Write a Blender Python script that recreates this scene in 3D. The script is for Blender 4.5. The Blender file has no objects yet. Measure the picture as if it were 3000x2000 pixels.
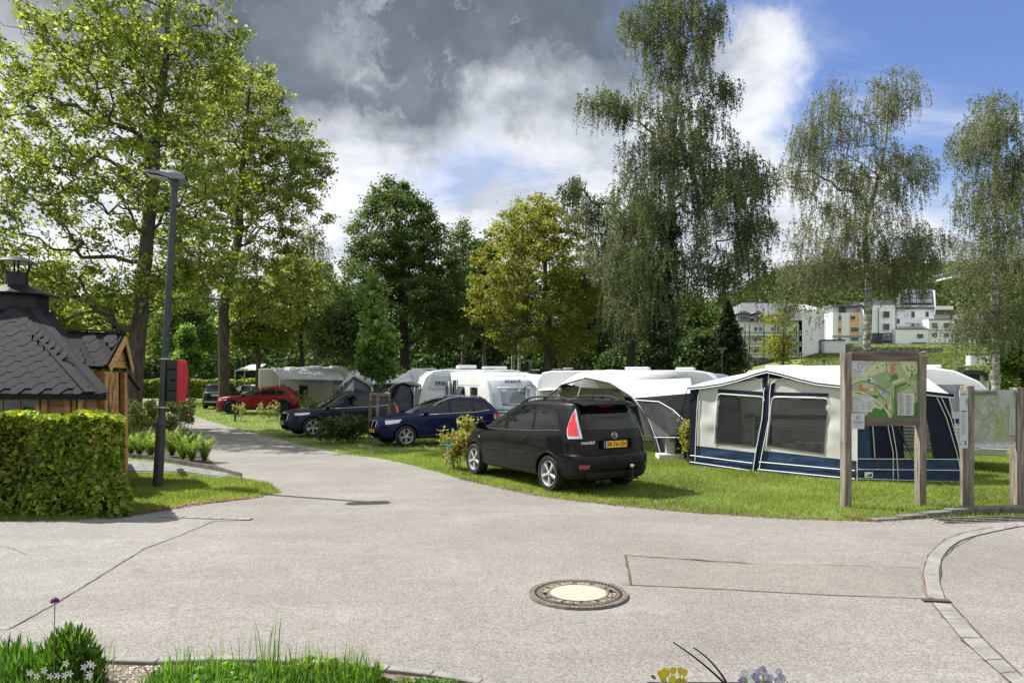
import bpy, bmesh, math, random
import numpy as np
from mathutils import Vector, Matrix, Euler
from mathutils.bvhtree import BVHTree
random.seed(7); RNG=np.random.default_rng(7)
SC=bpy.context.scene; COL=SC.collection
R=math.radians
# ------------------------------------------------------------------ camera
EYE=1.95; FPX=1699.0; HORY=872.0
cam=bpy.data.cameras.new('camera'); camo=bpy.data.objects.new('camera',cam); COL.objects.link(camo)
camo.location=(0,0,EYE); camo.rotation_euler=(R(90),0,0)
cam.sensor_width=36; cam.lens=FPX/2352*36; cam.shift_y=(HORY-784)/2352; cam.clip_start=.05; cam.clip_end=2000
SC.camera=camo
def G(px,py,z=0):                       # ground point seen at a spot of the 2352 px wide picture
    Y=(EYE-z)*FPX/(py-HORY); return Vector(((px-1176)*Y/FPX,Y,z))
def W(px,py,Y):                         # point at depth Y
    return Vector(((px-1176)*Y/FPX,Y,EYE+(HORY-py)*Y/FPX))
# ------------------------------------------------------------------ view
SC.view_settings.view_transform='Standard'; SC.view_settings.look='None'; SC.view_settings.gamma=1
SC.view_settings.use_curve_mapping=False; SC.view_settings.exposure=0.85
# ------------------------------------------------------------------ node helper
class NT:
    def __init__(s,tree): s.t=tree; s.n=tree.nodes; s.l=tree.links
    def new(s,typ,**kw):
        nd=s.n.new(typ)
        for k,v in kw.items(): setattr(nd,k,v)
        return nd
    def put(s,sock,v):
        if isinstance(v,bpy.types.NodeSocket): s.l.new(v,sock)
        elif v is not None:
            if sock.type=='RGBA' and hasattr(v,'__len__') and len(v)==3: v=(*v,1)
            sock.default_value=v
    def m(s,op,a,b=None,c=None,clamp=False):
        nd=s.new('ShaderNodeMath',operation=op,use_clamp=clamp); s.put(nd.inputs[0],a)
        if b is not None: s.put(nd.inputs[1],b)
        if c is not None: s.put(nd.inputs[2],c)
        return nd.outputs[0]
    def vm(s,op,a,b=None,out=0):
        nd=s.new('ShaderNodeVectorMath',operation=op); s.put(nd.inputs[0],a)
        if b is not None:
            if op=='SCALE': s.put(nd.inputs[3],b)
            else: s.put(nd.inputs[1],b)
        return nd.outputs[out]
    def noise(s,vec,scale,detail=4,rough=.5,dist=0,out=0):
        nd=s.new('ShaderNodeTexNoise'); s.put(nd.inputs['Vector'],vec); s.put(nd.inputs['Scale'],scale)
        s.put(nd.inputs['Detail'],detail); s.put(nd.inputs['Roughness'],rough); s.put(nd.inputs['Distortion'],dist)
        return nd.outputs[out]
    def ramp(s,fac,stops,interp='LINEAR'):
        nd=s.new('ShaderNodeValToRGB'); s.put(nd.inputs[0],fac); cr=nd.color_ramp; cr.interpolation=interp
        while len(cr.elements)<len(stops): cr.elements.new(.5)
        for e,(p,c) in zip(cr.elements,stops):
            e.position=p; e.color=(*c,1) if hasattr(c,'__len__') else (c,c,c,1)
        return nd.outputs[0]
    def mix(s,f,a,b,typ='MIX'):
        nd=s.new('ShaderNodeMix',data_type='RGBA',blend_type=typ); s.put(nd.inputs[0],f); s.put(nd.inputs[6],a); s.put(nd.inputs[7],b)
        return nd.outputs[2]
    def smooth(s,v,lo,hi,to0=0.,to1=1.):
        nd=s.new('ShaderNodeMapRange',interpolation_type='SMOOTHSTEP'); s.put(nd.inputs[0],v)
        nd.inputs[1].default_value=lo; nd.inputs[2].default_value=hi; nd.inputs[3].default_value=to0; nd.inputs[4].default_value=to1
        return nd.outputs[0]
# ------------------------------------------------------------------ world: sky with broken cloud
SUN_EL=R(52.); SUN_AZ=R(-66.)
w=bpy.data.worlds.new('World'); SC.world=w; w.use_nodes=True
T=NT(w.node_tree); T.n.clear()
tc=T.new('ShaderNodeTexCoord'); d=T.vm('NORMALIZE',tc.outputs['Generated'])
sky=T.new('ShaderNodeTexSky',sky_type='NISHITA'); sky.sun_disc=False; sky.sun_elevation=SUN_EL; sky.sun_rotation=SUN_AZ
sky.altitude=300; sky.air_density=1.0; sky.dust_density=.6; sky.ozone_density=2.5
def skydir(px,py):
    v=Vector((px-1176,FPX,HORY-py)); v.normalize(); return tuple(v)
sep=T.new('ShaderNodeSeparateXYZ'); T.put(sep.inputs[0],d)
den=T.m('MAXIMUM',T.m('ADD',sep.outputs[2],.12),.06)
cp=T.new('ShaderNodeCombineXYZ'); T.put(cp.inputs[0],T.m('DIVIDE',sep.outputs[0],den)); T.put(cp.inputs[1],T.m('DIVIDE',sep.outputs[1],den))
cpv=cp.outputs[0]
wob=T.vm('SCALE',T.vm('SUBTRACT',T.noise(d,7,6,.62,out=1),(.5,.5,.5)),.17)
wob2=T.vm('SCALE',T.vm('SUBTRACT',T.noise(d,24,5,.6,out=1),(.5,.5,.5)),.05)
dw=T.vm('ADD',T.vm('ADD',d,wob),wob2)
def blob(px,py,r,soft,sx=1.0,src=None):
    dv=T.vm('SUBTRACT',src or dw,skydir(px,py))
    dv=T.vm('MULTIPLY',dv,(1.0/sx,1.0,1.0))
    ln=T.vm('LENGTH',dv,out=1)
    return T.smooth(ln,r-soft,r+soft,1.,0.)
def union(vals):
    o=vals[0]
    for v in vals[1:]: o=T.m('MAXIMUM',o,v)
    return o
dark=union([blob(650,0,.15,.07,1.2),blob(1010,10,.13,.07,1.7),blob(1330,-20,.115,.06,1.5),blob(900,180,.078,.05,1.5),blob(300,-330,.2,.12),blob(1000,-420,.26,.14,1.5)])
light_gap=blob(770,100,.02,.05,1.3)
dark=T.m('MULTIPLY',dark,T.m('SUBTRACT',1.,T.m('MULTIPLY',light_gap,.42)))
blue=union([blob(2050,150,.105,.03,1.5),blob(2260,195,.11,.03,1.7),blob(1850,55,.085,.03,1.4),blob(2200,-60,.16,.04,2.6),blob(2700,60,.22,.05,1.5)])
blue=T.m('MULTIPLY',blue,T.m('SUBTRACT',1.,blob(1690,160,.055,.03,1.2)))
thin=T.m('MULTIPLY',blob(1080,395,.028,.028,2.8),.5)
nfar=T.noise(cpv,2.1,8,.6,.3)
holes=T.m('MULTIPLY',T.smooth(T.noise(d,3.1,5,.5),.66,.74),T.smooth(sep.outputs[1],.45,.1))
cover=T.m('SUBTRACT',1.,T.m('MAXIMUM',T.m('MAXIMUM',blue,thin),holes),clamp=True)
cirr=T.m('MULTIPLY',T.smooth(T.noise(T.vm('MULTIPLY',cpv,(.35,1.6,1)),1.8,7,.62,.6),.46,.72),.5)
cover=T.m('MAXIMUM',cover,cirr)
# brightness of the cloud
br=T.m('ADD',T.m('MULTIPLY',T.smooth(nfar,.33,.66),.62),T.m('MULTIPLY',T.noise(d,13,6,.6),.45))
grey=union([blob(1500,230,.07,.06,1.3),blob(1480,430,.06,.06,1.6),blob(1800,520,.09,.08,1.3),blob(980,470,.05,.06,2.2)])
br=T.m('SUBTRACT',br,T.m('MULTIPLY',grey,.16))
br=T.m('ADD',br,T.m('MULTIPLY',union([blob(1900,250,.11,.07,1.4),blob(2180,330,.10,.06,1.3),blob(500,560,.35,.2),blob(850,560,.14,.10,2.4),blob(820,105,.04,.05,1.4)]),.22))
cc=T.ramp(br,[(0.05,(.42,.47,.55)),(.32,(.62,.67,.75)),(.55,(.84,.88,.95)),(.88,(1.05,1.07,1.1))])
dkn=T.m('MULTIPLY',dark,T.m('SUBTRACT',1.12,T.m('MULTIPLY',T.smooth(T.noise(dw,9,6,.6),.46,.70),.55)),clamp=True)
dcol=T.ramp(T.noise(dw,4,5,.55),[(.32,(.11,.138,.172)),(.5,(.165,.20,.245)),(.68,(.27,.315,.37))])
cc=T.mix(dkn,cc,dcol)
hs=T.new('ShaderNodeHueSaturation'); T.put(hs.inputs['Color'],sky.outputs[0]); hs.inputs['Saturation'].default_value=1.12; hs.inputs['Hue'].default_value=.515
bg1=T.new('ShaderNodeBackground'); T.put(bg1.inputs[0],hs.outputs[0]); bg1.inputs[1].default_value=.095
bg2=T.new('ShaderNodeBackground'); T.put(bg2.inputs[0],cc); bg2.inputs[1].default_value=.55
ms=T.new('ShaderNodeMixShader'); T.put(ms.inputs[0],cover); T.l.new(bg1.outputs[0],ms.inputs[1]); T.l.new(bg2.outputs[0],ms.inputs[2])
wo=T.new('ShaderNodeOutputWorld'); T.l.new(ms.outputs[0],wo.inputs[0])
w.cycles.sampling_method='AUTOMATIC'
# ------------------------------------------------------------------ sun
sl=bpy.data.lights.new('sun','SUN'); so=bpy.data.objects.new('sun',sl); COL.objects.link(so)
sl.energy=5.0; sl.angle=R(.53); sl.color=(1,.955,.88)
tosun=Vector((math.sin(SUN_AZ)*math.cos(SUN_EL),math.cos(SUN_AZ)*math.cos(SUN_EL),math.sin(SUN_EL)))
so.rotation_euler=tosun.to_track_quat('Z','Y').to_euler(); so.location=(0,0,60)
SC.cycles.max_bounces=8; SC.cycles.transparent_max_bounces=16; SC.cycles.diffuse_bounces=3; SC.cycles.glossy_bounces=3
SC.cycles.transmission_bounces=6; SC.cycles.caustics_reflective=False; SC.cycles.caustics_refractive=False
SC.cycles.sample_clamp_indirect=6
# ------------------------------------------------------------------ materials
def mat(name,col,rough=.6,metal=0.,var=0.,vscale=4.,bump=0.,bscale=30.,col2=None,spec=.5,coat=0.,stretch=None,sheen=0,trans=0,alpha=None,detail=5):
    m=bpy.data.materials.new(name); m.use_nodes=True; t=NT(m.node_tree); b=t.n['Principled BSDF']
    b.inputs['Roughness'].default_value=rough; b.inputs['Metallic'].default_value=metal
    b.inputs['Specular IOR Level'].default_value=spec; b.inputs['Coat Weight'].default_value=coat; b.inputs['Coat Roughness'].default_value=.03
    if trans: b.inputs['Transmission Weight'].default_value=trans
    if alpha is not None: b.inputs['Alpha'].default_value=alpha
    tcn=t.new('ShaderNodeTexCoord').outputs['Object']
    if stretch: tcn=t.vm('MULTIPLY',tcn,stretch)
    if col2 is None and var: col2=tuple(c*(1-var) for c in col); col=tuple(min(1,c*(1+var)) for c in col)
    if col2 is not None:
        f=t.smooth(t.noise(tcn,vscale,detail,.62),.32,.68)
        t.put(b.inputs['Base Color'],t.mix(f,col2,col))
    else: b.inputs['Base Color'].default_value=(*col,1)
    if bump:
        bp=t.new('ShaderNodeBump'); bp.inputs['Strength'].default_value=1; bp.inputs['Distance'].default_value=bump
        t.put(bp.inputs['Height'],t.noise(tcn,bscale,5,.6)); t.l.new(bp.outputs[0],b.inputs['Normal'])
    return m
def leafmat(name,c1,c2,c3=None,trans=.45,rough=.45,tcol=None,bright=1.):
    m=bpy.data.materials.new(name); m.use_nodes=True; t=NT(m.node_tree); b=t.n['Principled BSDF']
    geo=t.new('ShaderNodeNewGeometry'); oc=t.new('ShaderNodeTexCoord').outputs['Object']
    st=[(0,c1),(.6,c2)]+([(1,c3)] if c3 else [])
    c=t.ramp(geo.outputs['Random Per Island'],st)
    big=t.noise(oc,.55,3,.5)
    hv=t.new('ShaderNodeHueSaturation'); t.put(hv.inputs['Color'],c); t.put(hv.inputs['Value'],t.smooth(big,.3,.7,.72*bright,1.2*bright)); t.put(hv.inputs['Hue'],t.smooth(t.noise(oc,.9,2,.5),.3,.7,.495,.512))
    c=hv.outputs[0]
    b.inputs['Roughness'].default_value=rough+.08; b.inputs['Specular IOR Level'].default_value=.2
    t.put(b.inputs['Base Color'],c)
    tr=t.new('ShaderNodeBsdfTranslucent')
    tl=t.new('ShaderNodeHueSaturation'); t.put(tl.inputs['Color'],c); tl.inputs['Saturation'].default_value=1.12; tl.inputs['Value'].default_value=1.7; tl.inputs['Hue'].default_value=.495
    t.put(tr.inputs[0],tl.outputs[0])
    mx=t.new('ShaderNodeMixShader'); mx.inputs[0].default_value=trans
    t.l.new(b.outputs[0],mx.inputs[1]); t.l.new(tr.outputs[0],mx.inputs[2])
    t.l.new(mx.outputs[0],t.n['Material Output'].inputs[0]); return m
M={}
# ------------------------------------------------------------------ object helpers
def tag(o,label=None,cat=None,group=None,kind=None):
    if label: o['label']=label
    if cat: o['category']=cat
    if group: o['group']=group
    if kind: o['kind']=kind
    return o
def thing(name,loc,label,cat,group=None,rz=0.):
    o=bpy.data.objects.new(name,None); COL.objects.link(o); o.location=loc; o.rotation_euler=(0,0,rz); o.empty_display_size=.2
    return tag(o,label,cat,group)
def off(p):
    v=Vector((0,0,0))
    while p: v+=p.location; p=p.parent
    return v
def link(name,me,parent=None,smooth=False):
    o=bpy.data.objects.new(name,me); COL.objects.link(o)
    if parent: o.parent=parent
    if smooth: me.shade_smooth()
    return o
def npmesh(name,V,F,material,k):
    """V (n,3) F (m,k) arrays -> mesh"""
    me=bpy.data.meshes.new(name); V=np.ascontiguousarray(V,dtype=np.float32); F=np.ascontiguousarray(F,dtype=np.int32)
    me.vertices.add(len(V)); me.vertices.foreach_set('co',V.ravel())
    me.loops.add(F.size); me.loops.foreach_set('vertex_index',F.ravel())
    me.polygons.add(len(F)); me.polygons.foreach_set('loop_start',np.arange(0,F.size,k,dtype=np.int32))
    me.update(calc_edges=True); me.materials.append(material); return me
class MB:
    def __init__(s): s.v=[]; s.f=[]
    def add(s,vs,fs):
        n=len(s.v); s.v+= [tuple(v) for v in vs]; s.f+=[tuple(i+n for i in f) for f in fs]; return s
    def box(s,c,sz,rz=0.,M3=None):
        c=Vector(c); hx,hy,hz=sz[0]/2,sz[1]/2,sz[2]/2
        vs=[Vector((x,y,z)) for z in(-hz,hz) for y in(-hy,hy) for x in(-hx,hx)]
        m=M3 or Matrix.Rotation(rz,3,'Z')
        return s.add([c+m@v for v in vs],[(0,2,3,1),(4,5,7,6),(0,1,5,4),(2,6,7,3),(0,4,6,2),(1,3,7,5)])
    def quad(s,a,b,c,d): return s.add([a,b,c,d],[(0,1,2,3)])
    def beam(s,a,b,wd,ht,up=(0,0,1)):
        a=Vector(a); b=Vector(b); t=(b-a).normalized(); up=Vector(up)
        if abs(t.dot(up))>.98: up=Vector((0,1,0)) if abs(t.y)<.9 else Vector((1,0,0))
        r=t.cross(up).normalized(); u=r.cross(t).normalized()
        vs=[p+r*x*wd/2+u*z*ht/2 for p in(a,b) for (x,z) in((-1,-1),(1,-1),(1,1),(-1,1))]
        return s.add(vs,[(3,2,1,0),(4,5,6,7),(0,1,5,4),(1,2,6,5),(2,3,7,6),(3,0,4,7)])
    def tube(s,pts,r,k=8,cap=True):
        pts=[Vector(p) for p in pts]; n=len(pts); rs=r if hasattr(r,'__len__') else [r]*n; vs=[]; fs=[]
        prev=None
        for i,p in enumerate(pts):
            t=(pts[min(i+1,n-1)]-pts[max(i-1,0)]).normalized()
            if prev is None:
                a=Vector((0,0,1)) if abs(t.z)<.9 else Vector((1,0,0)); x=t.cross(a).normalized()
            else: x=(prev-t*prev.dot(t)).normalized()
            prev=x; y=t.cross(x)
            for j in range(k):
                an=2*math.pi*j/k; vs.append(p+(x*math.cos(an)+y*math.sin(an))*rs[i])
        for i in range(n-1):
            for j in range(k): a=i*k+j; b=i*k+(j+1)%k; fs.append((a,b,b+k,a+k))
        if cap: fs.append(tuple(range(k-1,-1,-1))); fs.append(tuple(range((n-1)*k,n*k)))
        return s.add(vs,fs)
    def lathe(s,prof,c=(0,0,0),k=24,M3=None):      # prof [(r,z)]
        c=Vector(c); vs=[]; fs=[]; n=len(prof); m=M3 or Matrix.Identity(3)
        for (r,z) in prof:
            for j in range(k):
                an=2*math.pi*j/k; vs.append(c+m@Vector((r*math.cos(an),r*math.sin(an),z)))
        for i in range(n-1):
            for j in range(k): a=i*k+j; b=i*k+(j+1)%k; fs.append((a,b,b+k,a+k))
        if prof[0][0]>1e-4: fs.append(tuple(range(k-1,-1,-1)))
        if prof[-1][0]>1e-4: fs.append(tuple(range((n-1)*k,n*k)))
        return s.add(vs,fs)
    def prism(s,poly,n):                            # polygon of 3D points extruded by vector n
        n=Vector(n); a=[Vector(p) for p in poly]; k=len(a)
        fs=[tuple(range(k-1,-1,-1)),tuple(range(k,2*k))]+[(i,(i+1)%k,(i+1)%k+k,i+k) for i in range(k)]
        return s.add(a+[p+n for p in a],fs)
    def grid(s,P):                                  # P[i][j] points
        ni=len(P); nj=len(P[0]); vs=[p for r in P for p in r]
        return s.add(vs,[(i*nj+j,i*nj+j+1,(i+1)*nj+j+1,(i+1)*nj+j) for i in range(ni-1) for j in range(nj-1)])
    def build(s,name,material,parent=None,smooth=False,bevel=0.,world=True,fixn=True,thick=0.,seg=2):
        me=bpy.data.meshes.new(name); o=off(parent) if (parent and world) else Vector((0,0,0))
        me.from_pydata([(v[0]-o.x,v[1]-o.y,v[2]-o.z) for v in s.v],[],s.f); me.materials.append(material if not isinstance(material,str) else M[material])
        if fixn or bevel:
            bm=bmesh.new(); bm.from_mesh(me)
            if fixn: bmesh.ops.recalc_face_normals(bm,faces=bm.faces)
            if bevel: bmesh.ops.bevel(bm,geom=[e for e in bm.edges if e.is_manifold and e.calc_face_angle(0)>.5],offset=bevel,segments=seg,affect='EDGES',profile=.5,clamp_overlap=True)
            bm.to_mesh(me); bm.free()
        ob=link(name,me,parent,smooth)
        if smooth: me.set_sharp_from_angle(angle=R(42))
        if thick:
            md=ob.modifiers.new('thickness','SOLIDIFY'); md.thickness=thick; md.offset=0
        return ob
def clone(o,parent=None):
    c=o.copy(); COL.objects.link(c)
    if parent is not None: c.parent=parent
    for ch in o.children: clone(ch,c)
    return c
def text(s,size,name,material,parent,loc,rot,ext=.0015,align='CENTER',bold=0.,sx=1.,world=True):
    cu=bpy.data.curves.new(name,'FONT'); cu.body=s; cu.size=size; cu.align_x=align; cu.align_y='CENTER'; cu.extrude=ext; cu.offset=bold; cu.resolution_u=2
    o=bpy.data.objects.new(name,cu); COL.objects.link(o); dg=bpy.context.evaluated_depsgraph_get()
    me=bpy.data.meshes.new_from_object(o.evaluated_get(dg)); bpy.data.objects.remove(o); bpy.data.curves.remove(cu)
    me.materials.clear(); me.materials.append(M[material] if isinstance(material,str) else material)
    ob=link(name,me,parent); ob.location=Vector(loc)-(off(parent) if (parent and world) else Vector((0,0,0))); ob.rotation_euler=rot; ob.scale=(sx,1,1); return ob
# ================================================================== GROUND
def ss(v,a,b):
    t=np.clip((np.asarray(v,dtype=float)-a)/(b-a),0,1); return t*t*(3-2*t)
def H(X,Y):
    r=X/np.maximum(Y,1.)
    z=(ss(Y,62,127)*6.3+ss(Y,128.6,131)*1.9)*ss(r,.17,.40)
    z=z+ss(Y,160,330)*(10+27*ss(r,.10,.42))
    z=z-.38*ss(Y,22.5,29)*ss(X,-9,-3)*(1-ss(Y,60,75))
    return z
def Hz(x,y): return float(H(np.array(x,float),np.array(y,float)))
M['grass_ground']=mat('grass_ground',(.14,.20,.035),.9,vscale=1.6,col2=(.08,.12,.022),bump=.03,bscale=22)
M['asphalt']=None
def asphalt(name,c1,c2,blue=0.):
    m=bpy.data.materials.new(name); m.use_nodes=True; t=NT(m.node_tree); b=t.n['Principled BSDF']
    o=t.new('ShaderNodeTexCoord').outputs['Object']
    big=t.smooth(t.noise(o,.45,5,.65),.3,.72); mid=t.smooth(t.noise(o,6,5,.7),.35,.7)
    st=t.smooth(t.noise(t.vm('MULTIPLY',o,(.5,1.6,1)),1.3,6,.7,.6),.42,.75)
    trk=t.smooth(t.noise(t.vm('MULTIPLY',o,(.22,.9,1)),.9,4,.6,1.2),.40,.62); c=t.mix(big,c1,c2); c=t.mix(t.m('MULTIPLY',trk,.32),c,tuple(x*.80 for x in c1)); stn=t.m('MULTIPLY',t.smooth(t.noise(o,2.3,3,.5),.63,.72),.35); c=t.mix(stn,c,tuple(x*.62 for x in c1)); c=t.mix(t.m('MULTIPLY',mid,.30),c,tuple(x*.74 for x in c1)); c=t.mix(t.m('MULTIPLY',st,.22),c,tuple(x*.70 for x in c1))
    vo=t.new('ShaderNodeTexVoronoi'); t.put(vo.inputs['Vector'],o); vo.inputs['Scale'].default_value=95
    sp=t.smooth(t.noise(o,60,3,.8),.34,.66)
    c=t.mix(t.m('MULTIPLY',sp,.55),tuple(x*.50 for x in c1),c) if False else t.mix(sp,t.mix(.62,c,(.03,.03,.032)),c)
    vs=t.m('LESS_THAN',vo.outputs['Distance'],.16); hs=t.m('GREATER_THAN',t.noise(o,31,2,.5),.56)
    c=t.mix(t.m('MULTIPLY',t.m('MULTIPLY',vs,hs),.8),c,(.55,.53,.49))
    dk=t.m('GREATER_THAN',t.noise(o,38,2,.9),.715); c=t.mix(t.m('MULTIPLY',dk,.7),c,(.05,.045,.04))
    t.put(b.inputs['Base Color'],c); b.inputs['Roughness'].default_value=.85; b.inputs['Specular IOR Level'].default_value=.3
    bp=t.new('ShaderNodeBump'); bp.inputs['Distance'].default_value=.006; bp.inputs['Strength'].default_value=1
    t.put(bp.inputs['Height'],t.m('ADD',t.noise(o,60,4,.8),t.m('MULTIPLY',t.noise(o,9,3,.6),1.2))); t.l.new(bp.outputs[0],b.inputs['Normal']); return m
M['asphalt']=asphalt('asphalt',(.262,.247,.226),(.362,.344,.317))
M['asphalt_blue']=asphalt('asphalt_blue',(.28,.268,.25),(.372,.356,.333))
M['asphalt_patch']=asphalt('asphalt_patch',(.26,.24,.215),(.325,.302,.27))
M['crack']=mat('crack',(.06,.05,.042),.95)
M['crack_rust']=mat('crack_rust',(.15,.115,.08),.95)
M['concrete']=mat('concrete',(.34,.335,.32),.85,vscale=9,col2=(.24,.235,.225),bump=.004,bscale=60)
M['sett']=mat('sett',(.25,.24,.22),.85,vscale=5,col2=(.17,.163,.15),bump=.006,bscale=50)
M['kerb_dark']=mat('kerb_dark',(.17,.165,.155),.85,vscale=6,col2=(.09,.085,.08),bump=.005,bscale=40)
# terrain sheet
def terrain():
    ys=np.concatenate([np.arange(-12,24,2.),np.arange(24,64,1.5),np.arange(64,124,4.),np.arange(124,134,.8),np.arange(134,180,4.),np.arange(180,460,10.)])
    us=np.linspace(-1.5,1.5,121)
    V=[];
    for y in ys:
        x=us*max(22,abs(y)*1.05+14)
        V.append(np.stack([x,np.full_like(x,y),H(x,np.full_like(x,max(y,1.)))],1))
    V=np.concatenate(V); nu=len(us); F=[]
    for i in range(len(ys)-1):
        a=i*nu+np.arange(nu-1); F.append(np.stack([a,a+1,a+1+nu,a+nu],1))
    ob=link('ground',npmesh('ground',V,np.concatenate(F),M['grass_ground'],4),smooth=True); tag(ob,kind='structure')
terrain()
def poly_sheet(name,pts,z,material,parent=None,kind='structure'):
    from mathutils.geometry import tessellate_polygon
    P3=[Vector((p[0],p[1],z)) for p in pts]; tris=tessellate_polygon([P3])
    me=bpy.data.meshes.new(name); me.from_pydata([p[:] for p in P3],[],[t if (P3[t[1]]-P3[t[0]]).cross(P3[t[2]]-P3[t[0]]).z>0 else t[::-1] for t in tris]); me.materials.append(M[material])
    o=link(name,me,parent); 
    if kind: tag(o,kind=kind)
    return o
def gp(lst,z=0): return [G(x,y,z) for x,y in lst]
def wiggle(pts,step=.25,amp=.03,seed=1):
    rr=random.Random(seed); out=[]
    for a,b in zip(pts[:-1],pts[1:]):
        a=Vector(a); b=Vector(b); n=max(1,int((b-a).length/step))
        for i in range(n):
            p=a.lerp(b,i/n); out.append(p+Vector((rr.uniform(-amp,amp),rr.uniform(-amp,amp),0)))
    out.append(Vector(pts[-1])); return out
R_EDGE=[(2010,1197.5),(1930,1196),(1800,1191),(1640,1181),(1500,1170),(1400,1159),(1260,1143),(1150,1121),(1060,1101),(1000,1084),(930,1065),(860,1051),(790,1044),(700,1024),(640,1007),(560,990),(470,964),(400,937),(345,916),(318,902)]
L_EDGE=[(300,902),(322,913),(352,926),(395,952),(432,982),(450,1012),(462,1040),(495,1066),(540,1089)]
ISLE=[(540,1089),(560,1101),(620,1113),(650,1132),(600,1139),(540,1144),(440,1157),(350,1172),(250,1188),(170,1196),(-60,1196)]
rpts=wiggle(gp(R_EDGE),.3,.025,3); lpts=wiggle(gp(L_EDGE),.4,.03,4); ipts=wiggle(gp(ISLE),.3,.02,5)
KERB=[(2010,1198),(2090,1193),(2180,1187),(2270,1182),(2352,1179),(2480,1176)]
kpts=gp(KERB)
road=[Vector((-16,3.0,0)),Vector((18,3.0,0))]+[Vector((18,kpts[-1].y,0))]+list(reversed(kpts))+rpts[1:]+lpts+ipts[1:]+[Vector((-16,ipts[-1].y,0))]
poly_sheet('road',road,.006,'asphalt')
def ribbon(mb,pts,wd,z,seed=0,step=.12,amp=.008,jit=.5):
    rr=random.Random(seed); q=wiggle(pts,step,amp,seed); L=[];Rr=[]
    for i,p in enumerate(q):
        t=(q[min(i+1,len(q)-1)]-q[max(i-1,0)]).normalized(); n=Vector((-t.y,t.x,0)); ww=wd*(1+rr.uniform(-jit,jit))/2
        L.append(Vector((p.x+n.x*ww,p.y+n.y*ww,z))); Rr.append(Vector((p.x-n.x*ww,p.y-n.y*ww,z)))
    mb.grid([L,Rr])
# bluish older asphalt on the left
pl=[Vector((-16,3.2,0))]+gp([(20,1447),(120,1392),(230,1325),(330,1262),(420,1228),(490,1198),(560,1196)])
pl+=gp([(350,1176),(250,1192),(170,1199),(-60,1199)])
pl+=[Vector((-16,10.2,0))]
poly_sheet('older_road_surface',wiggle(pl,.4,.0,2),.010,'asphalt_blue')
poly_sheet('road_repair_patch',gp([(1437,1277),(1720,1297),(2112,1306),(2128,1376),(1900,1368),(1600,1352),(1449,1345)]),.011,'asphalt_patch')
c=MB()
ribbon(c,gp([(20,1447),(120,1392),(230,1325),(330,1262),(420,1228),(490,1198)]),.0065,.0155,1)
ribbon(c,gp([(1449,1345),(1600,1352),(1900,1368),(2128,1380)]),.0035,.0155,2)
ribbon(c,gp([(1437,1277),(1449,1345)]),.02,.0155,3)
ribbon(c,gp([(1437,1277),(1560,1286),(1720,1297),(1900,1300),(2112,1306)]),.014,.0155,4)
ribbon(c,gp([(1449,1345),(1425,1344)]),.008,.0155,5)
ribbon(c,gp([(560,1196),(700,1188),(900,1182),(1100,1184),(1300,1187)]),.004,.0155,6)
ribbon(c,gp([(0,1256),(30,1262),(60,1275)]),.006,.0155,7)
c.build('road_cracks',M['crack']); tag(bpy.data.objects['road_cracks'],kind='structure')
c=MB(); ribbon(c,gp([(1434,1276),(1600,1286),(1730,1295)]),.022,.0145,9,jit=.9); ribbon(c,gp([(1437,1277),(1449,1345)]),.022,.0145,8,jit=.9); ribbon(c,gp([(2117,1318),(2121,1350),(2132,1378)]),.022,.0145,10,jit=.9)
tag(c.build('rusty_crack_dirt',M['crack_rust']),kind='structure')
# --- curved band of flush paving blocks
def interp(pts,n):
    P_=[Vector(p) for p in pts]; Ls=[0]
    for a,b in zip(P_[:-1],P_[1:]): Ls.append(Ls[-1]+(b-a).length)
    out=[]
    for i in range(n):
        s=Ls[-1]*i/(n-1); j=0
        while j<len(P_)-2 and Ls[j+1]<s: j+=1
        out.append(P_[j].lerp(P_[j+1],(s-Ls[j])/max(1e-6,Ls[j+1]-Ls[j])))
    return out
edge=MB()
def band(Lp,Rp,n,parent,z0=.012,z1=.021,name='paving_block'):
    Lq=interp(gp(Lp),n+1); Rq=interp(gp(Rp),n+1)
    for i in range(n):
        a,b,c_,d_=Lq[i],Rq[i],Rq[i+1],Lq[i+1]; cen=(a+b+c_+d_)/4; k=.965
        q=[cen+(p-cen)*k for p in(a,b,c_,d_)]; zz=z1+random.uniform(-.002,.002)
        MB().prism([Vector((p.x,p.y,z0)) for p in q],(0,0,zz-z0)).build(name,M['sett'],parent,bevel=.004,seg=1)
    return Lq,Rq
LA=[(2420,1200),(2352,1201),(2279,1215),(2215,1226),(2170,1243),(2132,1277),(2121,1318),(2126,1350),(2132,1375)]
RA=[(2420,1207),(2352,1209),(2290,1221),(2217,1238),(2185,1256),(2163,1285),(2157,1316),(2160,1345),(2173,1383)]
LB=[(2142,1388),(2175,1428),(2212,1473),(2265,1522),(2320,1568),(2380,1620)]
RB=[(2183,1391),(2215,1428),(2258,1473),(2300,1513),(2345,1555),(2410,1612)]
bed_=[Vector((p.x,p.y,0)) for p in gp(LA)]+[Vector((p.x,p.y,0)) for p in reversed(gp(RA))]
se=poly_sheet('paving_strip',bed_,.0125,'crack'); band(LA,RA,17,se)
bed_=[Vector((p.x,p.y,0)) for p in gp(LB)]+[Vector((p.x,p.y,0)) for p in reversed(gp(RB))]
se2=poly_sheet('paving_strip',bed_,.0125,'crack'); band(LB,RB,9,se2)
c=MB(); c.beam(G(2118,1381)+Vector((0,0,.018)),G(2182,1384)+Vector((0,0,.018)),.07,.012); tag(c.build('drain_slot',M['crack']),kind='structure')
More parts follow.
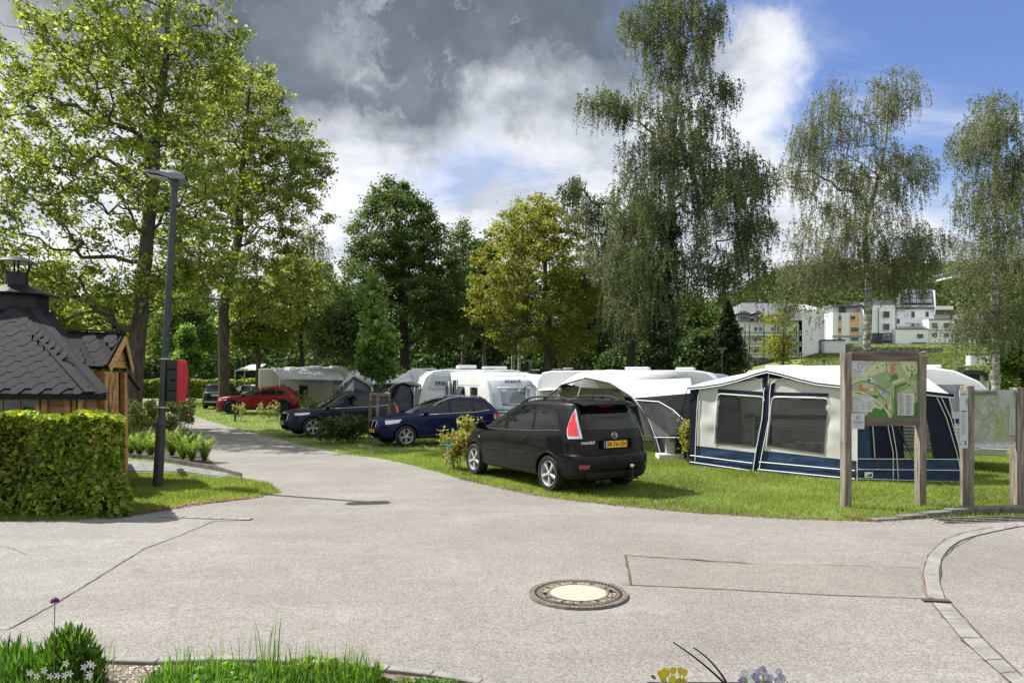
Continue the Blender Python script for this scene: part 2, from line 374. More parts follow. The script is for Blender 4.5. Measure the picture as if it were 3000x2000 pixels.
c=MB(); ribbon(c,gp([(2121,1318),(2132,1277),(2170,1241),(2215,1223),(2279,1212)]),.012,.016,31); ribbon(c,gp([(2142,1388),(2212,1474),(2320,1570)]),.012,.016,32); ribbon(c,gp([(2186,1391),(2260,1472),(2345,1553)]),.012,.016,33); ribbon(c,gp([(2158,1334),(2160,1290),(2190,1258),(2240,1232)]),.012,.016,34)
tag(c.build('joint_lines',M['crack']),kind='structure')
# --- raised kerb at the right
kroot=thing('stone_kerb',kpts[0],'low raised dark stone kerb between the grass and the road at the right edge','kerb')
kk=interp(kpts,9)
for i in range(8):
    a=kk[i].lerp(kk[i+1],.015); b=kk[i].lerp(kk[i+1],.985); up=.03+.075*min(1,i/3)
    MB().beam(a+Vector((0,.075,up/2)),b+Vector((0,.075,up/2)),.15,up).build('kerb_stone',M['kerb_dark'],kroot,bevel=.012)
# cobbles along the kerb foot
cob=MB(); random.seed(3); cc_=interp(gp([(2140,1193),(2250,1189.5),(2352,1187),(2440,1186)]),60)
for i,p in enumerate(cc_):
    for j in range(3):
        cob.box((p.x+random.uniform(-.01,.01),p.y-.07-j*.11,.012),(.085,.09,.02),random.uniform(-.1,.1))
tag(cob.build('cobble_gutter',M['sett'],bevel=.006,seg=1),'row of small grey cobbles set along the foot of the stone kerb','gutter',kind='stuff')
# little flush setts at the tip of the left lawn
nb=MB()
row=interp(gp([(366,1187),(440,1190),(520,1193),(577,1194)]),8)
strip=poly_sheet('sett_row_bed',[row[0]+Vector((0,-.08,0)),row[-1]+Vector((0,-.08,0)),row[-1]+Vector((0,.08,0)),row[0]+Vector((0,.08,0))],.0135,'crack')
for i in range(7): MB().beam(row[i].lerp(row[i+1],.03)+Vector((0,0,.016)),row[i].lerp(row[i+1],.97)+Vector((0,0,.016)),.12,.012).build('paving_block',M['sett'],strip,bevel=.003,seg=1)
# --- grey slab path behind the lawn and fern bed
pth=gp([(150,1077),(290,1072),(400,1080),(470,1090),(545,1104),(600,1110),(540,1090),(470,1078),(400,1066),(290,1054),(150,1050)])
M['slab']=mat('slab',(.20,.20,.195),.85,vscale=3,col2=(.12,.12,.118),bump=.004,bscale=40)
sp=poly_sheet('slab_path',gp([(120,1087),(290,1086),(420,1087),(505,1099),(565,1103),(535,1090),(470,1078),(400,1067),(290,1057),(120,1050)]),.012,'slab')
upp=interp(gp([(540,1092),(470,1079),(400,1069),(290,1059),(190,1054)]),10); low=interp(gp([(558,1101),(505,1097),(420,1085),(290,1084),(190,1084)]),10)
for i in range(9):
    a,b,c_,d_=upp[i],upp[i+1],low[i+1],low[i]
    for j in range(3):
        q=[a.lerp(d_,j/3),b.lerp(c_,j/3),b.lerp(c_,(j+1)/3),a.lerp(d_,(j+1)/3)]; ce=sum(q,Vector())/4
        MB().prism([Vector((*(ce+(p-ce)*.97).xy,.014)) for p in q],(0,0,.016+random.uniform(0,.004))).build('paving_slab',M['slab'],sp,bevel=.003,seg=1)
eb=MB(); ep=wiggle(gp([(555,1098),(500,1082),(430,1069),(360,1057),(285,1049),(150,1044)]),.3,.01,8)
for a,b in zip(ep[:-1],ep[1:]): eb.beam(a+Vector((0,0,.05)),b+Vector((0,0,.05)),.03,.11)
tag(eb.build('bed_edging',M['kerb_dark']),'dark curved edging strip holding back the fern bed beside the slab path','edging')
M['soil']=mat('soil',(.075,.052,.036),.95,vscale=14,col2=(.035,.025,.018),bump=.02,bscale=35)
poly_sheet('fern_bed_soil',gp([(553,1097),(500,1081),(430,1068),(360,1056),(285,1048),(120,1040),(120,1005),(290,990),(400,962),(440,990),(455,1020),(466,1044),(498,1069)]),.0145,'soil')
# --- bed in the foreground
M['soil_light']=mat('soil_light',(.19,.15,.115),.95,vscale=18,col2=(.06,.045,.035),bump=.02,bscale=30)
fb=wiggle([Vector(p) for p in gp([(-80,1516),(110,1520),(262,1526),(400,1528),(560,1520),(760,1532),(960,1552),(1060,1568),(1150,1592)])],.1,.01,3)
fk=MB()
for a,b in zip(fb[::3],fb[3::3]+[fb[-1]]):
    if (b-a).length>.02: fk.beam(a.lerp(b,.01)+Vector((0,0,.02)),a.lerp(b,.99)+Vector((0,0,.02)),.07,.05)
poly_sheet('flower_bed_soil',[p for p in fb]+[Vector((1.2,2.5,0)),Vector((-6,2.5,0))],.018,'soil_light')
tag(fk.build('bed_kerb',M['sett'],bevel=.006,seg=1),'thin grey concrete edging round the flower bed in the foreground','edging')
# ------------------------------------------------------------------ manhole
M['iron']=mat('iron',(.20,.175,.15),.75,.1,vscale=20,col2=(.11,.09,.075),bump=.002,bscale=60)
M['iron_dark']=mat('iron_dark',(.07,.058,.048),.7,.2)
M['iron_light']=mat('iron_light',(.30,.26,.21),.75,.1,vscale=25,col2=(.16,.13,.10))
M['infill']=mat('infill',(.42,.385,.30),.85,vscale=25,col2=(.30,.27,.21),bump=.002,bscale=120)
mc=G(1328,1367.5); mh=thing('manhole_cover',mc,'round cast iron manhole cover with a pale concrete centre set in the asphalt','manhole cover')
def rings(prof,name,m,k=64): return MB().lathe(prof,mc,k).build(name,M[m],mh,smooth=True)
rings([(.0,.012),(.25,.0125),(.252,.024),(.445,.024),(.447,.005)],'bed',"iron_dark",64)
rings([(.400,.010),(.400,.031),(.445,.031),(.448,.010)],'frame','iron')
rings([(.347,.012),(.347,.029),(.372,.029),(.372,.012)],'frame_ring','iron')
rings([(.255,.012),(.255,.034),(.272,.034),(.272,.012)],'lid_ring','iron')
rings([(.0,.031),(.12,.032),(.2,.0315),(.255,.030)],'concrete_infill','infill')
st=MB(); random.seed(5)
for rr_,n,s in((.425,76,.009),(.386,64,.018),(.36,54,.006)):
    for i in range(n):
        a=2*math.pi*i/n; st.box((mc.x+rr_*math.cos(a),mc.y+rr_*math.sin(a),.030),(s*1.5,s*.9,.008),a)
tag(st.build('studs',M['iron_dark']),kind='stuff')
seg=MB(); dk_=MB()
for i in range(12):
    a0=2*math.pi*i/12+.05; a1=2*math.pi*(i+1)/12-.05; p=[]
    for j in range(5):
        a=a0+(a1-a0)*j/4; p.append(Vector((mc.x+.278*math.cos(a),mc.y+.278*math.sin(a),.022)))
    for j in range(4,-1,-1):
        a=a0+(a1-a0)*j/4; p.append(Vector((mc.x+.338*math.cos(a),mc.y+.338*math.sin(a),.022)))
    MB().prism(p,(0,0,.0085)).build('lid_segment',M['iron_light' if i not in(0,6,9) else 'iron'],mh)
    for _ in range(14):
        a=random.uniform(a0,a1); r_=random.uniform(.285,.332); dk_.box((mc.x+r_*math.cos(a),mc.y+r_*math.sin(a),.031),(.010,.010,.003))
for a in(.15,3.3): dk_.lathe([(.022,.0335),(.0,.0335)],(mc.x+.305*math.cos(a),mc.y+.305*math.sin(a),0),12)
tag(dk_.build('vent_holes',M['iron_dark']),kind='stuff')
for k_,n_ in ((0,26),):
    lt=MB()
    for i in range(n_):
        a=-math.pi*.72+i*.022; lt.box((mc.x+.358*math.cos(a),mc.y+.358*math.sin(a),.0335),(.008,.016,.005),a)
    tag(lt.build('raised_lettering',M['iron_light']),kind='stuff')
# ------------------------------------------------------------------ grass blades
def inpoly(x,y,poly):
    c=np.zeros(len(x),bool); n=len(poly)
    for i in range(n):
        x1,y1=poly[i][0],poly[i][1]; x2,y2=poly[(i+1)%n][0],poly[(i+1)%n][1]
        cond=((y1>y)!=(y2>y))&(x<(x2-x1)*(y-y1)/((y2-y1) or 1e-9)+x1); c^=cond
    return c
def blades(name,poly,n,h0,h1,wd,material,label=None,cat=None,parent=None,lean=.5,zf=None,bend=False):
    xs=[p[0] for p in poly]; ys=[p[1] for p in poly]
    x=RNG.uniform(min(xs),max(xs),n*3); y=RNG.uniform(min(ys),max(ys),n*3)
    k=inpoly(x,y,poly)&(np.abs(x/np.maximum(y,.5))<.76); x=x[k][:n]; y=y[k][:n]; n=len(x)
    z=H(x,y) if zf is None else zf(x,y)
    a=RNG.uniform(0,2*np.pi,n); h=RNG.uniform(h0,h1,n)*(1+.35*np.sin(x*1.7)*np.cos(y*2.1)); dx=np.cos(a)*wd/2; dy=np.sin(a)*wd/2
    lx=RNG.normal(0,lean,n)*h; ly=RNG.normal(0,lean,n)*h
    A=np.stack([x-dx,y-dy,z],1); B=np.stack([x+dx,y+dy,z],1); T_=np.stack([x+lx,y+ly,z+h],1)
    V=np.stack([A,B,T_],1).reshape(-1,3); F=np.arange(3*n).reshape(-1,3)
    o=link(name,npmesh(name,V,F,M[material],3),parent); tag(o,label,cat,kind='stuff'); return o
M['blade']=leafmat('blade',(.12,.175,.03),(.20,.265,.05),(.34,.34,.13),trans=.45,rough=.5)
M['blade_rough']=leafmat('blade_rough',(.07,.105,.022),(.12,.16,.038),(.27,.23,.12),trans=.3)
pr=[Vector(p) for p in rpts if p.y<19]; 
near=[(13,kpts[-1].y+.2),(5.9,10.35)]+[(p.x+.03,p.y+.03) for p in pr]+[(-2.5,20.5),(13,20.5)]
blades('grass',near,190000,.03,.065,.012,'blade','mown lawn along the right side of the road under the tents and signs','grass',lean=.45)
il=[(p.x,p.y) for p in ipts]+[(-10,10.2),(-9,15.4)]+[(p.x,p.y) for p in gp([(290,1087),(420,1089),(505,1101)])]
blades('grass',il,60000,.03,.075,.011,'blade','small bright green lawn around the foot of the street lamp','grass',lean=.4)
mid=[(p.x+.03,p.y+.03) for p in rpts if 17.5<p.y<70]+[(-20,75),(-2,75),(8,60),(13,30),(13,20.5)]
blades('grass',mid,90000,.05,.10,.03,'blade','grass strip under the parked cars farther along the road','grass',lean=.45)
hillp=[(18,62),(60,140),(110,140),(60,62)]
blades('grass',hillp,60000,.08,.28,.16,'blade_rough','rough grass on the bank below the white houses','grass',lean=.4)
M['litter']=leafmat('litter',(.10,.045,.02),(.22,.12,.06),(.30,.22,.13),trans=.1,rough=.8)
def litter(pts,n,sd,name,label):
    q=interp(pts,400); k=RNG.integers(0,400,n); x=np.array([q[i].x for i in k])+RNG.normal(0,sd,n); y=np.array([q[i].y for i in k])+RNG.normal(0,sd,n)
    a=RNG.uniform(0,6.28,n); s=RNG.uniform(.008,.022,n); V=[]
    for da,hz in((0,0),(1.6,.008),(3.14,0),(4.7,.01)): V.append(np.stack([x+np.cos(a+da)*s,y+np.sin(a+da)*s*.7,np.full(n,.017+hz)],1))
    V=np.stack(V,1).reshape(-1,3); o=link(name,npmesh(name,V,np.arange(4*n).reshape(-1,4),M['litter'],4)); tag(o,label,'dead leaves',kind='stuff')
litter(gp([(600,1141),(440,1160),(350,1176),(250,1192)]),1500,.05,'leaf_litter','brown dead leaves along the edge of the lamp lawn')
litter(gp(R_EDGE[:9]),1300,.045,'leaf_litter','brown dead leaves along the edge of the right lawn')
litter(gp([(1940,1185),(2010,1197),(2150,1180)]),500,.09,'leaf_litter','brown bits around the feet of the sign posts')
M['pebble']=leafmat('pebble',(.12,.10,.08),(.30,.27,.23),(.45,.42,.38),trans=.02,rough=.9)
def pebbles(xr,yr,n,s0,s1,name,label,z=.02):
    x=RNG.uniform(*xr,n); y=RNG.uniform(*yr,n); s=RNG.uniform(s0,s1,n); V=[]
    for (dx,dy,dz) in((1,0,0),(0,1,0),(-1,0,0),(0,-1,0),(0,0,.8)): V.append(np.stack([x+dx*s,y+dy*s,z+dz*s],1))
    V=np.stack(V,1).reshape(-1,3); b=np.arange(n)*5; F=np.concatenate([np.stack([b+i,b+(i+1)%4,b+4],1) for i in range(4)])
    tag(link(name,npmesh(name,V,F,M['pebble'],3)),label,'gravel',kind='stuff')
pebbles((-3.0,-1.5),(4.45,5.0),1500,.004,.013,'gravel','small pebbles on the bare soil between the foreground plants')
# ================================================================== TREES
M['bark']=mat('bark',(.105,.088,.065),.95,vscale=9,col2=(.04,.034,.026),bump=.02,bscale=22,stretch=(1,1,.25))
M['bark_grey']=mat('bark_grey',(.20,.19,.155),.95,vscale=5,col2=(.07,.065,.05),bump=.02,bscale=18,stretch=(1,1,.6))
M['bark_birch']=mat('bark_birch',(.50,.48,.43),.85,vscale=4,col2=(.06,.055,.048),bump=.012,bscale=12,stretch=(.6,.6,2.2))
M['bark_dark']=mat('bark_dark',(.05,.043,.033),.95,vscale=9,col2=(.022,.02,.016),bump=.02,bscale=20)
M['twig_pale']=mat('twig_pale',(.12,.11,.075),.9)
M['maple']=leafmat('maple',(.085,.122,.022),(.19,.24,.045),(.39,.40,.12),trans=.5)
M['maple2']=leafmat('maple2',(.11,.145,.03),(.20,.24,.055),(.32,.32,.11),trans=.5)
M['hornbeam']=leafmat('hornbeam',(.048,.082,.022),(.088,.135,.036),(.16,.20,.07),trans=.40)
M['oak']=leafmat('oak',(.125,.142,.028),(.20,.218,.045),(.31,.31,.085),trans=.48)
M['birch']=leafmat('birch',(.062,.088,.030),(.108,.138,.050),(.20,.225,.12),trans=.4)
M['birch_pale']=leafmat('birch_pale',(.095,.12,.045),(.16,.185,.08),(.27,.285,.16),trans=.42)
M['young']=leafmat('young',(.08,.14,.032),(.14,.225,.055),(.22,.31,.09),trans=.5)
M['conifer']=leafmat('conifer',(.014,.024,.009),(.03,.044,.015),(.075,.09,.025),trans=.12,rough=.6)
M['ivy']=leafmat('ivy',(.012,.024,.008),(.024,.045,.014),(.05,.08,.03),trans=.12,rough=.3)
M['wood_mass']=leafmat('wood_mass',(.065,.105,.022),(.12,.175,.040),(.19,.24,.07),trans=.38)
M['hill_wood']=leafmat('hill_wood',(.035,.055,.014),(.065,.095,.024),(.12,.15,.04),trans=.2)
M['yellowing']=leafmat('yellowing',(.17,.19,.03),(.26,.27,.05),(.34,.34,.08),trans=.45)
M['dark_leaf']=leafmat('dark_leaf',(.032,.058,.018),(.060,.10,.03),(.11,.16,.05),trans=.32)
def skeleton(stem,targets,bf=.25):
    """connect targets to a stem with short branches (minimum wiring with a path length penalty)"""
    n0=len(stem); N=n0+len(targets); P_=np.zeros((N,3)); P_[:n0]=stem; P_[n0:]=targets
    par=np.full(N,-1); par[1:n0]=np.arange(n0-1); pl=np.zeros(N)
    for i in range(1,n0): pl[i]=pl[i-1]+.35*np.linalg.norm(P_[i]-P_[i-1])
    T_=P_[n0:]; best=np.full(len(T_),1e9); bp=np.zeros(len(T_),int); done=np.zeros(len(T_),bool); bl=np.zeros(len(T_))
    def upd(j):
        d=T_-P_[j]; L=np.sqrt((d*d).sum(1)); rise=d[:,2]/(L+1e-6)
        c=L*(1+.55*np.clip(.25-rise,0,1))+bf*(pl[j]+L); k=(c<best)&~done; best[k]=c[k]; bp[k]=j; bl[k]=L[k]
    for j in range(2,n0): upd(j)
    order=[]
    for _ in range(len(T_)):
        c=np.where(done,1e9,best); i=int(c.argmin()); done[i]=True; par[n0+i]=bp[i]; pl[n0+i]=pl[bp[i]]+bl[i]; order.append(n0+i); upd(n0+i)
    return P_,par,order,n0
def limbs(P_,par,order,n0,r0,tip=.008,pw=.5):
    N=len(P_); w_=np.zeros(N); kids=np.zeros(N,int)
    for i in range(1,N): kids[par[i]]+=1
    w_[kids==0]=1; 
    for i in reversed(order): w_[i]=max(w_[i],1); w_[par[i]]+=w_[i]
    for i in range(n0-1,0,-1): w_[par[i]]+=max(w_[i],1)
    r=(np.maximum(w_,1)/w_[0])**pw*r0; r=np.maximum(r,tip)
    return r,kids
def tubes(P_,par,r,rmin=.0,k=6,P0=None):
    E=[i for i in range(len(P_)) if par[i]>=0 and r[i]>=rmin]; E=np.array(E,dtype=int)
    a=P_[par[E]]; b=P_[E]; ra=np.minimum(r[par[E]],r[E]*1.35); rb=r[E]
    t=b-a; L=np.linalg.norm(t,axis=1,keepdims=True)+1e-9; t/=L; a=a-t*ra[:,None]*.3
    up=np.where(np.abs(t[:,2:3])>.9,np.array([[1.,0,0]]),np.array([[0,0,1.]])); x=np.cross(t,up); x/=np.linalg.norm(x,axis=1,keepdims=True)+1e-9; y=np.cross(t,x)
    an=np.arange(k)*2*np.pi/k; c=np.cos(an)[None,:,None]; s=np.sin(an)[None,:,None]
    ring=x[:,None]*c+y[:,None]*s
    V=np.concatenate([a[:,None]+ring*ra[:,None,None],b[:,None]+ring*rb[:,None,None]],1).reshape(-1,3)
    base=np.arange(len(E))[:,None]*2*k; j=np.arange(k)[None]; jn=(j+1)%k
    F=np.stack([base+j,base+jn,base+jn+k,base+j+k],2).reshape(-1,4); return V,F
def leaves(C,size,var=.35,flat=.35,down=0.,asp=1.0,lobed=False):
    n=len(C); nrm=RNG.normal(0,1,(n,3)); nrm[:,2]=np.abs(nrm[:,2])+flat; nrm/=np.linalg.norm(nrm,axis=1,keepdims=True)
    ax=RNG.normal(0,1,(n,3)); ax[:,2]-=down; ax-=nrm*(ax*nrm).sum(1,keepdims=True); ax/=np.linalg.norm(ax,axis=1,keepdims=True)+1e-9; sd=np.cross(nrm,ax)
    s=(size*(1+RNG.uniform(-var,var,n)))[:,None]; w_=s*asp*.5
    fold=nrm*s*.16
    if not lobed:
        V=np.stack([C-ax*s*.5,C+sd*w_+fold,C+ax*s*.55,C-sd*w_+fold],1).reshape(-1,3)
        b=np.arange(n)[:,None]*4; F=np.concatenate([b+[[0,1,2]],b+[[0,2,3]]],1).reshape(-1,3); return V,F
    V=np.stack([C-ax*s*.5,C+sd*w_*1.1-ax*s*.1+fold,C+sd*w_*.45+ax*s*.12,C+ax*s*.6-fold*.5,C-sd*w_*.45+ax*s*.12,C-sd*w_*1.1-ax*s*.1+fold],1).reshape(-1,3)
    b=np.arange(n)[:,None]*6; F=np.concatenate([b+[[0,1,2]],b+[[0,2,3]],b+[[0,3,4]],b+[[0,4,5]]],1).reshape(-1,3); return V,F
def envelope(ells,n,shell=.45,Yc=0,mind=0.):
    """ells: (cx,cy,cz,rx,ry,rz,weight)"""
    w_=np.array([e[6] for e in ells],float); w_/=w_.sum(); out=[]
    for e,k in zip(ells,(w_*n).astype(int)):
        u=RNG.normal(0,1,(k,3)); u/=np.linalg.norm(u,axis=1,keepdims=True); rr=RNG.uniform(0,1,(k,1))**shell
        rr*=1+RNG.normal(0,.06,(k,1)); out.append(np.array(e[:3])+u*rr*np.array(e[3:6]))
    return np.concatenate(out)
def mtree(name,label,base,stem,ells,ntips,nleaf,lsize,leafm,barkm,r0,spread=.33,bf=.22,group=None,shell=.45,weep=None,pw=.5,cat='tree',asp=1.,thin=.012,stems2=None,lobed=False,rk=8,flat=.35,tipsize=1.,lumpy=0.,extra=None):
    """ells & stem relative to base"""
    base=Vector(base); root=thing(name,base,label,cat,group)
    st=np.array(stem,float); st2=[st[0]]
    for a,b in zip(st[:-1],st[1:]):
        m_=max(2,int(np.linalg.norm(b-a)/.8)); 
        for i in range(1,m_+1): st2.append(a+(b-a)*i/m_+ (RNG.normal(0,.03,3)*[1,1,0] if i<m_ else 0))
    st=np.array(st2); tg=envelope(ells,ntips,shell)
    if stems2 is not None:
        sx=[]
        for s_ in stems2:
            s_=np.array(s_,float)
            for a,b in zip(s_[:-1],s_[1:]):
                m_=max(1,int(np.linalg.norm(b-a)/.9))
                for i in range(1,m_+1): sx.append(a+(b-a)*i/m_+RNG.normal(0,.05,3))
        tg=np.concatenate([np.array(sx),tg])
    P_,par,order,n0=skeleton(st,tg,bf)
    r,kids=limbs(P_,par,order,n0,r0,pw=pw)
    # curve the long twigs a bit : midpoints
    E=[i for i in order if np.linalg.norm(P_[i]-P_[par[i]])>.9]
    if E:
        E=np.array(E); mid=(P_[E]+P_[par[E]])/2+RNG.normal(0,.07,(len(E),3)); mid[:,2]+=.08*np.linalg.norm(P_[E]-P_[par[E]],axis=1)
        k0=len(P_); P_=np.concatenate([P_,mid]); par=np.concatenate([par,par[E]]); r=np.concatenate([r,r[E]*1.05]); par[E]=k0+np.arange(len(E)); kids=np.concatenate([kids,np.ones(len(E),int)])
    V,F=tubes(P_,par,np.maximum(r,thin*.6),.05,rk); V2,F2=tubes(P_,par,np.maximum(r,thin*.6),0,4) if False else (None,None)
    big=r>=.05; E_s=np.where(~big)[0]
    rr=r.copy(); Vs,Fs=None,None
    # trunk flare
    fl=np.linalg.norm(V[:,:2]-st[0][:2],axis=1); kz=np.clip(1-V[:,2]/.7,0,1)**2*.45*(fl<r0*2); V[:,:2]=st[0][:2]+(V[:,:2]-st[0][:2])*(1+kz[:,None]) if True else V
    trunk=link('trunk',npmesh('trunk',V,F,M[barkm],4),root,smooth=True)
    par2=par.copy(); par2[big]=-1
    Vs,Fs=tubes(P_,par2,np.maximum(r,thin*.5),0,3); tw=link('twigs',npmesh('twigs',Vs,Fs,M[barkm if weep is None else ('twig_pale' if barkm=='bark_birch' else barkm)],4),root); tag(tw,kind='stuff')
    tips=np.array([i for i in range(n0,len(kids)) if kids[i]==0 or (r[i]<.03 and RNG.random()<.55)])
    tips=tips[P_[tips][:,2]>1.0] if stem[-1][2]>5 else tips
    if weep:
        Lmin,Lmax,step,ns=weep; tt=RNG.choice(tips,ns); n=ns; L=RNG.uniform(Lmin,Lmax,n)*RNG.uniform(.5,1,n); o=RNG.normal(0,.20,(n,3)); S=P_[tt]+o
        outd=S[:,:2]-st[0][:2]; outd/=np.linalg.norm(outd,axis=1,keepdims=True)+1e-6
        dirx=outd*RNG.uniform(-.05,.55,(n,1))+RNG.normal(0,.16,(n,2))
        m_=5; ts=np.linspace(0,1,m_); Q=np.zeros((n,m_,3))
        for j,t_ in enumerate(ts):
            Q[:,j,:2]=S[:,:2]+dirx*L[:,None]*(t_**.6)*.42; Q[:,j,2]=S[:,2]+L*(.13*math.sin(t_*2.2)-t_**1.5)
        Q[:,:,2]=np.maximum(Q[:,:,2],1.9)
        a=Q[:,:-1].reshape(-1,3); b=Q[:,1:].reshape(-1,3); pp=np.concatenate([a,b]); pr_=np.full(len(pp),-1); pr_[len(a):]=np.arange(len(a))
        Vw,Fw=tubes(pp,pr_,np.full(len(pp),thin*.45),0,3); wv=link('hanging_twigs',npmesh('hanging_twigs',Vw,Fw,M['twig_pale'],4),root); tag(wv,kind='stuff')
        k=np.maximum(2,(L/step).astype(int)); idx=np.repeat(np.arange(n),k); t_=RNG.uniform(.05,1,len(idx))*(m_-1); i0=np.minimum(t_.astype(int),m_-2); f=(t_-i0)[:,None]
        Cc=Q[idx,i0]*(1-f)+Q[idx,i0+1]*f+RNG.normal(0,spread*.16,(len(idx),3))
        if len(Cc)<nleaf: Cc=np.concatenate([Cc,P_[RNG.choice(tips,nleaf-len(Cc))]+RNG.normal(0,spread,(nleaf-len(Cc),3))])
        V,F=leaves(Cc,lsize,down=1.2,flat=-.2,asp=asp)
    else:
        wt=RNG.gamma(2.2,1,len(tips)); wt/=wt.sum(); idx=RNG.choice(tips,nleaf,p=wt)
        sc_=np.array([spread,spread,spread*.6]); f=RNG.uniform(0,.6,(nleaf,1)); Cc=P_[idx]*(1-f)+P_[par[idx]]*f+RNG.normal(0,1,(nleaf,3))*sc_
        V,F=leaves(Cc,lsize,asp=asp,lobed=lobed,flat=flat)
    crown=link('crown',npmesh('crown',V,F,M[leafm],3),root)
    return root
def rel(px,py,Y,base,rx,rz,ry=None,w_=1.,dy=0.):
    """ellipsoid centred at a picture spot, radii in picture px at depth Y"""
    p=W(px,py,Y+dy)-Vector(base); s=Y/FPX; return (p.x,p.y,p.z,rx*s,(ry if ry else rx*s),rz*s,w_)
def srel(base,Y,pts): return [tuple(W(px,py,Y+dy)-Vector(base)) for px,py,dy in pts]
# T1 big multi stemmed maple at the left
b=Vector((W(302,872,28).x,28,0)); Y=28
mtree('maple_tree','large spring-green maple with several tall stems behind the wooden hut, leftmost big tree',b,
 [(0,0,0)]+srel(b,Y,[(308,900,0),(318,760,0),(326,690,0),(334,600,.1),(345,480,.2),(355,340,.2),(372,200,.1),(385,60,0),(392,-70,0)]),
 [rel(300,120,Y,b,240,190,4.8,1.5),rel(150,420,Y,b,230,230,4.8,1.3),rel(430,470,Y,b,170,230,4.2,1.),rel(330,250,Y,b,210,200,4,1.),rel(20,250,Y,b,130,260,3.5,.7),rel(60,620,Y,b,190,130,3.8,1.0),rel(250,690,Y,b,150,70,3.6,.5),rel(420,640,Y,b,110,70,3,.35),rel(480,120,Y,b,110,95,2.6,.35),rel(300,-120,Y,b,220,180,4,.6)],
 2500,46000,.126,'maple','bark',.31,spread=.185,bf=.30,thin=.022,lobed=True,asp=1.15,shell=.5,
 stems2=[srel(b,Y,[(318,690,0),(300,600,.2),(278,480,.4),(262,330,.5),(250,170,.4),(240,20,.2),(236,-80,0)]),srel(b,Y,[(326,640,-.1),(310,520,-.6),(302,360,-1),(300,200,-1),(296,60,-1)]),
   srel(b,Y,[(290,640,0),(230,540,.1),(180,400,.2),(130,250,.3),(60,90,0)]),srel(b,Y,[(300,660,-.2),(200,620,-.8),(110,560,-1.2),(20,480,-1.5)]),srel(b,Y,[(335,570,0),(390,460,.3),(440,330,.2),(480,220,0),(560,70,0)]),srel(b,Y,[(330,620,.2),(400,560,.6),(480,520,1.)])])
# T2 second maple
b=Vector((W(513,872,45).x,45,0)); Y=45
mtree('maple_tree','broad maple with a straight grey trunk and loose olive-yellow leaves behind the red car',b,
 [(0,0,0)]+srel(b,Y,[(514,830,0),(515,760,0),(516,690,0),(528,640,0),(545,560,.2),(552,450,0),(560,330,0),(572,220,0),(575,160,0)]),
 [rel(560,330,Y,b,165,175,4.6,1.3),rel(650,420,Y,b,120,150,4,.9),rel(460,430,Y,b,130,170,4.4,.9),rel(600,600,Y,b,150,110,4,.6),rel(560,200,Y,b,95,60,2.6,.3),rel(720,370,Y,b,50,45,1.2,.12),rel(440,600,Y,b,110,90,3,.4),rel(620,690,Y,b,140,60,3.6,.4)],
 2100,46000,.145,'maple2','bark',.33,spread=.20,thin=.024,bf=.25,lobed=True,asp=1.15,shell=.42,
 stems2=[srel(b,Y,[(516,700,0),(500,620,.2),(480,540,.2),(460,430,.3),(450,330,.2)]),srel(b,Y,[(540,590,0),(600,520,.3),(650,440,.2),(690,360,0)]),srel(b,Y,[(520,735,0),(570,705,-.4),(630,680,-.9),(700,655,-1.2)])])
# T4 dense dark hornbeam
Y=56; b=Vector((W(930,872,Y).x,Y,-.2))
mtree('hornbeam_tree','dense dark green broad tree with pointed upright shoots in the middle of the picture',b,
 [(0,0,0)]+srel(b,Y,[(930,830,0),(928,760,0),(924,690,0),(922,600,0),(915,520,0),(905,440,0)]),
 [rel(905,540,Y,b,90,115,3.4,1.2),rel(850,650,Y,b,110,90,3.6,.7),rel(1000,660,Y,b,95,80,3.4,.6),rel(950,590,Y,b,100,90,3.4,1.),rel(920,700,Y,b,165,110,4.6,1.6),rel(835,560,Y,b,40,90,1.6,.35),rel(990,540,Y,b,38,60,1.5,.25),rel(866,462,Y,b,9,48,.4,.12),rel(893,440,Y,b,8,40,.4,.10),rel(925,452,Y,b,8,40,.4,.10),rel(945,470,Y,b,26,36,.9,.12),rel(980,490,Y,b,12,34,.5,.07),rel(905,450,Y,b,20,26,.7,.1),rel(840,480,Y,b,12,32,.5,.06),rel(820,730,Y,b,90,80,3.6,.6),rel(1030,740,Y,b,80,80,3.6,.6)],
 1900,70000,.17,'hornbeam','bark_dark',.36,spread=.27,bf=.15,shell=.4,asp=.8)
# T5 yellow-green oak
Y=50; b=Vector((W(1258,872,Y).x,Y,-.3))
mtree('oak_tree','round yellow-green oak with airy golden crown left of the tall birch',b,
 [(0,0,0)]+srel(b,Y,[(1259,830,0),(1258,760,0),(1256,690,0),(1252,640,0),(1250,560,0),(1248,480,0)]),
 [rel(1240,600,Y,b,150,110,4.4,1.3),rel(1235,530,Y,b,110,75,3.4,.8),rel(1150,690,Y,b,85,80,3.4,.6),rel(1340,680,Y,b,95,90,3.4,.7),rel(1240,700,Y,b,150,75,4.,.8),rel(1235,480,Y,b,30,30,1.2,.1),rel(1200,770,Y,b,90,50,3,.35),rel(1310,790,Y,b,70,45,2.5,.3)],
 1700,44000,.145,'oak','bark',.25,spread=.21,bf=.22,shell=.42,lobed=True,
 stems2=[srel(b,Y,[(1254,650,0),(1295,600,.2),(1330,550,.3)]),srel(b,Y,[(1254,720,0),(1200,670,-.3),(1150,640,-.5)]),srel(b,Y,[(1250,600,0),(1215,560,.2),(1190,520,.2)])])
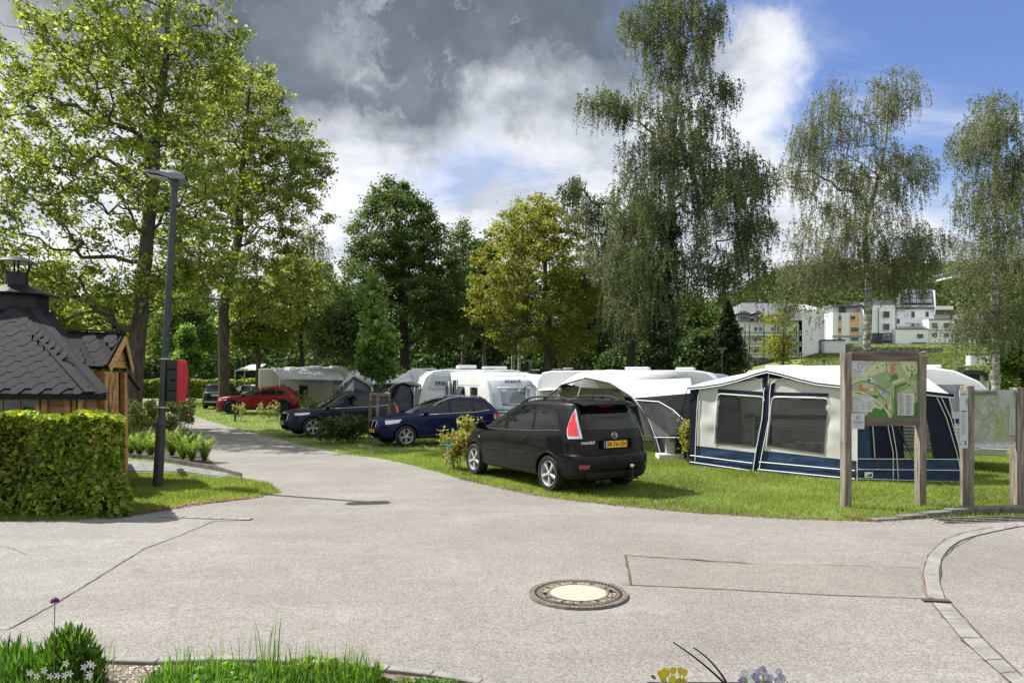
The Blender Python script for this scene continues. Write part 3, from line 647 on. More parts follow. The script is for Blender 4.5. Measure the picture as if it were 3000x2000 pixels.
# T6 tall birch
Y=40; b=Vector((W(1517,872,Y).x,Y,-.2))
mtree('birch_tree','very tall weeping birch with an ivy-covered trunk, tallest tree right of the middle',b,
 [(0,0,0)]+srel(b,Y,[(1517,840,0),(1522,740,0),(1528,650,0),(1534,560,0),(1538,470,0),(1542,380,0),(1548,290,0),(1558,200,0),(1575,100,0),(1590,0,0),(1595,-90,0)]),
 [rel(1550,120,Y,b,100,120,2.6,.8),rel(1500,40,Y,b,75,60,1.8,.4),rel(1610,40,Y,b,65,70,1.7,.4),rel(1560,310,Y,b,95,130,2.7,.9),rel(1450,240,Y,b,80,30,1.2,.26),rel(1385,225,Y,b,60,26,1.1,.12),rel(1600,340,Y,b,120,100,2.8,.7),rel(1500,380,Y,b,80,60,2.2,.35),rel(1650,200,Y,b,45,35,1,.2),rel(1690,400,Y,b,85,75,2.2,.6),rel(1610,460,Y,b,150,110,3.4,1.1),rel(1480,470,Y,b,95,95,2.8,.6),rel(1720,520,Y,b,70,50,1.6,.35),rel(1560,600,Y,b,190,80,3.6,1.),rel(1680,620,Y,b,105,60,3,.6),rel(1440,600,Y,b,100,70,3,.5),rel(1500,690,Y,b,120,50,2.6,.5),rel(1570,-40,Y,b,90,60,2.2,.4)],
 1400,110000,.078,'birch','bark_birch',.30,spread=.30,bf=.22,shell=.5,weep=(.6,2.1,.044,6400),thin=.011,
 stems2=[srel(b,Y,[(1545,330,0),(1490,300,-.2),(1430,270,-.3),(1380,235,-.3),(1345,225,-.3)]),srel(b,Y,[(1535,560,0),(1590,500,0),(1650,420,0),(1700,370,0)]),srel(b,Y,[(1530,620,0),(1600,570,.2),(1690,540,.3),(1740,520,.2)]),srel(b,Y,[(1550,260,0),(1530,160,.2),(1500,60,.1),(1480,0,0)]),srel(b,Y,[(1532,600,0),(1470,540,-.3),(1430,500,-.4)])])
iv=MB(); ivp=srel((0,0,0),Y-.05,[(1515,872,0),(1520,800,0),(1524,740,0),(1528,650,0),(1534,560,0),(1537,490,0)])
n=9000; t_=RNG.uniform(0,1,n)**1.2; k=t_*(len(ivp)-1); i0=np.minimum(k.astype(int),len(ivp)-2); A=np.array(ivp); Cc=A[i0]*(1-(k-i0))[:,None]+A[i0+1]*(k-i0)[:,None]
an=RNG.uniform(0,6.28,n); rad=np.abs(RNG.normal(.42,.12,n))*(1.7-.8*t_)*(1+.35*np.sin(k*9)); Cc[:,0]+=np.cos(an)*rad; Cc[:,1]+=np.sin(an)*rad
V,F=leaves(Cc,.13,flat=.2); ic=link('ivy',npmesh('ivy',V,F,M['ivy'],3)); tag(ic,'dark glossy ivy climbing up the trunk of the tallest birch','ivy')
# companion birch
Y=46; b=Vector((W(1440,872,Y).x,Y,-.2))
mtree('birch_tree','shorter greyish weeping birch just left of the tallest birch, above the white tent',b,
 [(0,0,0)]+srel(b,Y,[(1450,830,0),(1455,760,0),(1450,650,0),(1440,560,0),(1430,490,0)]),
 [rel(1430,560,Y,b,85,90,3,.9),rel(1320,430,Y,b,28,26,.9,.16),rel(1370,490,Y,b,60,40,1.8,.35),rel(1450,690,Y,b,90,90,3,.8),rel(1480,500,Y,b,60,50,2,.4)],
 600,30000,.085,'birch','bark_dark',.25,spread=.30,bf=.22,shell=.5,weep=(.7,2.4,.06,2000),thin=.012,
 stems2=[srel(b,Y,[(1440,560,0),(1390,500,0),(1345,440,0),(1325,410,0)])])
# T7 birch
Y=46; b=Vector((W(1988,872,Y).x,Y,-.2))
mtree('birch_tree','wide pale birch with thin foliage standing behind the map board',b,
 [(0,0,0)]+srel(b,Y,[(1990,800,0),(1994,720,0),(1996,650,0),(1990,590,0),(1985,520,0),(2010,440,0),(2030,350,0),(2040,250,0),(2050,180,0)]),
 [rel(2050,230,Y,b,60,80,2,.5),rel(1930,260,Y,b,85,80,2.4,.6),rel(1860,320,Y,b,50,50,1.5,.3),rel(1960,400,Y,b,130,100,3.6,1.2),rel(2080,400,Y,b,65,70,2.2,.5),rel(1960,540,Y,b,160,80,4,1.2),rel(2100,560,Y,b,95,50,2.6,.5),rel(1870,620,Y,b,90,60,2.8,.5),rel(2040,610,Y,b,130,40,3,.6),rel(1930,620,Y,b,150,38,3,.6),rel(2060,655,Y,b,90,28,2.4,.3),rel(1830,690,Y,b,55,30,2,.25),rel(1840,400,Y,b,50,60,2,.3)],
 1700,76000,.075,'birch_pale','bark_birch',.25,spread=.28,bf=.2,shell=.5,weep=(.5,1.7,.056,6400),thin=.012,
 stems2=[srel(b,Y,[(1992,600,0),(1960,520,0),(1920,430,0),(1890,360,0),(1860,300,0)]),srel(b,Y,[(1990,560,0),(1975,440,.2),(1950,330,.2),(1930,230,.2)]),srel(b,Y,[(1994,640,0),(2060,600,.3),(2120,560,.3),(2170,540,.3)]),srel(b,Y,[(1994,630,0),(1930,600,-.3),(1870,570,-.5)]),srel(b,Y,[(1996,700,0),(1930,690,-.4),(1860,740,-.8)])])
# T8 birch at the right edge
Y=37; b=Vector((W(2286,872,Y).x,Y,-.2))
mtree('birch_tree','slender white-trunked birch at the right edge of the picture',b,
 [(0,0,0)]+srel(b,Y,[(2286,820,0),(2284,740,0),(2285,660,0),(2290,580,0),(2288,500,0),(2282,420,0),(2290,330,0),(2285,250,0),(2280,200,0)]),
 [rel(2280,280,Y,b,55,80,1.6,.5),rel(2230,330,Y,b,45,60,1.3,.3),rel(2300,450,Y,b,100,110,2.4,1.),rel(2290,600,Y,b,110,90,2.6,1.),rel(2340,380,Y,b,60,80,1.6,.5),rel(2250,740,Y,b,75,60,2,.5),rel(2340,720,Y,b,60,60,2,.4)],
 1200,54000,.066,'birch_pale','bark_birch',.20,spread=.25,bf=.2,shell=.5,weep=(.4,1.4,.05,5000),thin=.010,
 stems2=[srel(b,Y,[(2288,500,0),(2250,420,0),(2230,330,0)]),srel(b,Y,[(2290,580,0),(2230,520,.2),(2190,500,.2)]),srel(b,Y,[(2290,520,0),(2340,430,.2),(2380,360,.2)])])
# young maples
Y=24.6; b=Vector((W(868,872,Y).x,Y,Hz(-4.5,24.6)))
mtree('young_maple','slim young maple tied between round wooden stakes behind the dark grey car',b,[(0,0,0)]+srel(b,Y,[(868,905,0),(868,860,0),(866,780,0),(862,700,0),(858,650,0)]),
 [rel(868,790,Y,b,46,70,.75,1.2),rel(868,850,Y,b,50,28,.75,.5),rel(862,710,Y,b,24,50,.4,.5),rel(858,655,Y,b,9,22,.15,.12)],230,3600,.15,'young','bark',.035,spread=.13,bf=.3,lobed=True,thin=.012,asp=1.1)
Y=56; b=Vector((W(434,872,Y).x,Y,0))
mtree('young_maple','small bright green young tree beside the far road behind the red and black board',b,[(0,0,0)]+srel(b,Y,[(434,850,0),(432,800,0),(428,745,0)]),
 [rel(434,825,Y,b,34,32,1.1,1.2),rel(430,775,Y,b,18,28,.6,.6)],160,3800,.21,'young','bark',.06,spread=.22,bf=.3,lobed=True)
# conifer, ivy post trees, yellow tree by the apartment
def conifer(px,base_py,top_py,Y,wpx,label):
    b=W(px,base_py,Y); hgt=(base_py-top_py)*Y/FPX; r=wpx*Y/FPX; root=thing('spruce_tree',b,label,'tree')
    MB().tube([b,b+Vector((0,0,hgt*.95))],[.18,.03],7).build('trunk',M['bark_dark'],root)
    n=15000; t_=RNG.uniform(0,1,n)**.8; a=RNG.uniform(0,6.28,n); lay=np.floor(t_*12)/12; rad=r*(1-t_)**.85*(.45+.6*RNG.uniform(0,1,n))*(1+.25*np.sin(a*5+lay*40))
    Cc=np.stack([np.cos(a)*rad,np.sin(a)*rad,.3+t_*(hgt-.3)-rad*.25],1); V,F=leaves(Cc,.20,asp=.45); link('crown',npmesh('crown',V,F,M['conifer'],3),root)
conifer(1672,868,690,58,56,'dark spruce with drooping tips left of the pale apartment block')
conifer(1352,868,640,62,80,'tall dark conifer right behind the golden oak')
Y=60; b=W(1800,850,Y)
mtree('small_tree','small yellow-flowering tree in front of the apartment balconies',b,[(0,0,0)]+srel(b,Y,[(1800,800,0),(1798,740,0)]),
 [rel(1800,790,Y,b,30,58,1,1),rel(1770,800,Y,b,34,30,1,.4),rel(1790,730,Y,b,34,22,1,.4)],200,2200,.15,'yellowing','bark',.10,spread=.25,bf=.3)
# ---------- further trees filling the edge of the campsite
def bush_tree(px,top,Y,wpx,leafm,name,label,bot=780,n=11000,ls=.24,trunkr=.2,trunkm='bark',group=None,sp=.42,weep=None,zb=None):
    zb=Hz((px-1176)*Y/FPX,Y) if zb is None else zb; b=Vector((W(px,872,Y).x,Y,zb)); mid=(top+bot)/2; rz=(bot-top)/2
    j=RNG.uniform(-.2,.2,8)
    return mtree(name,label,b,[(0,0,0)]+srel(b,Y,[(px+3,bot+(872-bot)*.4,0),(px,bot-rz*.4,0),(px+wpx*.05,mid,0),(px,top+rz*.3,0)]),
     [rel(px,mid,Y,b,wpx*.8,rz*.85,None,1.4),rel(px-wpx*.45,mid+rz*.25,Y,b,wpx*.55,rz*.55,None,.6),rel(px+wpx*.45,mid+rz*.2,Y,b,wpx*.55,rz*.6,None,.6),rel(px+wpx*j[0],top+rz*.35,Y,b,wpx*.4,rz*.4,None,.3),rel(px+wpx*j[1]*2,top+rz*.55,Y,b,wpx*.5,rz*.4,None,.3)],
     380,n,ls,leafm,trunkm,trunkr,spread=sp,bf=.2,group=group,shell=.42,weep=weep,rk=5)
GL='tree of the leafy belt closing the campsite behind the caravans'; GG='trees of the belt behind the caravans'
bush_tree(590,640,58,90,'maple2','lime_tree','olive green rounded tree behind the right side of the second maple trunk',bot=830,n=14000,ls=.19,sp=.36)
bush_tree(420,660,62,90,'wood_mass','lime_tree','green bushy tree between the big maple and the second maple',bot=850,n=12000,ls=.19,sp=.36)
BL=['on the left behind the young bright tree','behind the lamp post and the box sign','behind the second maple trunk','behind the motorhome roof','right of the motorhome awning','just left of the golden oak','behind the thin birch trunk','behind the golden oak crown','under the shorter weeping birch','behind the ivy-covered trunk','left of the dark spruce','between hut porch and big maple','low behind the hut roof','at the left picture edge above the hut','behind the dark hornbeam trunk','between hornbeam and golden oak']
BN=[0]
def belt(px,top,Y,w_,m_,**k):
    BN[0]+=1; return bush_tree(px,top,Y,w_,m_,'belt_tree',('dark green' if m_=='dark_leaf' else 'green')+' background tree '+BL[BN[0]-1],group=GG,**k)
bush_tree(60,640,36,150,'maple2','maple_tree','yellow-green leafy tree directly behind the hut chimney',bot=900,n=17000,ls=.18,sp=.36)
bush_tree(215,700,48,110,'maple','maple_tree','low yellow-green tree between the hut roof and the big maple trunk',bot=880,n=14000,ls=.2,sp=.36)
bush_tree(690,580,62,120,'maple2','lime_tree','yellow-green rounded tree behind the motorhome awning',bot=820,n=17000,ls=.2)
bush_tree(810,690,46,105,'hornbeam','lime_tree','low fresh green tree behind the grey awning tent',bot=840,n=12000,ls=.17,sp=.32)
bush_tree(1062,505,78,48,'birch_pale','ash_tree','thinly leaved pale treetop between the dark hornbeam and the golden oak',bot=700,n=7000,ls=.2,weep=None)
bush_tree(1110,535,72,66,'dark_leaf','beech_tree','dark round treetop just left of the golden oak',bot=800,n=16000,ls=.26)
bush_tree(1190,450,66,38,'birch','birch_tree','grey-green birch top poking up behind the golden oak',bot=800,n=14000,ls=.10,weep=(.8,2.2,.09,900),trunkm='bark_birch',trunkr=.14)
bush_tree(720,500,72,60,'birch','birch_tree','grey-green birch hanging behind the right side of the second maple',bot=800,n=12000,ls=.10,weep=(.8,2.4,.1,900))
bush_tree(1620,760,60,60,'dark_leaf','beech_tree','dark tree right of the ivy birch trunk',bot=870,n=9000,ls=.22)
bush_tree(2352,760,46,70,'wood_mass','shrub_tree','bushy green tree cut by the right picture edge below the birch',bot=875,n=9000,ls=.18)
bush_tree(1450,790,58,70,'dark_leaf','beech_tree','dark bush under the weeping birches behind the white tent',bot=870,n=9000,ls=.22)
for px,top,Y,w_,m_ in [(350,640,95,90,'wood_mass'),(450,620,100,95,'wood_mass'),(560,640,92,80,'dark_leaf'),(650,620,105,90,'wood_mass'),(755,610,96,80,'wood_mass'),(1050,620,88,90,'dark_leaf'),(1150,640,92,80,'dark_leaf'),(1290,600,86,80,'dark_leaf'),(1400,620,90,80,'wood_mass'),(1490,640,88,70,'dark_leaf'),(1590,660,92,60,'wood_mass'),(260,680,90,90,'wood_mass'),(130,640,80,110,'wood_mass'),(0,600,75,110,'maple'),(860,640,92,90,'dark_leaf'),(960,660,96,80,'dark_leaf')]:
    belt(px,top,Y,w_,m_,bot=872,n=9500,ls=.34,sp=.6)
# woodland mass on the hill
def forest(name,label,xr,yr,n,ls,m_):
    n0=2600; x=RNG.uniform(0,1,n0); yy=RNG.uniform(*yr,n0); lo,hi=xr; r=lo+(hi-lo)*x; X=r*yy; Z=H(X,yy)
    hh=RNG.uniform(4,9,n0); rad=RNG.uniform(2.2,4.2,n0); idx=RNG.integers(0,n0,n); u=RNG.normal(0,1,(n,3)); u/=np.linalg.norm(u,axis=1,keepdims=True)
    Cc=np.stack([X[idx],yy[idx],Z[idx]+hh[idx]*.55],1)+u*np.stack([rad[idx],rad[idx],hh[idx]*.5],1)*RNG.uniform(.75,1.05,(n,1))
    V,F=leaves(Cc,ls,asp=1); tag(link(name,npmesh(name,V,F,M[m_],3)),label,'woodland',kind='stuff')
forest('hillside_wood','leafy wood covering the hill above the white houses',(.20,.85),(185,330),110000,1.0,'hill_wood')
forest('distant_wood','far trees along the back of the campsite on the left',(-.85,.22),(118,200),90000,1.1,'wood_mass')
# understorey behind the caravans
def thicket(name,label,pxr,Y,top,n,ls,m_,dep=6):
    px=RNG.uniform(*pxr,n); yy=Y+RNG.uniform(0,dep,n); X=(px-1176)*yy/FPX; zt=(872-top)*Y/FPX+EYE; base=H(X,yy)
    zt2=zt*(.7+.3*np.sin(X*.9)*np.cos(X*.37+yy)); z=base+RNG.uniform(0,1,n)*np.maximum(zt2-base,.3)
    V,F=leaves(np.stack([X,yy,z],1),ls); tag(link(name,npmesh(name,V,F,M[m_],3)),label,'undergrowth',kind='stuff')
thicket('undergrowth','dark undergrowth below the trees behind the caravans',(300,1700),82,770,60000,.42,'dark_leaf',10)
thicket('undergrowth','bushes behind the small flat-roofed building at the right',(2150,2500),66,835,9000,.3,'wood_mass',4)
# ================================================================== CARS
def paint(name,col,rough=.22,metal=.35):
    m=mat(name,col,max(rough,.4),metal*.4,coat=.32,spec=.12); m.node_tree.nodes['Principled BSDF'].inputs['Coat Roughness'].default_value=.02
    t=NT(m.node_tree); b=t.n['Principled BSDF']; o=t.new('ShaderNodeTexCoord').outputs['Object']
    t.put(b.inputs['Coat Roughness'],t.smooth(t.noise(o,3,5,.7),.35,.75,.01,.05)); sx=t.new('ShaderNodeSeparateXYZ'); t.put(sx.inputs[0],o)
    dirt=t.m('MULTIPLY',t.smooth(sx.outputs[2],.75,.15),t.smooth(t.noise(o,5,5,.7),.3,.75)); t.put(b.inputs['Base Color'],t.mix(t.m('MULTIPLY',dirt,.10),col,(.10,.09,.075)))
    return m
M['paint_black']=paint('paint_black',(.003,.003,.0035),.25,.2)
M['paint_blue']=paint('paint_blue',(.004,.009,.055),.25,.55)
M['paint_grey']=paint('paint_grey',(.018,.022,.034),.28,.5)
M['paint_red']=paint('paint_red',(.23,.006,.010),.3,.45)
M['paint_dark']=paint('paint_dark',(.018,.022,.022),.3,.4)
M['paint_white']=paint('paint_white',(.62,.64,.64),.35,.0)
M['car_glass']=mat('car_glass',(.004,.005,.005),.01,0,spec=.5)
M['tint_glass']=mat('tint_glass',(.02,.03,.035),.02,0,spec=.8)
M['plastic']=mat('plastic',(.018,.018,.019),.55,spec=.3)
M['rubber']=mat('rubber',(.017,.017,.018),.8,vscale=20,col2=(.028,.026,.024),spec=.25)
M['alloy']=mat('alloy',(.50,.50,.51),.35,.25)
M['alloy_dark']=mat('alloy_dark',(.03,.03,.032),.35,.6)
M['chrome']=mat('chrome',(.78,.79,.80),.12,1.)
M['lamp_clear']=mat('lamp_clear',(.62,.65,.68),.08,.55,spec=.8,coat=1)
M['lamp_dark']=mat('lamp_dark',(.10,.11,.12),.06,.3,spec=.8,coat=1)
M['lamp_red']=mat('lamp_red',(.62,.012,.022),.10,0,spec=.7,coat=1)
M['lamp_deep']=mat('lamp_deep',(.16,.008,.012),.12,0,spec=.6,coat=1)
M['plate_yellow']=mat('plate_yellow',(.85,.47,.02),.5)
M['plate_white']=mat('plate_white',(.75,.76,.76),.5)
M['plate_blue']=mat('plate_blue',(.02,.06,.42),.5)
M['ink']=mat('ink',(.008,.008,.008),.6)
M['white']=mat('white',(.78,.78,.77),.5)
M['gap']=mat('gap',(.002,.002,.002),.9,spec=.1)
def car_body(rows,n=5):
    """rows: (z, xr, xf, w, nr, nf); catmull interpolation between contour levels"""
    A=np.array(rows,float); K=len(A); lv=[]
    for i in range(K-1):
        p0,p1,p2,p3=A[max(i-1,0)],A[i],A[i+1],A[min(i+2,K-1)]
        for j in range(n):
            t=j/n; m1=(p2-p0)*.5; m2=(p3-p1)*.5
            lv.append((2*t**3-3*t**2+1)*p1+(t**3-2*t**2+t)*m1+(-2*t**3+3*t**2)*p2+(t**3-t**2)*m2)
    lv.append(A[-1]); vs=[]; 
    q=[(1,v) for v in np.linspace(0,1,13)]+[(u,1) for u in np.linspace(1,0,29)[1:]]
    for z,xr,xf,w_,nr,nf in lv:
        cx=(xr+xf)/2; a=(xf-xr)/2; ring=[]
        def pt(u,v,nn,sx,sy):
            r=1/((abs(u)**nn+abs(v)**nn)**(1/nn)); return (cx+sx*a*u*r, sy*w_*v*r, z)
        ring+=[pt(u,v,nf,1,1) for u,v in q]+[pt(u,v,nr,-1,1) for u,v in reversed(q[:-1])]
        ring+=[pt(u,v,nr,-1,-1) for u,v in q[1:]]+[pt(u,v,nf,1,-1) for u,v in list(reversed(q[:-1]))[:-1]]
        vs.append(ring)
    k=len(vs[0]); V=[p for r in vs for p in r]; F=[(i*k+j,i*k+(j+1)%k,(i+1)*k+(j+1)%k,(i+1)*k+j) for i in range(len(vs)-1) for j in range(k)]
    F.append(tuple(range(k-1,-1,-1))); F.append(tuple((len(vs)-1)*k+j for j in range(k)))
    return V,F
class Proj:
    def __init__(s,V,F): s.b=BVHTree.FromPolygons([Vector(v) for v in V],F)
    def hit(s,kind,h,z,sg=1):
        if kind=='side': o=Vector((h,3*sg,z)); d=Vector((0,-sg,0))
        elif kind=='rear': o=Vector((-6,h,z)); d=Vector((1,0,0))
        elif kind=='front': o=Vector((6,h,z)); d=Vector((-1,0,0))
        elif kind=='top': o=Vector((h,z,4)); d=Vector((0,0,-1))
        elif kind=='rdiag': d=Vector((1,-sg,0)).normalized(); hv=Vector((1,sg,0)).normalized(); o=hv*h+Vector((0,0,z))-d*6
        elif kind=='fdiag': d=Vector((-1,-sg,0)).normalized(); hv=Vector((-1,sg,0)).normalized(); o=hv*h+Vector((0,0,z))-d*6
        p,n,i,_=s.b.ray_cast(o,d)
        if p is None: return None,None
        if n.dot(d)>0: n=-n
        return p,n
    def patch(s,mb,kind,bot,top,nu=14,nv=8,sg=1,o=.004,bulge=0.):
        b=interp([Vector((*p,0)) for p in bot],nu); t=interp([Vector((*p,0)) for p in top],nu); rows=[]
        for j in range(nv):
            r=[]
            for i in range(nu):
                q=b[i].lerp(t[i],j/(nv-1)); p,n=s.hit(kind,q.x,q.y,sg)
                if p is None: p,n=s.hit(kind,q.x*.97,q.y-.02,sg)
                if p is None: return
                e=o+bulge*math.sin(math.pi*i/(nu-1))**.5*math.sin(math.pi*j/(nv-1))**.5 if bulge else o
                r.append(p+n*e)
            rows.append(r)
        # rim down to the body so that the panel has thickness
        mb.grid(rows); bd=rows[0]+[r[-1] for r in rows[1:]]+rows[-1][::-1][1:]+[r[0] for r in rows[::-1][1:-1]]
        ce=sum((p for r in rows for p in r),Vector())/(nu*nv)
        return rows
    def strip(s,mb,kind,pts,wd,sg=1,o=.002,step=.05,hgt=0.):
        q=[]
        P_=[Vector((*p,0)) for p in pts]; 
        for a,b in zip(P_[:-1],P_[1:]):
            m_=max(1,int((b-a).length/step)); q+=[a.lerp(b,i/m_) for i in range(m_)]
        q.append(P_[-1]); hp=[s.hit(kind,c.x,c.y,sg) for c in q]; hp=[h for h in hp if h[0] is not None]
        if len(hp)<2: return
        L=[];Rr=[];C_=[]
        for i,(p,n) in enumerate(hp):
            t=(hp[min(i+1,len(hp)-1)][0]-hp[max(i-1,0)][0]).normalized(); x=t.cross(n).normalized()
            L.append(p+x*wd/2+n*o); Rr.append(p-x*wd/2+n*o); C_.append(p+n*(o+hgt))
        mb.grid([L,C_,Rr] if hgt else [L,Rr])
def nocap(mb):
    mb.f=[f for f in mb.f if len(f)<=4]; return mb
def wheel(parent,x,y,r,sg,wd=.21,style='five',rimm='alloy',rimr=.70):
    m3=Matrix.Rotation(R(90)*(-sg),3,'X')      # local z -> +-y (outward)
    c=Vector((x,y,r)); h=wd/2; rr=r*rimr
    ty=nocap(MB().lathe([(rr,-h*.8),(r*.93,-h),(r*.985,-h*.8),(r,-h*.5),(r,h*.5),(r*.985,h*.8),(r*.93,h),(rr*1.06,h*.98),(rr,h*.80)],c,40,m3)).build('wheel',M['rubber'],parent,smooth=True,world=False)
    nocap(MB().lathe([(rr*1.01,-h*.7),(rr*1.01,h*.84),(rr*.97,h*.90),(rr*.93,h*.84),(rr*.90,h*.3),(rr*.88,-h*.6)],c,40,m3)).build('rim',M[rimm],ty,smooth=True,world=False)
    MB().lathe([(rr*.87,h*.02),(.0,h*.05)],c,24,m3).build('brake_disc',M['alloy_dark'],ty,world=False)
    MB().lathe([(rr*.20,h*.2),(rr*.20,h*.80),(rr*.10,h*.86),(0,h*.86)],c,20,m3).build('hub_cap',M[rimm],ty,smooth=True,world=False)
    n={'five':5,'double':5,'blade':5,'multi':8}[style]
    for i in range(n):
        for dd in ((-.16,.16) if style=='double' else (0,)):
            a=2*math.pi*(i+.25)/n+dd*.55; a2=2*math.pi*(i+.25)/n+dd*1.25
            w0,w1={'five':(.155,.27),'double':(.10,.12),'blade':(.16,.46),'multi':(.10,.18)}[style]
            w0*=rr; w1*=rr
            d0=Vector((math.cos(a),math.sin(a),0)); d1=Vector((math.cos(a2),math.sin(a2),0)); n0=Vector((-d1.y,d1.x,0))
            p=[d0*rr*.12-n0*w0/2,d1*rr*.93-n0*w1/2,d1*rr*.93+n0*w1/2,d0*rr*.12+n0*w0/2]
            zt=[h*.74,h*.82,h*.82,h*.74]
            vs=[c+m3@(q+Vector((0,0,z))) for q,z in zip(p,zt)]+[c+m3@(q+Vector((0,0,z-h*.35))) for q,z in zip(p,zt)]
            MB().add(vs,[(0,1,2,3),(7,6,5,4),(0,4,5,1),(1,5,6,2),(2,6,7,3),(3,7,4,0)]).build('spoke',M['alloy' if style!='multi' else 'alloy_dark'],ty,world=False,bevel=.006,seg=1)
    if style=='five':
        for i in range(5):
            a=2*math.pi*(i+.75)/5; q=c+m3@Vector((math.cos(a)*rr*.28,math.sin(a)*rr*.28,h*.74)); MB().lathe([(.012,0),(.012,.008),(0,.008)],q,8,m3).build('wheel_nut',M['gap'],ty,world=False)
    return ty
def carve(root,V,F,axles,wr,depth,mm,name='body'):
    me=bpy.data.meshes.new(name); me.from_pydata(V,[],F); bm=bmesh.new(); bm.from_mesh(me); bmesh.ops.recalc_face_normals(bm,faces=bm.faces); bm.to_mesh(me); bm.free()
    me.materials.append(M[mm]); me.materials.append(M['gap']); o=bpy.data.objects.new(name,me); COL.objects.link(o)
    cb=MB()
    for ax,rz_ in axles:
        for sg in(1,-1):
            m3=Matrix.Rotation(R(90),3,'X'); cb.lathe([(wr,-depth/2),(wr,depth/2)],(ax,sg*(.93+depth/2-.36),rz_),36,m3)
    cme=bpy.data.meshes.new('c'); cme.from_pydata(cb.v,[],cb.f); bm=bmesh.new(); bm.from_mesh(cme); bmesh.ops.recalc_face_normals(bm,faces=bm.faces); bm.to_mesh(cme); bm.free()
    co=bpy.data.objects.new('c',cme); COL.objects.link(co)
    md=o.modifiers.new('b','BOOLEAN'); md.object=co; md.operation='DIFFERENCE'; md.solver='EXACT'
    dg=bpy.context.evaluated_depsgraph_get(); nm=bpy.data.meshes.new_from_object(o.evaluated_get(dg)); o.modifiers.clear(); o.data=nm; bpy.data.objects.remove(co)
    if len(nm.materials)<2: nm.materials.append(M['gap'])
    for p in nm.polygons:
        p.use_smooth=True; p.material_index=0
        for ax,rz_ in axles:
            d=math.hypot(p.center.x-ax,p.center.z-rz_)
            if d<wr*1.01 and (abs(p.center.y)<.60 or (abs(p.normal.y)<.35 and d>wr*.9)): p.material_index=1
        if p.normal.z<-.8 and p.center.z<.3: p.material_index=1
    nm.set_sharp_from_angle(angle=R(38)); o.parent=root; return o
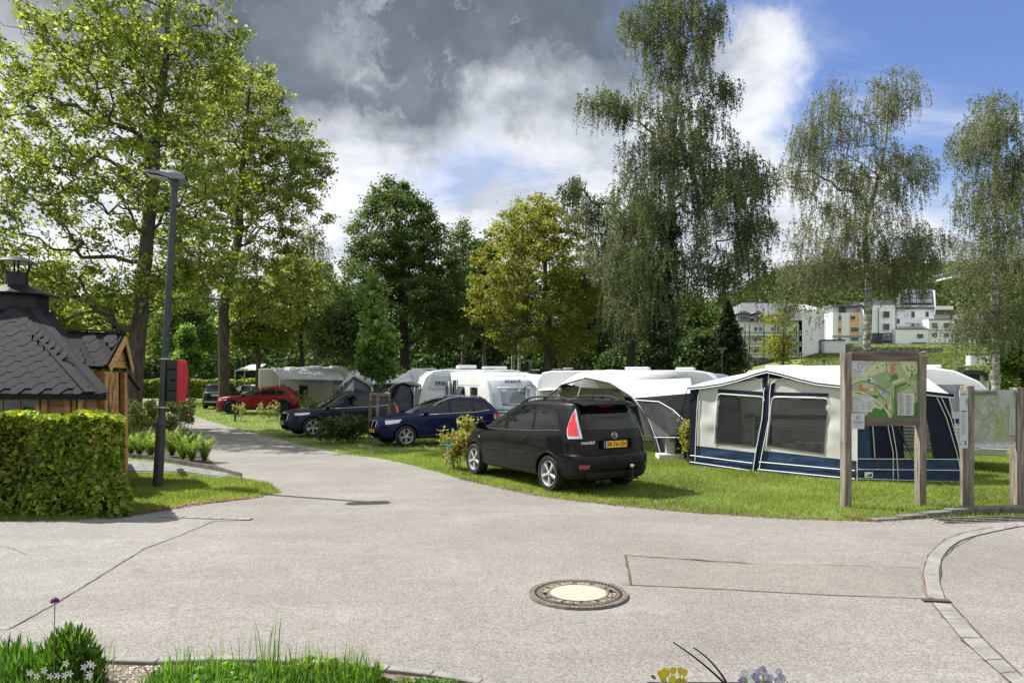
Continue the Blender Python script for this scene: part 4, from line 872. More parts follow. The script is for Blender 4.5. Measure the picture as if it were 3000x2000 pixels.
def make_car(spec,loc,yaw,label,scale=1.,cat='car'):
    root=thing(spec['name'],loc,label,cat,spec.get('group'),rz=yaw); root.scale=(scale,)*3
    V,F=car_body(spec['rows']); pj=Proj(V,F); axr,axf=spec['axles']; wr=spec['wr']; w_=spec['w']
    carve(root,V,F,[(axr,wr),(axf,wr)],wr*spec.get('arch',1.14),.6,spec['paint'])
    B=lambda mb,n,m_,**k: mb.build(n,M[m_],root,world=False,**k) if mb.v else None
    for ax in(axr,axf):
        for sg in(1,-1): wheel(root,ax,sg*(w_-.125),wr,sg,style=spec['wheel'],rimm=spec.get('rim','alloy'))
    for sg in(1,-1):
        for bot,top in spec['windows']:
            mb=MB(); pj.patch(mb,'side',bot,top,sg=sg,o=.004); B(mb,'side_window',spec.get('glass','car_glass'),smooth=True)
        for pts in spec['seams']: 
            mb=MB(); pj.strip(mb,'side',pts,.009,sg,.0015); B(mb,'door_seam','gap')
        for (hx,hz) in spec['handles']:
            mb=MB(); p,n=pj.hit('side',hx,hz,sg); 
            mb.tube([p+Vector((-.09,0,0))+n*.012,p+Vector((-.05,0,.004))+n*.034,p+Vector((.05,0,.006))+n*.034,p+Vector((.10,0,0))+n*.012],.012,6); B(mb,'door_handle',spec.get('hm',spec['paint']),smooth=True)
            mb=MB(); pj.patch(mb,'side',[(hx-.06,hz-.03),(hx+.05,hz-.03)],[(hx-.06,hz+.025),(hx+.05,hz+.025)],5,4,sg,.002); B(mb,'handle_recess','gap')
        if 'belt' in spec:
            mb=MB(); pj.strip(mb,'side',spec['belt'],.02,sg,.003,hgt=.004); B(mb,'belt_trim',spec.get('beltm','plastic'))
        if 'mould' in spec:
            for pts in spec['mould']:
                mb=MB(); pj.strip(mb,'side',pts,.035,sg,.002,hgt=.012); B(mb,'side_moulding',spec['paint'])
        if 'sill' in spec:
            mb=MB(); pj.strip(mb,'side',spec['sill'],.09,sg,.004,hgt=.012); B(mb,'sill',spec.get('sillm','plastic'))
        mx,mz=spec['mirror']; p,n=pj.hit('side',mx,mz,sg); c=p+Vector((0,sg*.13,.045))
        mb=MB(); rows=[]
        for i,(xx,s_) in enumerate([(-.05,.0),(-.05,.85),(-.02,1.),(.04,.92),(.085,.6),(.10,.0)]):
            rows.append([c+Vector((xx,math.copysign(abs(math.cos(a))**.7,math.cos(a))*.115*s_,math.copysign(abs(math.sin(a))**.7,math.sin(a))*.078*s_)) for a in [2*math.pi*k/16 for k in range(17)]])
        mb.grid(rows); mb.beam(p+n*-.02,c+Vector((.02,0,-.06)),.07,.04); B(mb,'mirror',spec.get('mm',spec['paint']),smooth=True)
        if spec.get('trim'):
            for ax in(axr,axf):
                mb=MB(); a_=wr*1.14; L=[]
                for r_,o_ in((a_*1.0,.012),(a_*1.06,.016),(a_*1.15,.004)):
                    row=[]
                    for k in range(25):
                        an=math.pi*(k/24)*1.12-.06*math.pi; p,n=pj.hit('side',ax+math.cos(an)*r_,max(.25,wr+math.sin(an)*r_),sg)
                        if p is None: continue
                        row.append(Vector((p.x,p.y+sg*o_,p.z)))
                    L.append(row)
                k=min(map(len,L)); mb.grid([l[:k] for l in L]); B(mb,'wheel_arch_trim',spec.get('trimm','plastic'),smooth=True)
        else:
            for ax in(axr,axf):
                mb=MB(); L=[]
                for r_,o_ in((wr*1.135,.003),(wr*1.17,.016),(wr*1.26,.0015)):
                    row=[]
                    for k in range(25):
                        an=math.pi*k/24; p,n=pj.hit('side',ax+math.cos(an)*r_,wr+math.sin(an)*r_,sg)
                        if p is not None: row.append(Vector((p.x,p.y+sg*o_,p.z)))
                    L.append(row)
                k=min(map(len,L)); mb.grid([l[:k] for l in L]); B(mb,'wheel_arch_lip',spec['paint'],smooth=True)
        for q in spec.get('diag',[]):
            mb=MB(); pj.patch(mb,q[0],q[1],q[2],10,10,sg,q[4] if len(q)>4 else .006); B(mb,q[5] if len(q)>5 else ('taillight' if q[0]=='rdiag' else 'headlight'),q[3],smooth=True)
        if spec.get('rails'):
            x0,x1,yy=spec['rails']; q=[]
            for i in range(9):
                x=x0+(x1-x0)*i/8; p,n=pj.hit('top',x,sg*yy); e=.055*min(1,math.sin(math.pi*i/8)*2.2); q.append(p+Vector((0,0,e+.004)))
            B(MB().tube(q,.017,8),'roof_rail',spec.get('railm','plastic'),smooth=True)
            mbf=MB()
            for i in(1,4,7): mbf.beam(q[i],Vector((q[i].x,q[i].y,q[i].z-.055)),.05,.03)
            B(mbf,'rail_foot','plastic')
    for nm,kind,bot,top,mm_,*oo in spec['panels']:
        mb=MB(); pj.patch(mb,kind,bot,top,18,8,1,oo[0] if oo else .004); B(mb,nm,mm_,smooth=True)
    for kind,pts,wd,mm_,nm in spec.get('lines',[]):
        mb=MB(); pj.strip(mb,kind,pts,wd,1,.002,hgt=.004 if mm_=='chrome' else 0); B(mb,nm,mm_)
    for kind,y,z,sz,mm_,txt in spec.get('plates',[]):
        p,n=pj.hit(kind,y,z); dx=-1 if kind=='rear' else 1
        pts=[pj.hit(kind,y+dy,z+dz)[0].x for dy in(-sz[0]/2,0,sz[0]/2) for dz in(-sz[1]/2,sz[1]/2)]; xx=(min(pts)-.010) if kind=='rear' else (max(pts)+.010)
        pl_=B(MB().box((xx,y,z),(.012,sz[0],sz[1])),'licence_plate',mm_,bevel=.003,seg=1)
        if txt:
            text(txt,sz[1]*.92,'plate_lettering','ink',pl_,(xx+dx*.0075,y-(.02 if kind=='rear' else -.02),z),(R(90),0,R(-90) if kind=='rear' else R(90)),world=False,sx=.98,bold=.001)
            MB().box((xx+dx*.0068,y+(sz[0]/2-.022)*(1 if kind=='rear' else -1),z),(.0015,.042,sz[1]*.96)).build('country_strip',M['plate_blue'],pl_,world=False)
    return root,pj
def fwd(yaw): return Vector((math.cos(yaw),math.sin(yaw),0))
def place(spec,contact,ax,yaw,scale,label,left=True):
    """put the car so that its left wheel on axle ax touches the ground at contact"""
    x=spec['axles'][ax]; y=(spec['w']-.125)+.06; f=fwd(yaw); l=Vector((-f.y,f.x,0)); loc=contact-f*x*scale-l*y*scale*(1 if left else -1)
    return make_car(spec,Vector((loc.x,loc.y,0)),yaw,label,scale)
# ---- black minivan (rear three-quarter view)
MPV=dict(name='parked_minivan',paint='paint_black',w=.89,axles=(-1.37,1.38),wr=.318,wheel='five',
 rows=[(.24,-2.10,2.02,.79,7,4.5),(.30,-2.19,2.12,.85,7,4.2),(.45,-2.245,2.20,.872,7,4),(.58,-2.25,2.235,.875,7,4),(.66,-2.235,2.22,.877,7,4),(.70,-2.175,2.19,.877,7,4),(.80,-2.165,2.10,.877,6.5,4),(.90,-2.15,1.92,.872,6.5,4.2),
   (.96,-2.145,1.65,.866,6,4.6),(1.0,-2.13,1.38,.855,6,5),(1.05,-2.115,1.15,.838,6,5),(1.15,-2.075,.92,.808,6,4.8),(1.28,-2.02,.66,.765,6,4.5),(1.40,-1.95,.40,.722,6,4.2),(1.49,-1.90,.12,.684,6,4),(1.545,-1.88,-.12,.645,5.5,3.8),(1.58,-1.72,-.33,.57,5,3.6),(1.598,-1.40,-.52,.42,4,3.2),(1.603,-1.10,-.75,.2,3,3)],
 windows=[([(1.00,1.005),(.13,1.02)],[(.46,1.355),(.30,1.42),(.15,1.455)]),([(.05,1.02),(-.82,1.05)],[(.07,1.465),(-.74,1.47)]),([(-.90,1.055),(-1.30,1.07),(-1.64,1.11)],[(-.82,1.465),(-1.30,1.445),(-1.53,1.36)]),([(1.22,.995),(1.05,1.0)],[(1.06,1.10),(1.03,1.115)])],
 seams=[[(.10,1.46),(.08,1.0),(.07,.45),(.10,.30)],[(.93,.98),(1.04,.80),(1.04,.45),(.98,.30)],[(-.84,1.47),(-.86,1.05),(-.86,.80),(-.93,.62),(-.99,.45)],[(.5,1.365),(.1,1.478),(-.8,1.49),(-1.5,1.40),(-1.72,1.1)],[(-.86,.885),(-1.80,.90)]],
 handles=[(.28,.86),(-.66,.89)],belt=[(1.12,.99),(.1,1.0),(-.85,1.035),(-1.66,1.085)],mirror=(.93,1.0),rails=(-1.60,.02,.545),
 mould=[[(.98,.60),(.11,.60)],[(.05,.60),(-.70,.61)]],sill=[(1.0,.30),(-1.0,.31)],sillm='paint_black',
 diag=[('rdiag',[(-.775,.95),(-.748,1.03),(-.750,1.12),(-.785,1.25),(-.835,1.38),(-.870,1.455)],[(-1.02,.96),(-1.005,1.03),(-.975,1.12),(-.94,1.24),(-.905,1.37),(-.877,1.455)],'lamp_clear',.010),
       ('rdiag',[(-.780,1.0),(-.762,1.06),(-.770,1.16),(-.812,1.29),(-.855,1.395)],[(-.965,1.0),(-.95,1.06),(-.92,1.16),(-.89,1.27),(-.867,1.395)],'lamp_red',.017),
       ('rdiag',[(-1.15,.46),(-.98,.46)],[(-1.16,.53),(-.985,.53)],'lamp_deep',.006,'reflector'),('fdiag',[(-1.0,.74),(-.66,.80)],[(-1.02,.87),(-.62,.90)],'lamp_clear',.005)],
 panels=[('windshield','front',[(-.70,1.07),(0,1.05),(.70,1.07)],[(-.60,1.46),(0,1.50),(.60,1.46)],'car_glass'),('rear_window','rear',[(-.64,1.11),(0,1.09),(.64,1.11)],[(-.555,1.425),(0,1.455),(.555,1.425)],'car_glass',.006),
   ('brake_light','rear',[(-.17,1.476),(.17,1.476)],[(-.17,1.492),(.17,1.492)],'lamp_red',.01),('plate_recess','rear',[(-.36,.775),(.36,.775)],[(-.36,.925),(.36,.925)],'gap',.002),
   ('windshield_frame','front',[(-.72,1.05),(.72,1.05)],[(-.72,1.07),(.72,1.07)],'plastic',.003),('bumper_lower','rear',[(-.6,.27),(.6,.27)],[(-.62,.40),(.62,.40)],'plastic',.004)],
 lines=[('rear',[(-.74,1.02),(-.78,.88),(-.70,.72),(-.6,.70),(.6,.70),(.70,.72),(.78,.88),(.74,1.02)],.010,'gap','tailgate_seam'),('rear',[(-.02,1.10),(-.20,1.095),(-.38,1.09)],.022,'plastic','rear_wiper')],
 plates=[('rear',0,.85,(.50,.115),'plate_yellow','38-76-GN')])
RL=G(1262,1128); f_=math.atan2(.855,-.518)
mz,pj=place(MPV,RL,0,f_,1.0,'black minivan with red and clear tail lights, parked nearest the camera on the grass edge')
# extras of the minivan
L_=lambda mb,n,m_,**k: mb.build(n,M[m_],mz,world=False,**k)
p,_=pj.hit('rear',0,1.0)
em=MB(); c0=Vector((p.x-.012,0,1.0))
em.tube([c0+Vector((0,.058*math.cos(a),.048*math.sin(a))) for a in [2*math.pi*i/24 for i in range(25)]],.006,6,cap=False)
em.tube([c0+Vector((0,y,z)) for y,z in((-.054,.022),(-.035,.026),(-.014,.006),(0,-.012),(.014,.006),(.035,.026),(.054,.022))],.0055,6)
L_(em,'emblem','chrome',smooth=True)
p,_=pj.hit('rear',.50,.895); text('mazda5',.075,'badge','chrome',mz,(p.x-.008,.57,.895),(R(90),0,R(-90)),ext=.003,bold=.0015,world=False,sx=1.25)
t_=MB(); p,_=pj.hit('rear',-.1,.42); t_.box((p.x+.02,-.25,.33),(.16,.09,.06)).box((p.x-.07,-.25,.36),(.04,.04,.16)).box((p.x-.03,-.25,.27),(.16,.20,.03)); L_(t_,'tow_bar','plastic')
t_=MB(); t_.lathe([(.0,0),(.03,.012),(.036,.03),(.03,.055),(0,.06)],(p.x-.07,-.25,.45),12); L_(t_,'tow_ball_cover','white',smooth=True)
t_=MB(); t_.tube([(-1.75,.35,.21),(-2.14,.36,.22)],.035,10); L_(t_,'exhaust_pipe','alloy_dark',smooth=True)
t_=MB(); q,_=pj.hit('top',-1.5,.0); t_.tube([q,q+Vector((-.12,0,.20))],[.008,.003],5); L_(t_,'antenna','plastic')
t_=MB(); p1,n1=pj.hit('side',1.13,.80,1); t_.lathe([(.022,0),(.018,.01),(0,.012)],p1,10,Matrix.Rotation(R(-90),3,'X')); L_(t_,'side_indicator','lamp_clear')
# roof spoiler
t_=MB(); rows=[]
for y in np.linspace(-.60,.60,13):
    pr_,nn=pj.hit('top',-1.66,y*.98); zz=pr_.z if pr_ else 1.55
    k=1-abs(y/.62)**4
    rows.append([Vector((-1.52,y*.97,zz+.006)),Vector((-1.80,y,zz+.004)),Vector((-2.02-.05*k,y*.98,zz-.045)),Vector((-2.03-.05*k,y*.98,zz-.062)),Vector((-1.90,y*.99,zz-.085))])
t_.grid(rows); L_(t_,'roof_spoiler','paint_black',smooth=True)
# ---- generic estate / suv body rows
def suv_rows(L,w,h,hood=.95,belt=1.0,rk=0.,clr=.24,nose=.0,tail=.0):
    f=L/2; r=-L/2
    return [(clr,r+.14,f-.18,w*.92,6,3.6),(clr+.08,r+.05,f-.07,w*.975,6,3.4),(.48,r+.01,f-.01,w,6,3.2),(.60,r,f,w,6,3.2),(.70,r+.02,f-.02,w,6,3.2),(hood-.12,r+.05,f-.10,w*.998,5.5,3.3),(hood-.05,r+.07,f-.26+nose,w*.99,5.5,3.6),
     (hood,r+.08,f-.60+nose,w*.98,5.5,4.2),(belt,r+.10,f-1.12,w*.965,5,5),(belt+.05,r+.13,f-1.30,w*.945,5,5),(belt+.15,r+.21+tail*.3,f-1.52,w*.905,5,4.6),(belt+.29,r+.34+tail*.6,f-1.82,w*.845,5,4.2),(h-.155,r+.44+tail,f-2.06,w*.80,4.8,4),(h-.075,r+.48+tail,f-2.30,w*.755,4.5,3.8),(h-.035,r+.60+tail,f-2.55,w*.69,4.2,3.6),(h-.01,r+.95+tail,f-2.80,w*.52,4,3.2),(h,r+1.4,f-3.0,w*.28,3,3)]
def suv_windows(L,h,belt,sl=.0):
    f=L/2; r=-L/2; t=h-.115
    return [([(f-1.42,belt+.02),(f-2.32,belt+.035)],[(f-1.98,t-.05),(f-2.14,t-.015),(f-2.33,t)]),([(f-2.40,belt+.037),(f-3.22,belt+.055)],[(f-2.40,t+.002),(f-3.15,t-.01)]),([(f-3.28,belt+.058),(r+.62,belt+.12)],[(f-3.21,t-.012),(r+.82,t-.09)])]
def suv(name,pm,L,w,h,ax,wr,wh,hood,belt,**k):
    f=L/2; d=dict(name=name,paint=pm,w=w,axles=ax,wr=wr,wheel=wh,rows=suv_rows(L,w,h,hood,belt,clr=k.pop('clr',.24),nose=k.pop('nose',0),tail=k.pop('tail',0)),windows=suv_windows(L,h,belt),
      seams=[[(f-2.36,h-.12),(f-2.37,belt),(f-2.38,.5),(f-2.34,.34)],[(f-1.42,belt),(f-1.30,hood-.15),(f-1.30,.45),(f-1.36,.34)],[(f-3.25,h-.13),(f-3.26,belt),(f-3.3,.75),(f-3.42,.50),(f-3.47,.4)],[(f-.75,hood-.03),(f-1.25,belt-.03)]],
      handles=[(f-2.20,belt-.13),(f-3.10,belt-.11)],belt=[(f-1.34,belt),(f-2.3,belt+.016),(f-3.3,belt+.04),(-f+.60,belt+.10)],mirror=(f-1.48,belt+.01),sill=[(ax[1]-.42,.33),(ax[0]+.42,.33)],
      panels=[('windshield','front',[(-w*.78,belt+.035),(0,belt+.02),(w*.78,belt+.035)],[(-w*.70,h-.13),(0,h-.085),(w*.70,h-.13)],'car_glass'),
              ('rear_window','rear',[(-w*.74,belt+.10),(0,belt+.08),(w*.74,belt+.10)],[(-w*.64,h-.14),(0,h-.115),(w*.64,h-.14)],'car_glass'),
              ('bumper_intake','front',[(-.42,.30),(.42,.30)],[(-.46,.44),(.46,.44)],'gap',.004)],
      diag=[],plates=[],lines=[],arch=1.13)
    for kk,v in k.items():
        if kk in('panels','lines','diag','plates','seams'): d[kk]=d[kk]+v
        else: d[kk]=v
    return d
BLUE=suv('parked_car','paint_blue',4.45,.90,1.535,(-1.40,1.40),.335,'double',.965,1.0,tail=.05,belt_=0,rails=(-1.6,.35,.60),railm='alloy',beltm='chrome',
 diag=[('fdiag',[(-.98,.70),(-.60,.76)],[(-1.02,.83),(-.52,.87)],'lamp_clear',.006),('rdiag',[(-.98,.80),(-.66,.80)],[(-.96,.96),(-.66,.97)],'lamp_red',.006)],
 panels=[('grille','front',[(-.26,.60),(-.03,.60)],[(-.29,.80),(-.03,.80)],'gap',.006),('grille','front',[(.03,.60),(.26,.60)],[(.03,.80),(.29,.80)],'gap',.006)],
 lines=[('front',[(-.03,.60),(-.26,.60),(-.29,.80),(-.03,.80),(-.03,.60)],.03,'chrome','grille_frame'),('front',[(.03,.60),(.26,.60),(.29,.80),(.03,.80),(.03,.60)],.03,'chrome','grille_frame')],
 plates=[('front',0,.50,(.46,.11),'plate_yellow','S-529-JK')])
place(BLUE,G(933,1026),1,R(180+31),.925,'dark blue metallic SUV with kidney-shaped chrome grille parked behind the black minivan')
GREY=suv('parked_car','paint_grey',4.69,.93,1.655,(-1.45,1.42),.37,'blade',1.03,1.06,rails=(-1.7,.2,.66),railm='alloy_dark',beltm='chrome',trim=True,trimm='paint_grey',
 diag=[('fdiag',[(-.98,.80),(-.50,.86)],[(-1.02,.90),(-.50,.93)],'lamp_clear',.007),('rdiag',[(-1.10,.85),(-.84,.84)],[(-1.04,1.32),(-.98,1.34)],'lamp_red',.008)],
 panels=[('grille','front',[(-.40,.62),(.40,.62)],[(-.42,.88),(.42,.88)],'gap',.006)],lines=[('front',[(.36,.66),(-.36,.84)],.03,'chrome','grille_bar'),('front',[(-.4,.62),(.4,.62),(.42,.88),(-.42,.88),(-.4,.62)],.02,'chrome','grille_frame')],
 plates=[('front',0,.52,(.46,.11),'plate_yellow','X-761-TN')])
place(GREY,G(719,1003),1,R(180+34),.90,'dark grey SUV with two-tone wheels parked behind the dark bushy shrubs')
RED=suv('parked_car','paint_red',4.45,.92,1.51,(-1.32,1.36),.36,'multi',.97,.99,tail=.12,trim=True,trimm='alloy_dark',rim='alloy_dark',sillm='alloy_dark',
 diag=[('fdiag',[(-.98,.72),(-.56,.76)],[(-1.02,.81),(-.56,.85)],'lamp_clear',.007),('rdiag',[(-1.0,.86),(-.62,.86)],[(-1.0,.95),(-.62,.97)],'lamp_deep',.007)],
 panels=[('grille','front',[(-.40,.46),(.40,.46)],[(-.44,.70),(.44,.70)],'gap',.006)],plates=[('front',0,.44,(.46,.11),'plate_yellow','J-907-RX')])
place(RED,G(530,951.5),1,R(180+11),1.05,'dark red crossover parked sideways beside the grey trunk of the second maple')
DARK=suv('parked_car','paint_dark',4.8,.95,1.70,(-1.45,1.40),.38,'multi',1.06,1.08,rim='alloy_dark',rails=(-1.7,.2,.68),trim=True,
 diag=[('rdiag',[(-1.12,.86),(-.98,.86)],[(-1.10,1.16),(-.98,1.16)],'lamp_deep',.008)],
 panels=[('bumper_guard','rear',[(-.7,.46),(.7,.46)],[(-.7,.54),(.7,.54)],'alloy',.01)],plates=[('rear',0,.93,(.50,.11),'plate_white','VR-258-LT')],
 lines=[('rear',[(-.75,1.12),(.75,1.12)],.02,'chrome','tailgate_trim')])
dk=W(484,872,49); make_car(DARK,Vector((dk.x,51.2,0)),R(98),'black-green SUV seen from behind with a white number plate, left of the big grey trunk',1.0)
WHT=suv('parked_car','paint_white',4.3,.90,1.60,(-1.3,1.3),.34,'five',.98,1.0)
wl=W(556,872,60); wc,wp=make_car(WHT,Vector((wl.x,60,0)),R(178),'white car with a black roof half hidden behind the red crossover and the motorhome',1.0)
mb=MB(); wp.patch(mb,'top',[(-1.55,-.60),(.25,-.60)],[(-1.55,.60),(.25,.60)],10,8,1,.006); mb.build('roof_panel',M['paint_black'],wc,world=False,smooth=True)
# the raised tailgate of a grey estate car between the tent and the caravan
ec=suv('parked_car','paint_dark',4.5,.90,1.5,(-1.35,1.35),.32,'five',.95,.98)
e0=W(905,872,34); make_car(ec,Vector((e0.x+.4,35.5,-.36)),R(60),'dark estate car mostly hidden between the dark grey SUV and the grey tent',.95)
er=bpy.data.objects['parked_car.004'] if 'parked_car.004' in bpy.data.objects else None
# ================================================================== HUT, HEDGE, LAMP, SHRUBS
M['shingle']=mat('shingle',(.030,.031,.034),.92,vscale=60,col2=(.016,.017,.019),bump=.002,bscale=160,spec=.25)
M['felt']=mat('felt',(.020,.021,.023),.9,vscale=40,col2=(.012,.012,.014),spec=.2)
M['pine']=mat('pine',(.50,.27,.105),.6,vscale=3,col2=(.33,.16,.055),bump=.002,bscale=12,stretch=(1,1,6))
M['pine_h']=mat('pine_h',(.46,.24,.09),.6,vscale=4,col2=(.29,.14,.05),bump=.002,bscale=12,stretch=(1,1,7))
M['pine_light']=mat('pine_light',(.62,.38,.17),.55,vscale=4,col2=(.46,.26,.10),stretch=(1,1,5))
M['metal_black']=mat('metal_black',(.012,.012,.013),.42,.2,spec=.4)
M['metal_cap']=mat('metal_cap',(.10,.105,.11),.3,.7)
hut=thing('barbecue_hut',(-9.9,14.9,0),'wooden barbecue hut with black hexagonal roof shingles and a metal chimney behind the hedge','hut')
zE=1.70
EV=[Vector(p) for p in((-12.6,12.95,zE),(-7.13,12.5,zE),(-7.05,12.82,zE-.02),(-8.85,15.6,zE),(-9.9,17.4,zE),(-12.6,17.0,zE))]
CO=[Vector((-10.05+.62*math.cos(a),15.0+.62*math.sin(a),3.32)) for a in (R(248),R(300),R(330),R(20),R(80),R(160))]
rf=MB()
for i in range(6): rf.quad(EV[i],EV[(i+1)%6],CO[(i+1)%6],CO[i])
roof=rf.build('roof',M['felt'],hut,thick=.05,world=True)
# hexagonal shingles on the two roof faces towards the camera
hexme=None
def shingles(A,B,Ct,D,wd,hgt,parent,skip=None,slant=0.,zoff=.03):
    """plane A (eave start) B (eave end) Ct,D top; rows of hexagonal tabs"""
    global hexme
    u=(B-A).normalized(); n=(B-A).cross(D-A).normalized(); v=n.cross(u).normalized(); 
    if v.z<0: v=-v
    if n.z<0: n=-n
    toL=lambda p:((p-A).dot(u),(p-A).dot(v)); q=[toL(p) for p in(A,B,Ct,D)]
    if hexme is None:
        c_=wd*.28; o=[(-wd*.22,0),(wd*.22,0),(wd*.5,hgt*.5),(wd*.22,hgt*.98),(-wd*.22,hgt*.98),(-wd*.5,hgt*.5)]
        vs=[(x,y,-.004) for x,y in o]+[(x*.985,y,.011-.007*y/hgt) for x,y in o]
        hexme=bpy.data.meshes.new('shingle'); hexme.from_pydata(vs,[],[(5,4,3,2,1,0),(6,7,8,9,10,11)]+[(i,(i+1)%6,(i+1)%6+6,i+6) for i in range(6)]); hexme.materials.append(M['shingle'])
    rows=int(q[2][1]/(hgt*.5))+1; m3=Matrix((u,v,n)).transposed()
    for r in range(rows):
        y=r*hgt*.5; t=y/q[3][1]; 
        if y+hgt*.85>q[3][1]: break
        x0=q[0][0]+(q[3][0]-q[0][0])*t; x1=q[1][0]+(q[2][0]-q[1][0])*t
        sh=(wd*.72)*(r%2)+slant*r; k=math.floor((x0-sh)/(wd*1.44))
        while True:
            x=sh+k*wd*1.44; k+=1
            if x<x0-wd*.1: continue
            if x>x1+wd*.1: break
            if x<x0+wd*.30 or x>x1-wd*.30: sx=.62
            else: sx=1
            p=A+u*x+v*(y-hgt*.1)+n*(zoff+r%2*.001+random.uniform(0,.003))
            if skip and skip(p): continue
            ob=bpy.data.objects.new('shingle',hexme); COL.objects.link(ob); ob.parent=parent
            ob.matrix_local=Matrix.Translation(p-off(parent))@(m3@Matrix.Rotation(random.uniform(-.012,.012),3,'Z')@Matrix.Diagonal((sx,1,1))).to_4x4()
shingles(EV[0],EV[1],CO[1],CO[0],.262,.275,roof,skip=lambda p:p.x<-10.6)
# hip caps
for a,b in((EV[1],CO[1]),(EV[2],CO[2]),(EV[3],CO[3])):
    for i in range(14):
        p=a.lerp(b,i/14); q=a.lerp(b,(i+1.15)/14); MB().beam(p+Vector((.0,0,.045+i%2*.004)),q+Vector((0,0,.05)),.17,.016).build('ridge_shingle',M['shingle'],roof)
for a,b in zip(EV[:4],EV[1:5]): MB().beam(a+Vector((0,0,-.035)),b+Vector((0,0,-.035)),.05,.09).build('eave_board',M['felt'],roof)
# collar, lid, chimney
ch=Vector((-10.05,15.0,0))
oc=lambda r,z,k=8:[Vector((ch.x+r*math.cos(2*math.pi*(i+.5)/k),ch.y+r*math.sin(2*math.pi*(i+.5)/k),z)) for i in range(k)]
def ringmb(levels,k=8):
    mb=MB(); vs=[]; 
    for r_,z in levels: vs+=oc(r_,z,k)
    mb.add(vs,[(i*k+j,i*k+(j+1)%k,(i+1)*k+(j+1)%k,(i+1)*k+j) for i in range(len(levels)-1) for j in range(k)]); return mb
ringmb([(.62,3.22),(.57,3.36),(.57,3.62),(.55,3.63)]).build('roof_collar',M['metal_black'],hut)
ringmb([(.50,3.62),(.78,3.625),(.80,3.66),(.40,3.80),(.22,3.86),(.18,3.86)]).build('collar_lid',M['metal_black'],hut)
MB().lathe([(.21,3.80),(.20,4.12),(.18,4.12),(.18,3.9)],ch,20).build('chimney_pipe',M['metal_black'],hut,smooth=True)
for i in range(6):
    a=2*math.pi*i/6+.2; MB().beam(ch+Vector((.19*math.cos(a),.19*math.sin(a),4.04)),ch+Vector((.30*math.cos(a),.30*math.sin(a),4.34)),.035,.01).build('cap_strut',M['metal_black'],hut)
MB().lathe([(.36,4.315),(.37,4.33),(.30,4.365),(.16,4.43),(.0,4.455)],ch,24).build('chimney_cap',M['metal_cap'],hut,smooth=True)
# walls : horizontal boards
wv=[Vector((-12.3,13.15,0)),Vector((-7.35,12.75,0)),Vector((-7.3,12.95,0)),Vector((-9.0,15.4,0)),Vector((-9.9,17.1,0)),Vector((-12.3,16.7,0))]
for i in range(6):
    a,b=wv[i],wv[(i+1)%6]; d_=b-a
    if i==0:
        for k in range(11): MB().beam(a+d_*.0+Vector((0,0,.08+k*.15)),b+Vector((0,0,.08+k*.15)),.045,.142).build('wall_board',M['pine_h'],hut,bevel=.008,seg=1)
    else: MB().beam(a+Vector((0,0,.84)),b+Vector((0,0,.84)),.05,1.66).build('wall_panel',M['pine_h'],hut)
def onwall(px,z,o=.04):
    a,b=wv[0],wv[1]; d_=(b-a); k=(px-1176)/FPX; t=(k*a.y-a.x)/(d_.x-k*d_.y); p=a+d_*t; return Vector((p.x,p.y-o,z))
for px in(107,160,176,190): MB().beam(onwall(px,.1,.05),onwall(px,1.66,.05),.10 if px in(107,160) else .06,.05,up=(0,1,0)).build('wall_batten',M['pine'],hut,bevel=.005,seg=1)
win=MB().beam(onwall(-10,1.40,.035),onwall(88,1.40,.035),.02,.42).build('window',M['tint_glass'],hut)
for p0,p1 in((onwall(-12,1.62,.055),onwall(96,1.62,.055)),(onwall(-12,1.16,.055),onwall(96,1.16,.055))): MB().beam(p0,p1,.05,.07).build('window_frame',M['pine'],win)
for px in(92,): MB().beam(onwall(px,1.14,.056),onwall(px,1.64,.056),.07,.05,up=(0,1,0)).build('window_frame',M['pine'],win)
for px in(10,50): MB().beam(onwall(px,1.16,.05),onwall(px,1.60,.05),.02,.02,up=(0,1,0)).build('glazing_bar',M['pine'],win)
MB().beam(onwall(-12,1.66,.06),onwall(118,1.66,.06),.04,.06).build('header_board',M['pine'],hut)
# knee bracket
b0=onwall(190,1.3,.08); MB().prism([onwall(188,1.66,.07),onwall(203,1.66,.07),onwall(196,1.55,.07),onwall(189,1.28,.07)],(0,-.05,0)).build('roof_bracket',M['pine_light'],hut)
# porch with gable
F0=W(180,842,13.4); Fe=W(242,842,13.45); Ra=W(150,762,14.1); Rb=W(283,766,14.25); Be=W(303,846,15.0); Bi=Vector((-8.6,15.0,Fe.z))
Fi=Vector((F0.x,F0.y,Fe.z))
pr=MB(); pr.quad(Fi,Fe,Rb,Ra); pr.quad(Ra,Rb,Be,Bi); proof=pr.build('porch_roof',M['felt'],hut,thick=.04)
hx=hexme; shingles(Fi,Fe,Rb,Ra,.262,.275,proof,slant=.10,zoff=.025)
MB().beam(Ra+Vector((0,0,.04)),Rb+Vector((.02,0,.04)),.22,.02).build('ridge_shingle',M['shingle'],proof)
MB().beam(Fe+Vector((.02,0,0)),Rb+Vector((.02,0,0)),.03,.10).build('verge_trim',M['felt'],proof); MB().beam(Rb+Vector((.02,0,0)),Be+Vector((.02,0,0)),.03,.10).build('verge_trim',M['felt'],proof)
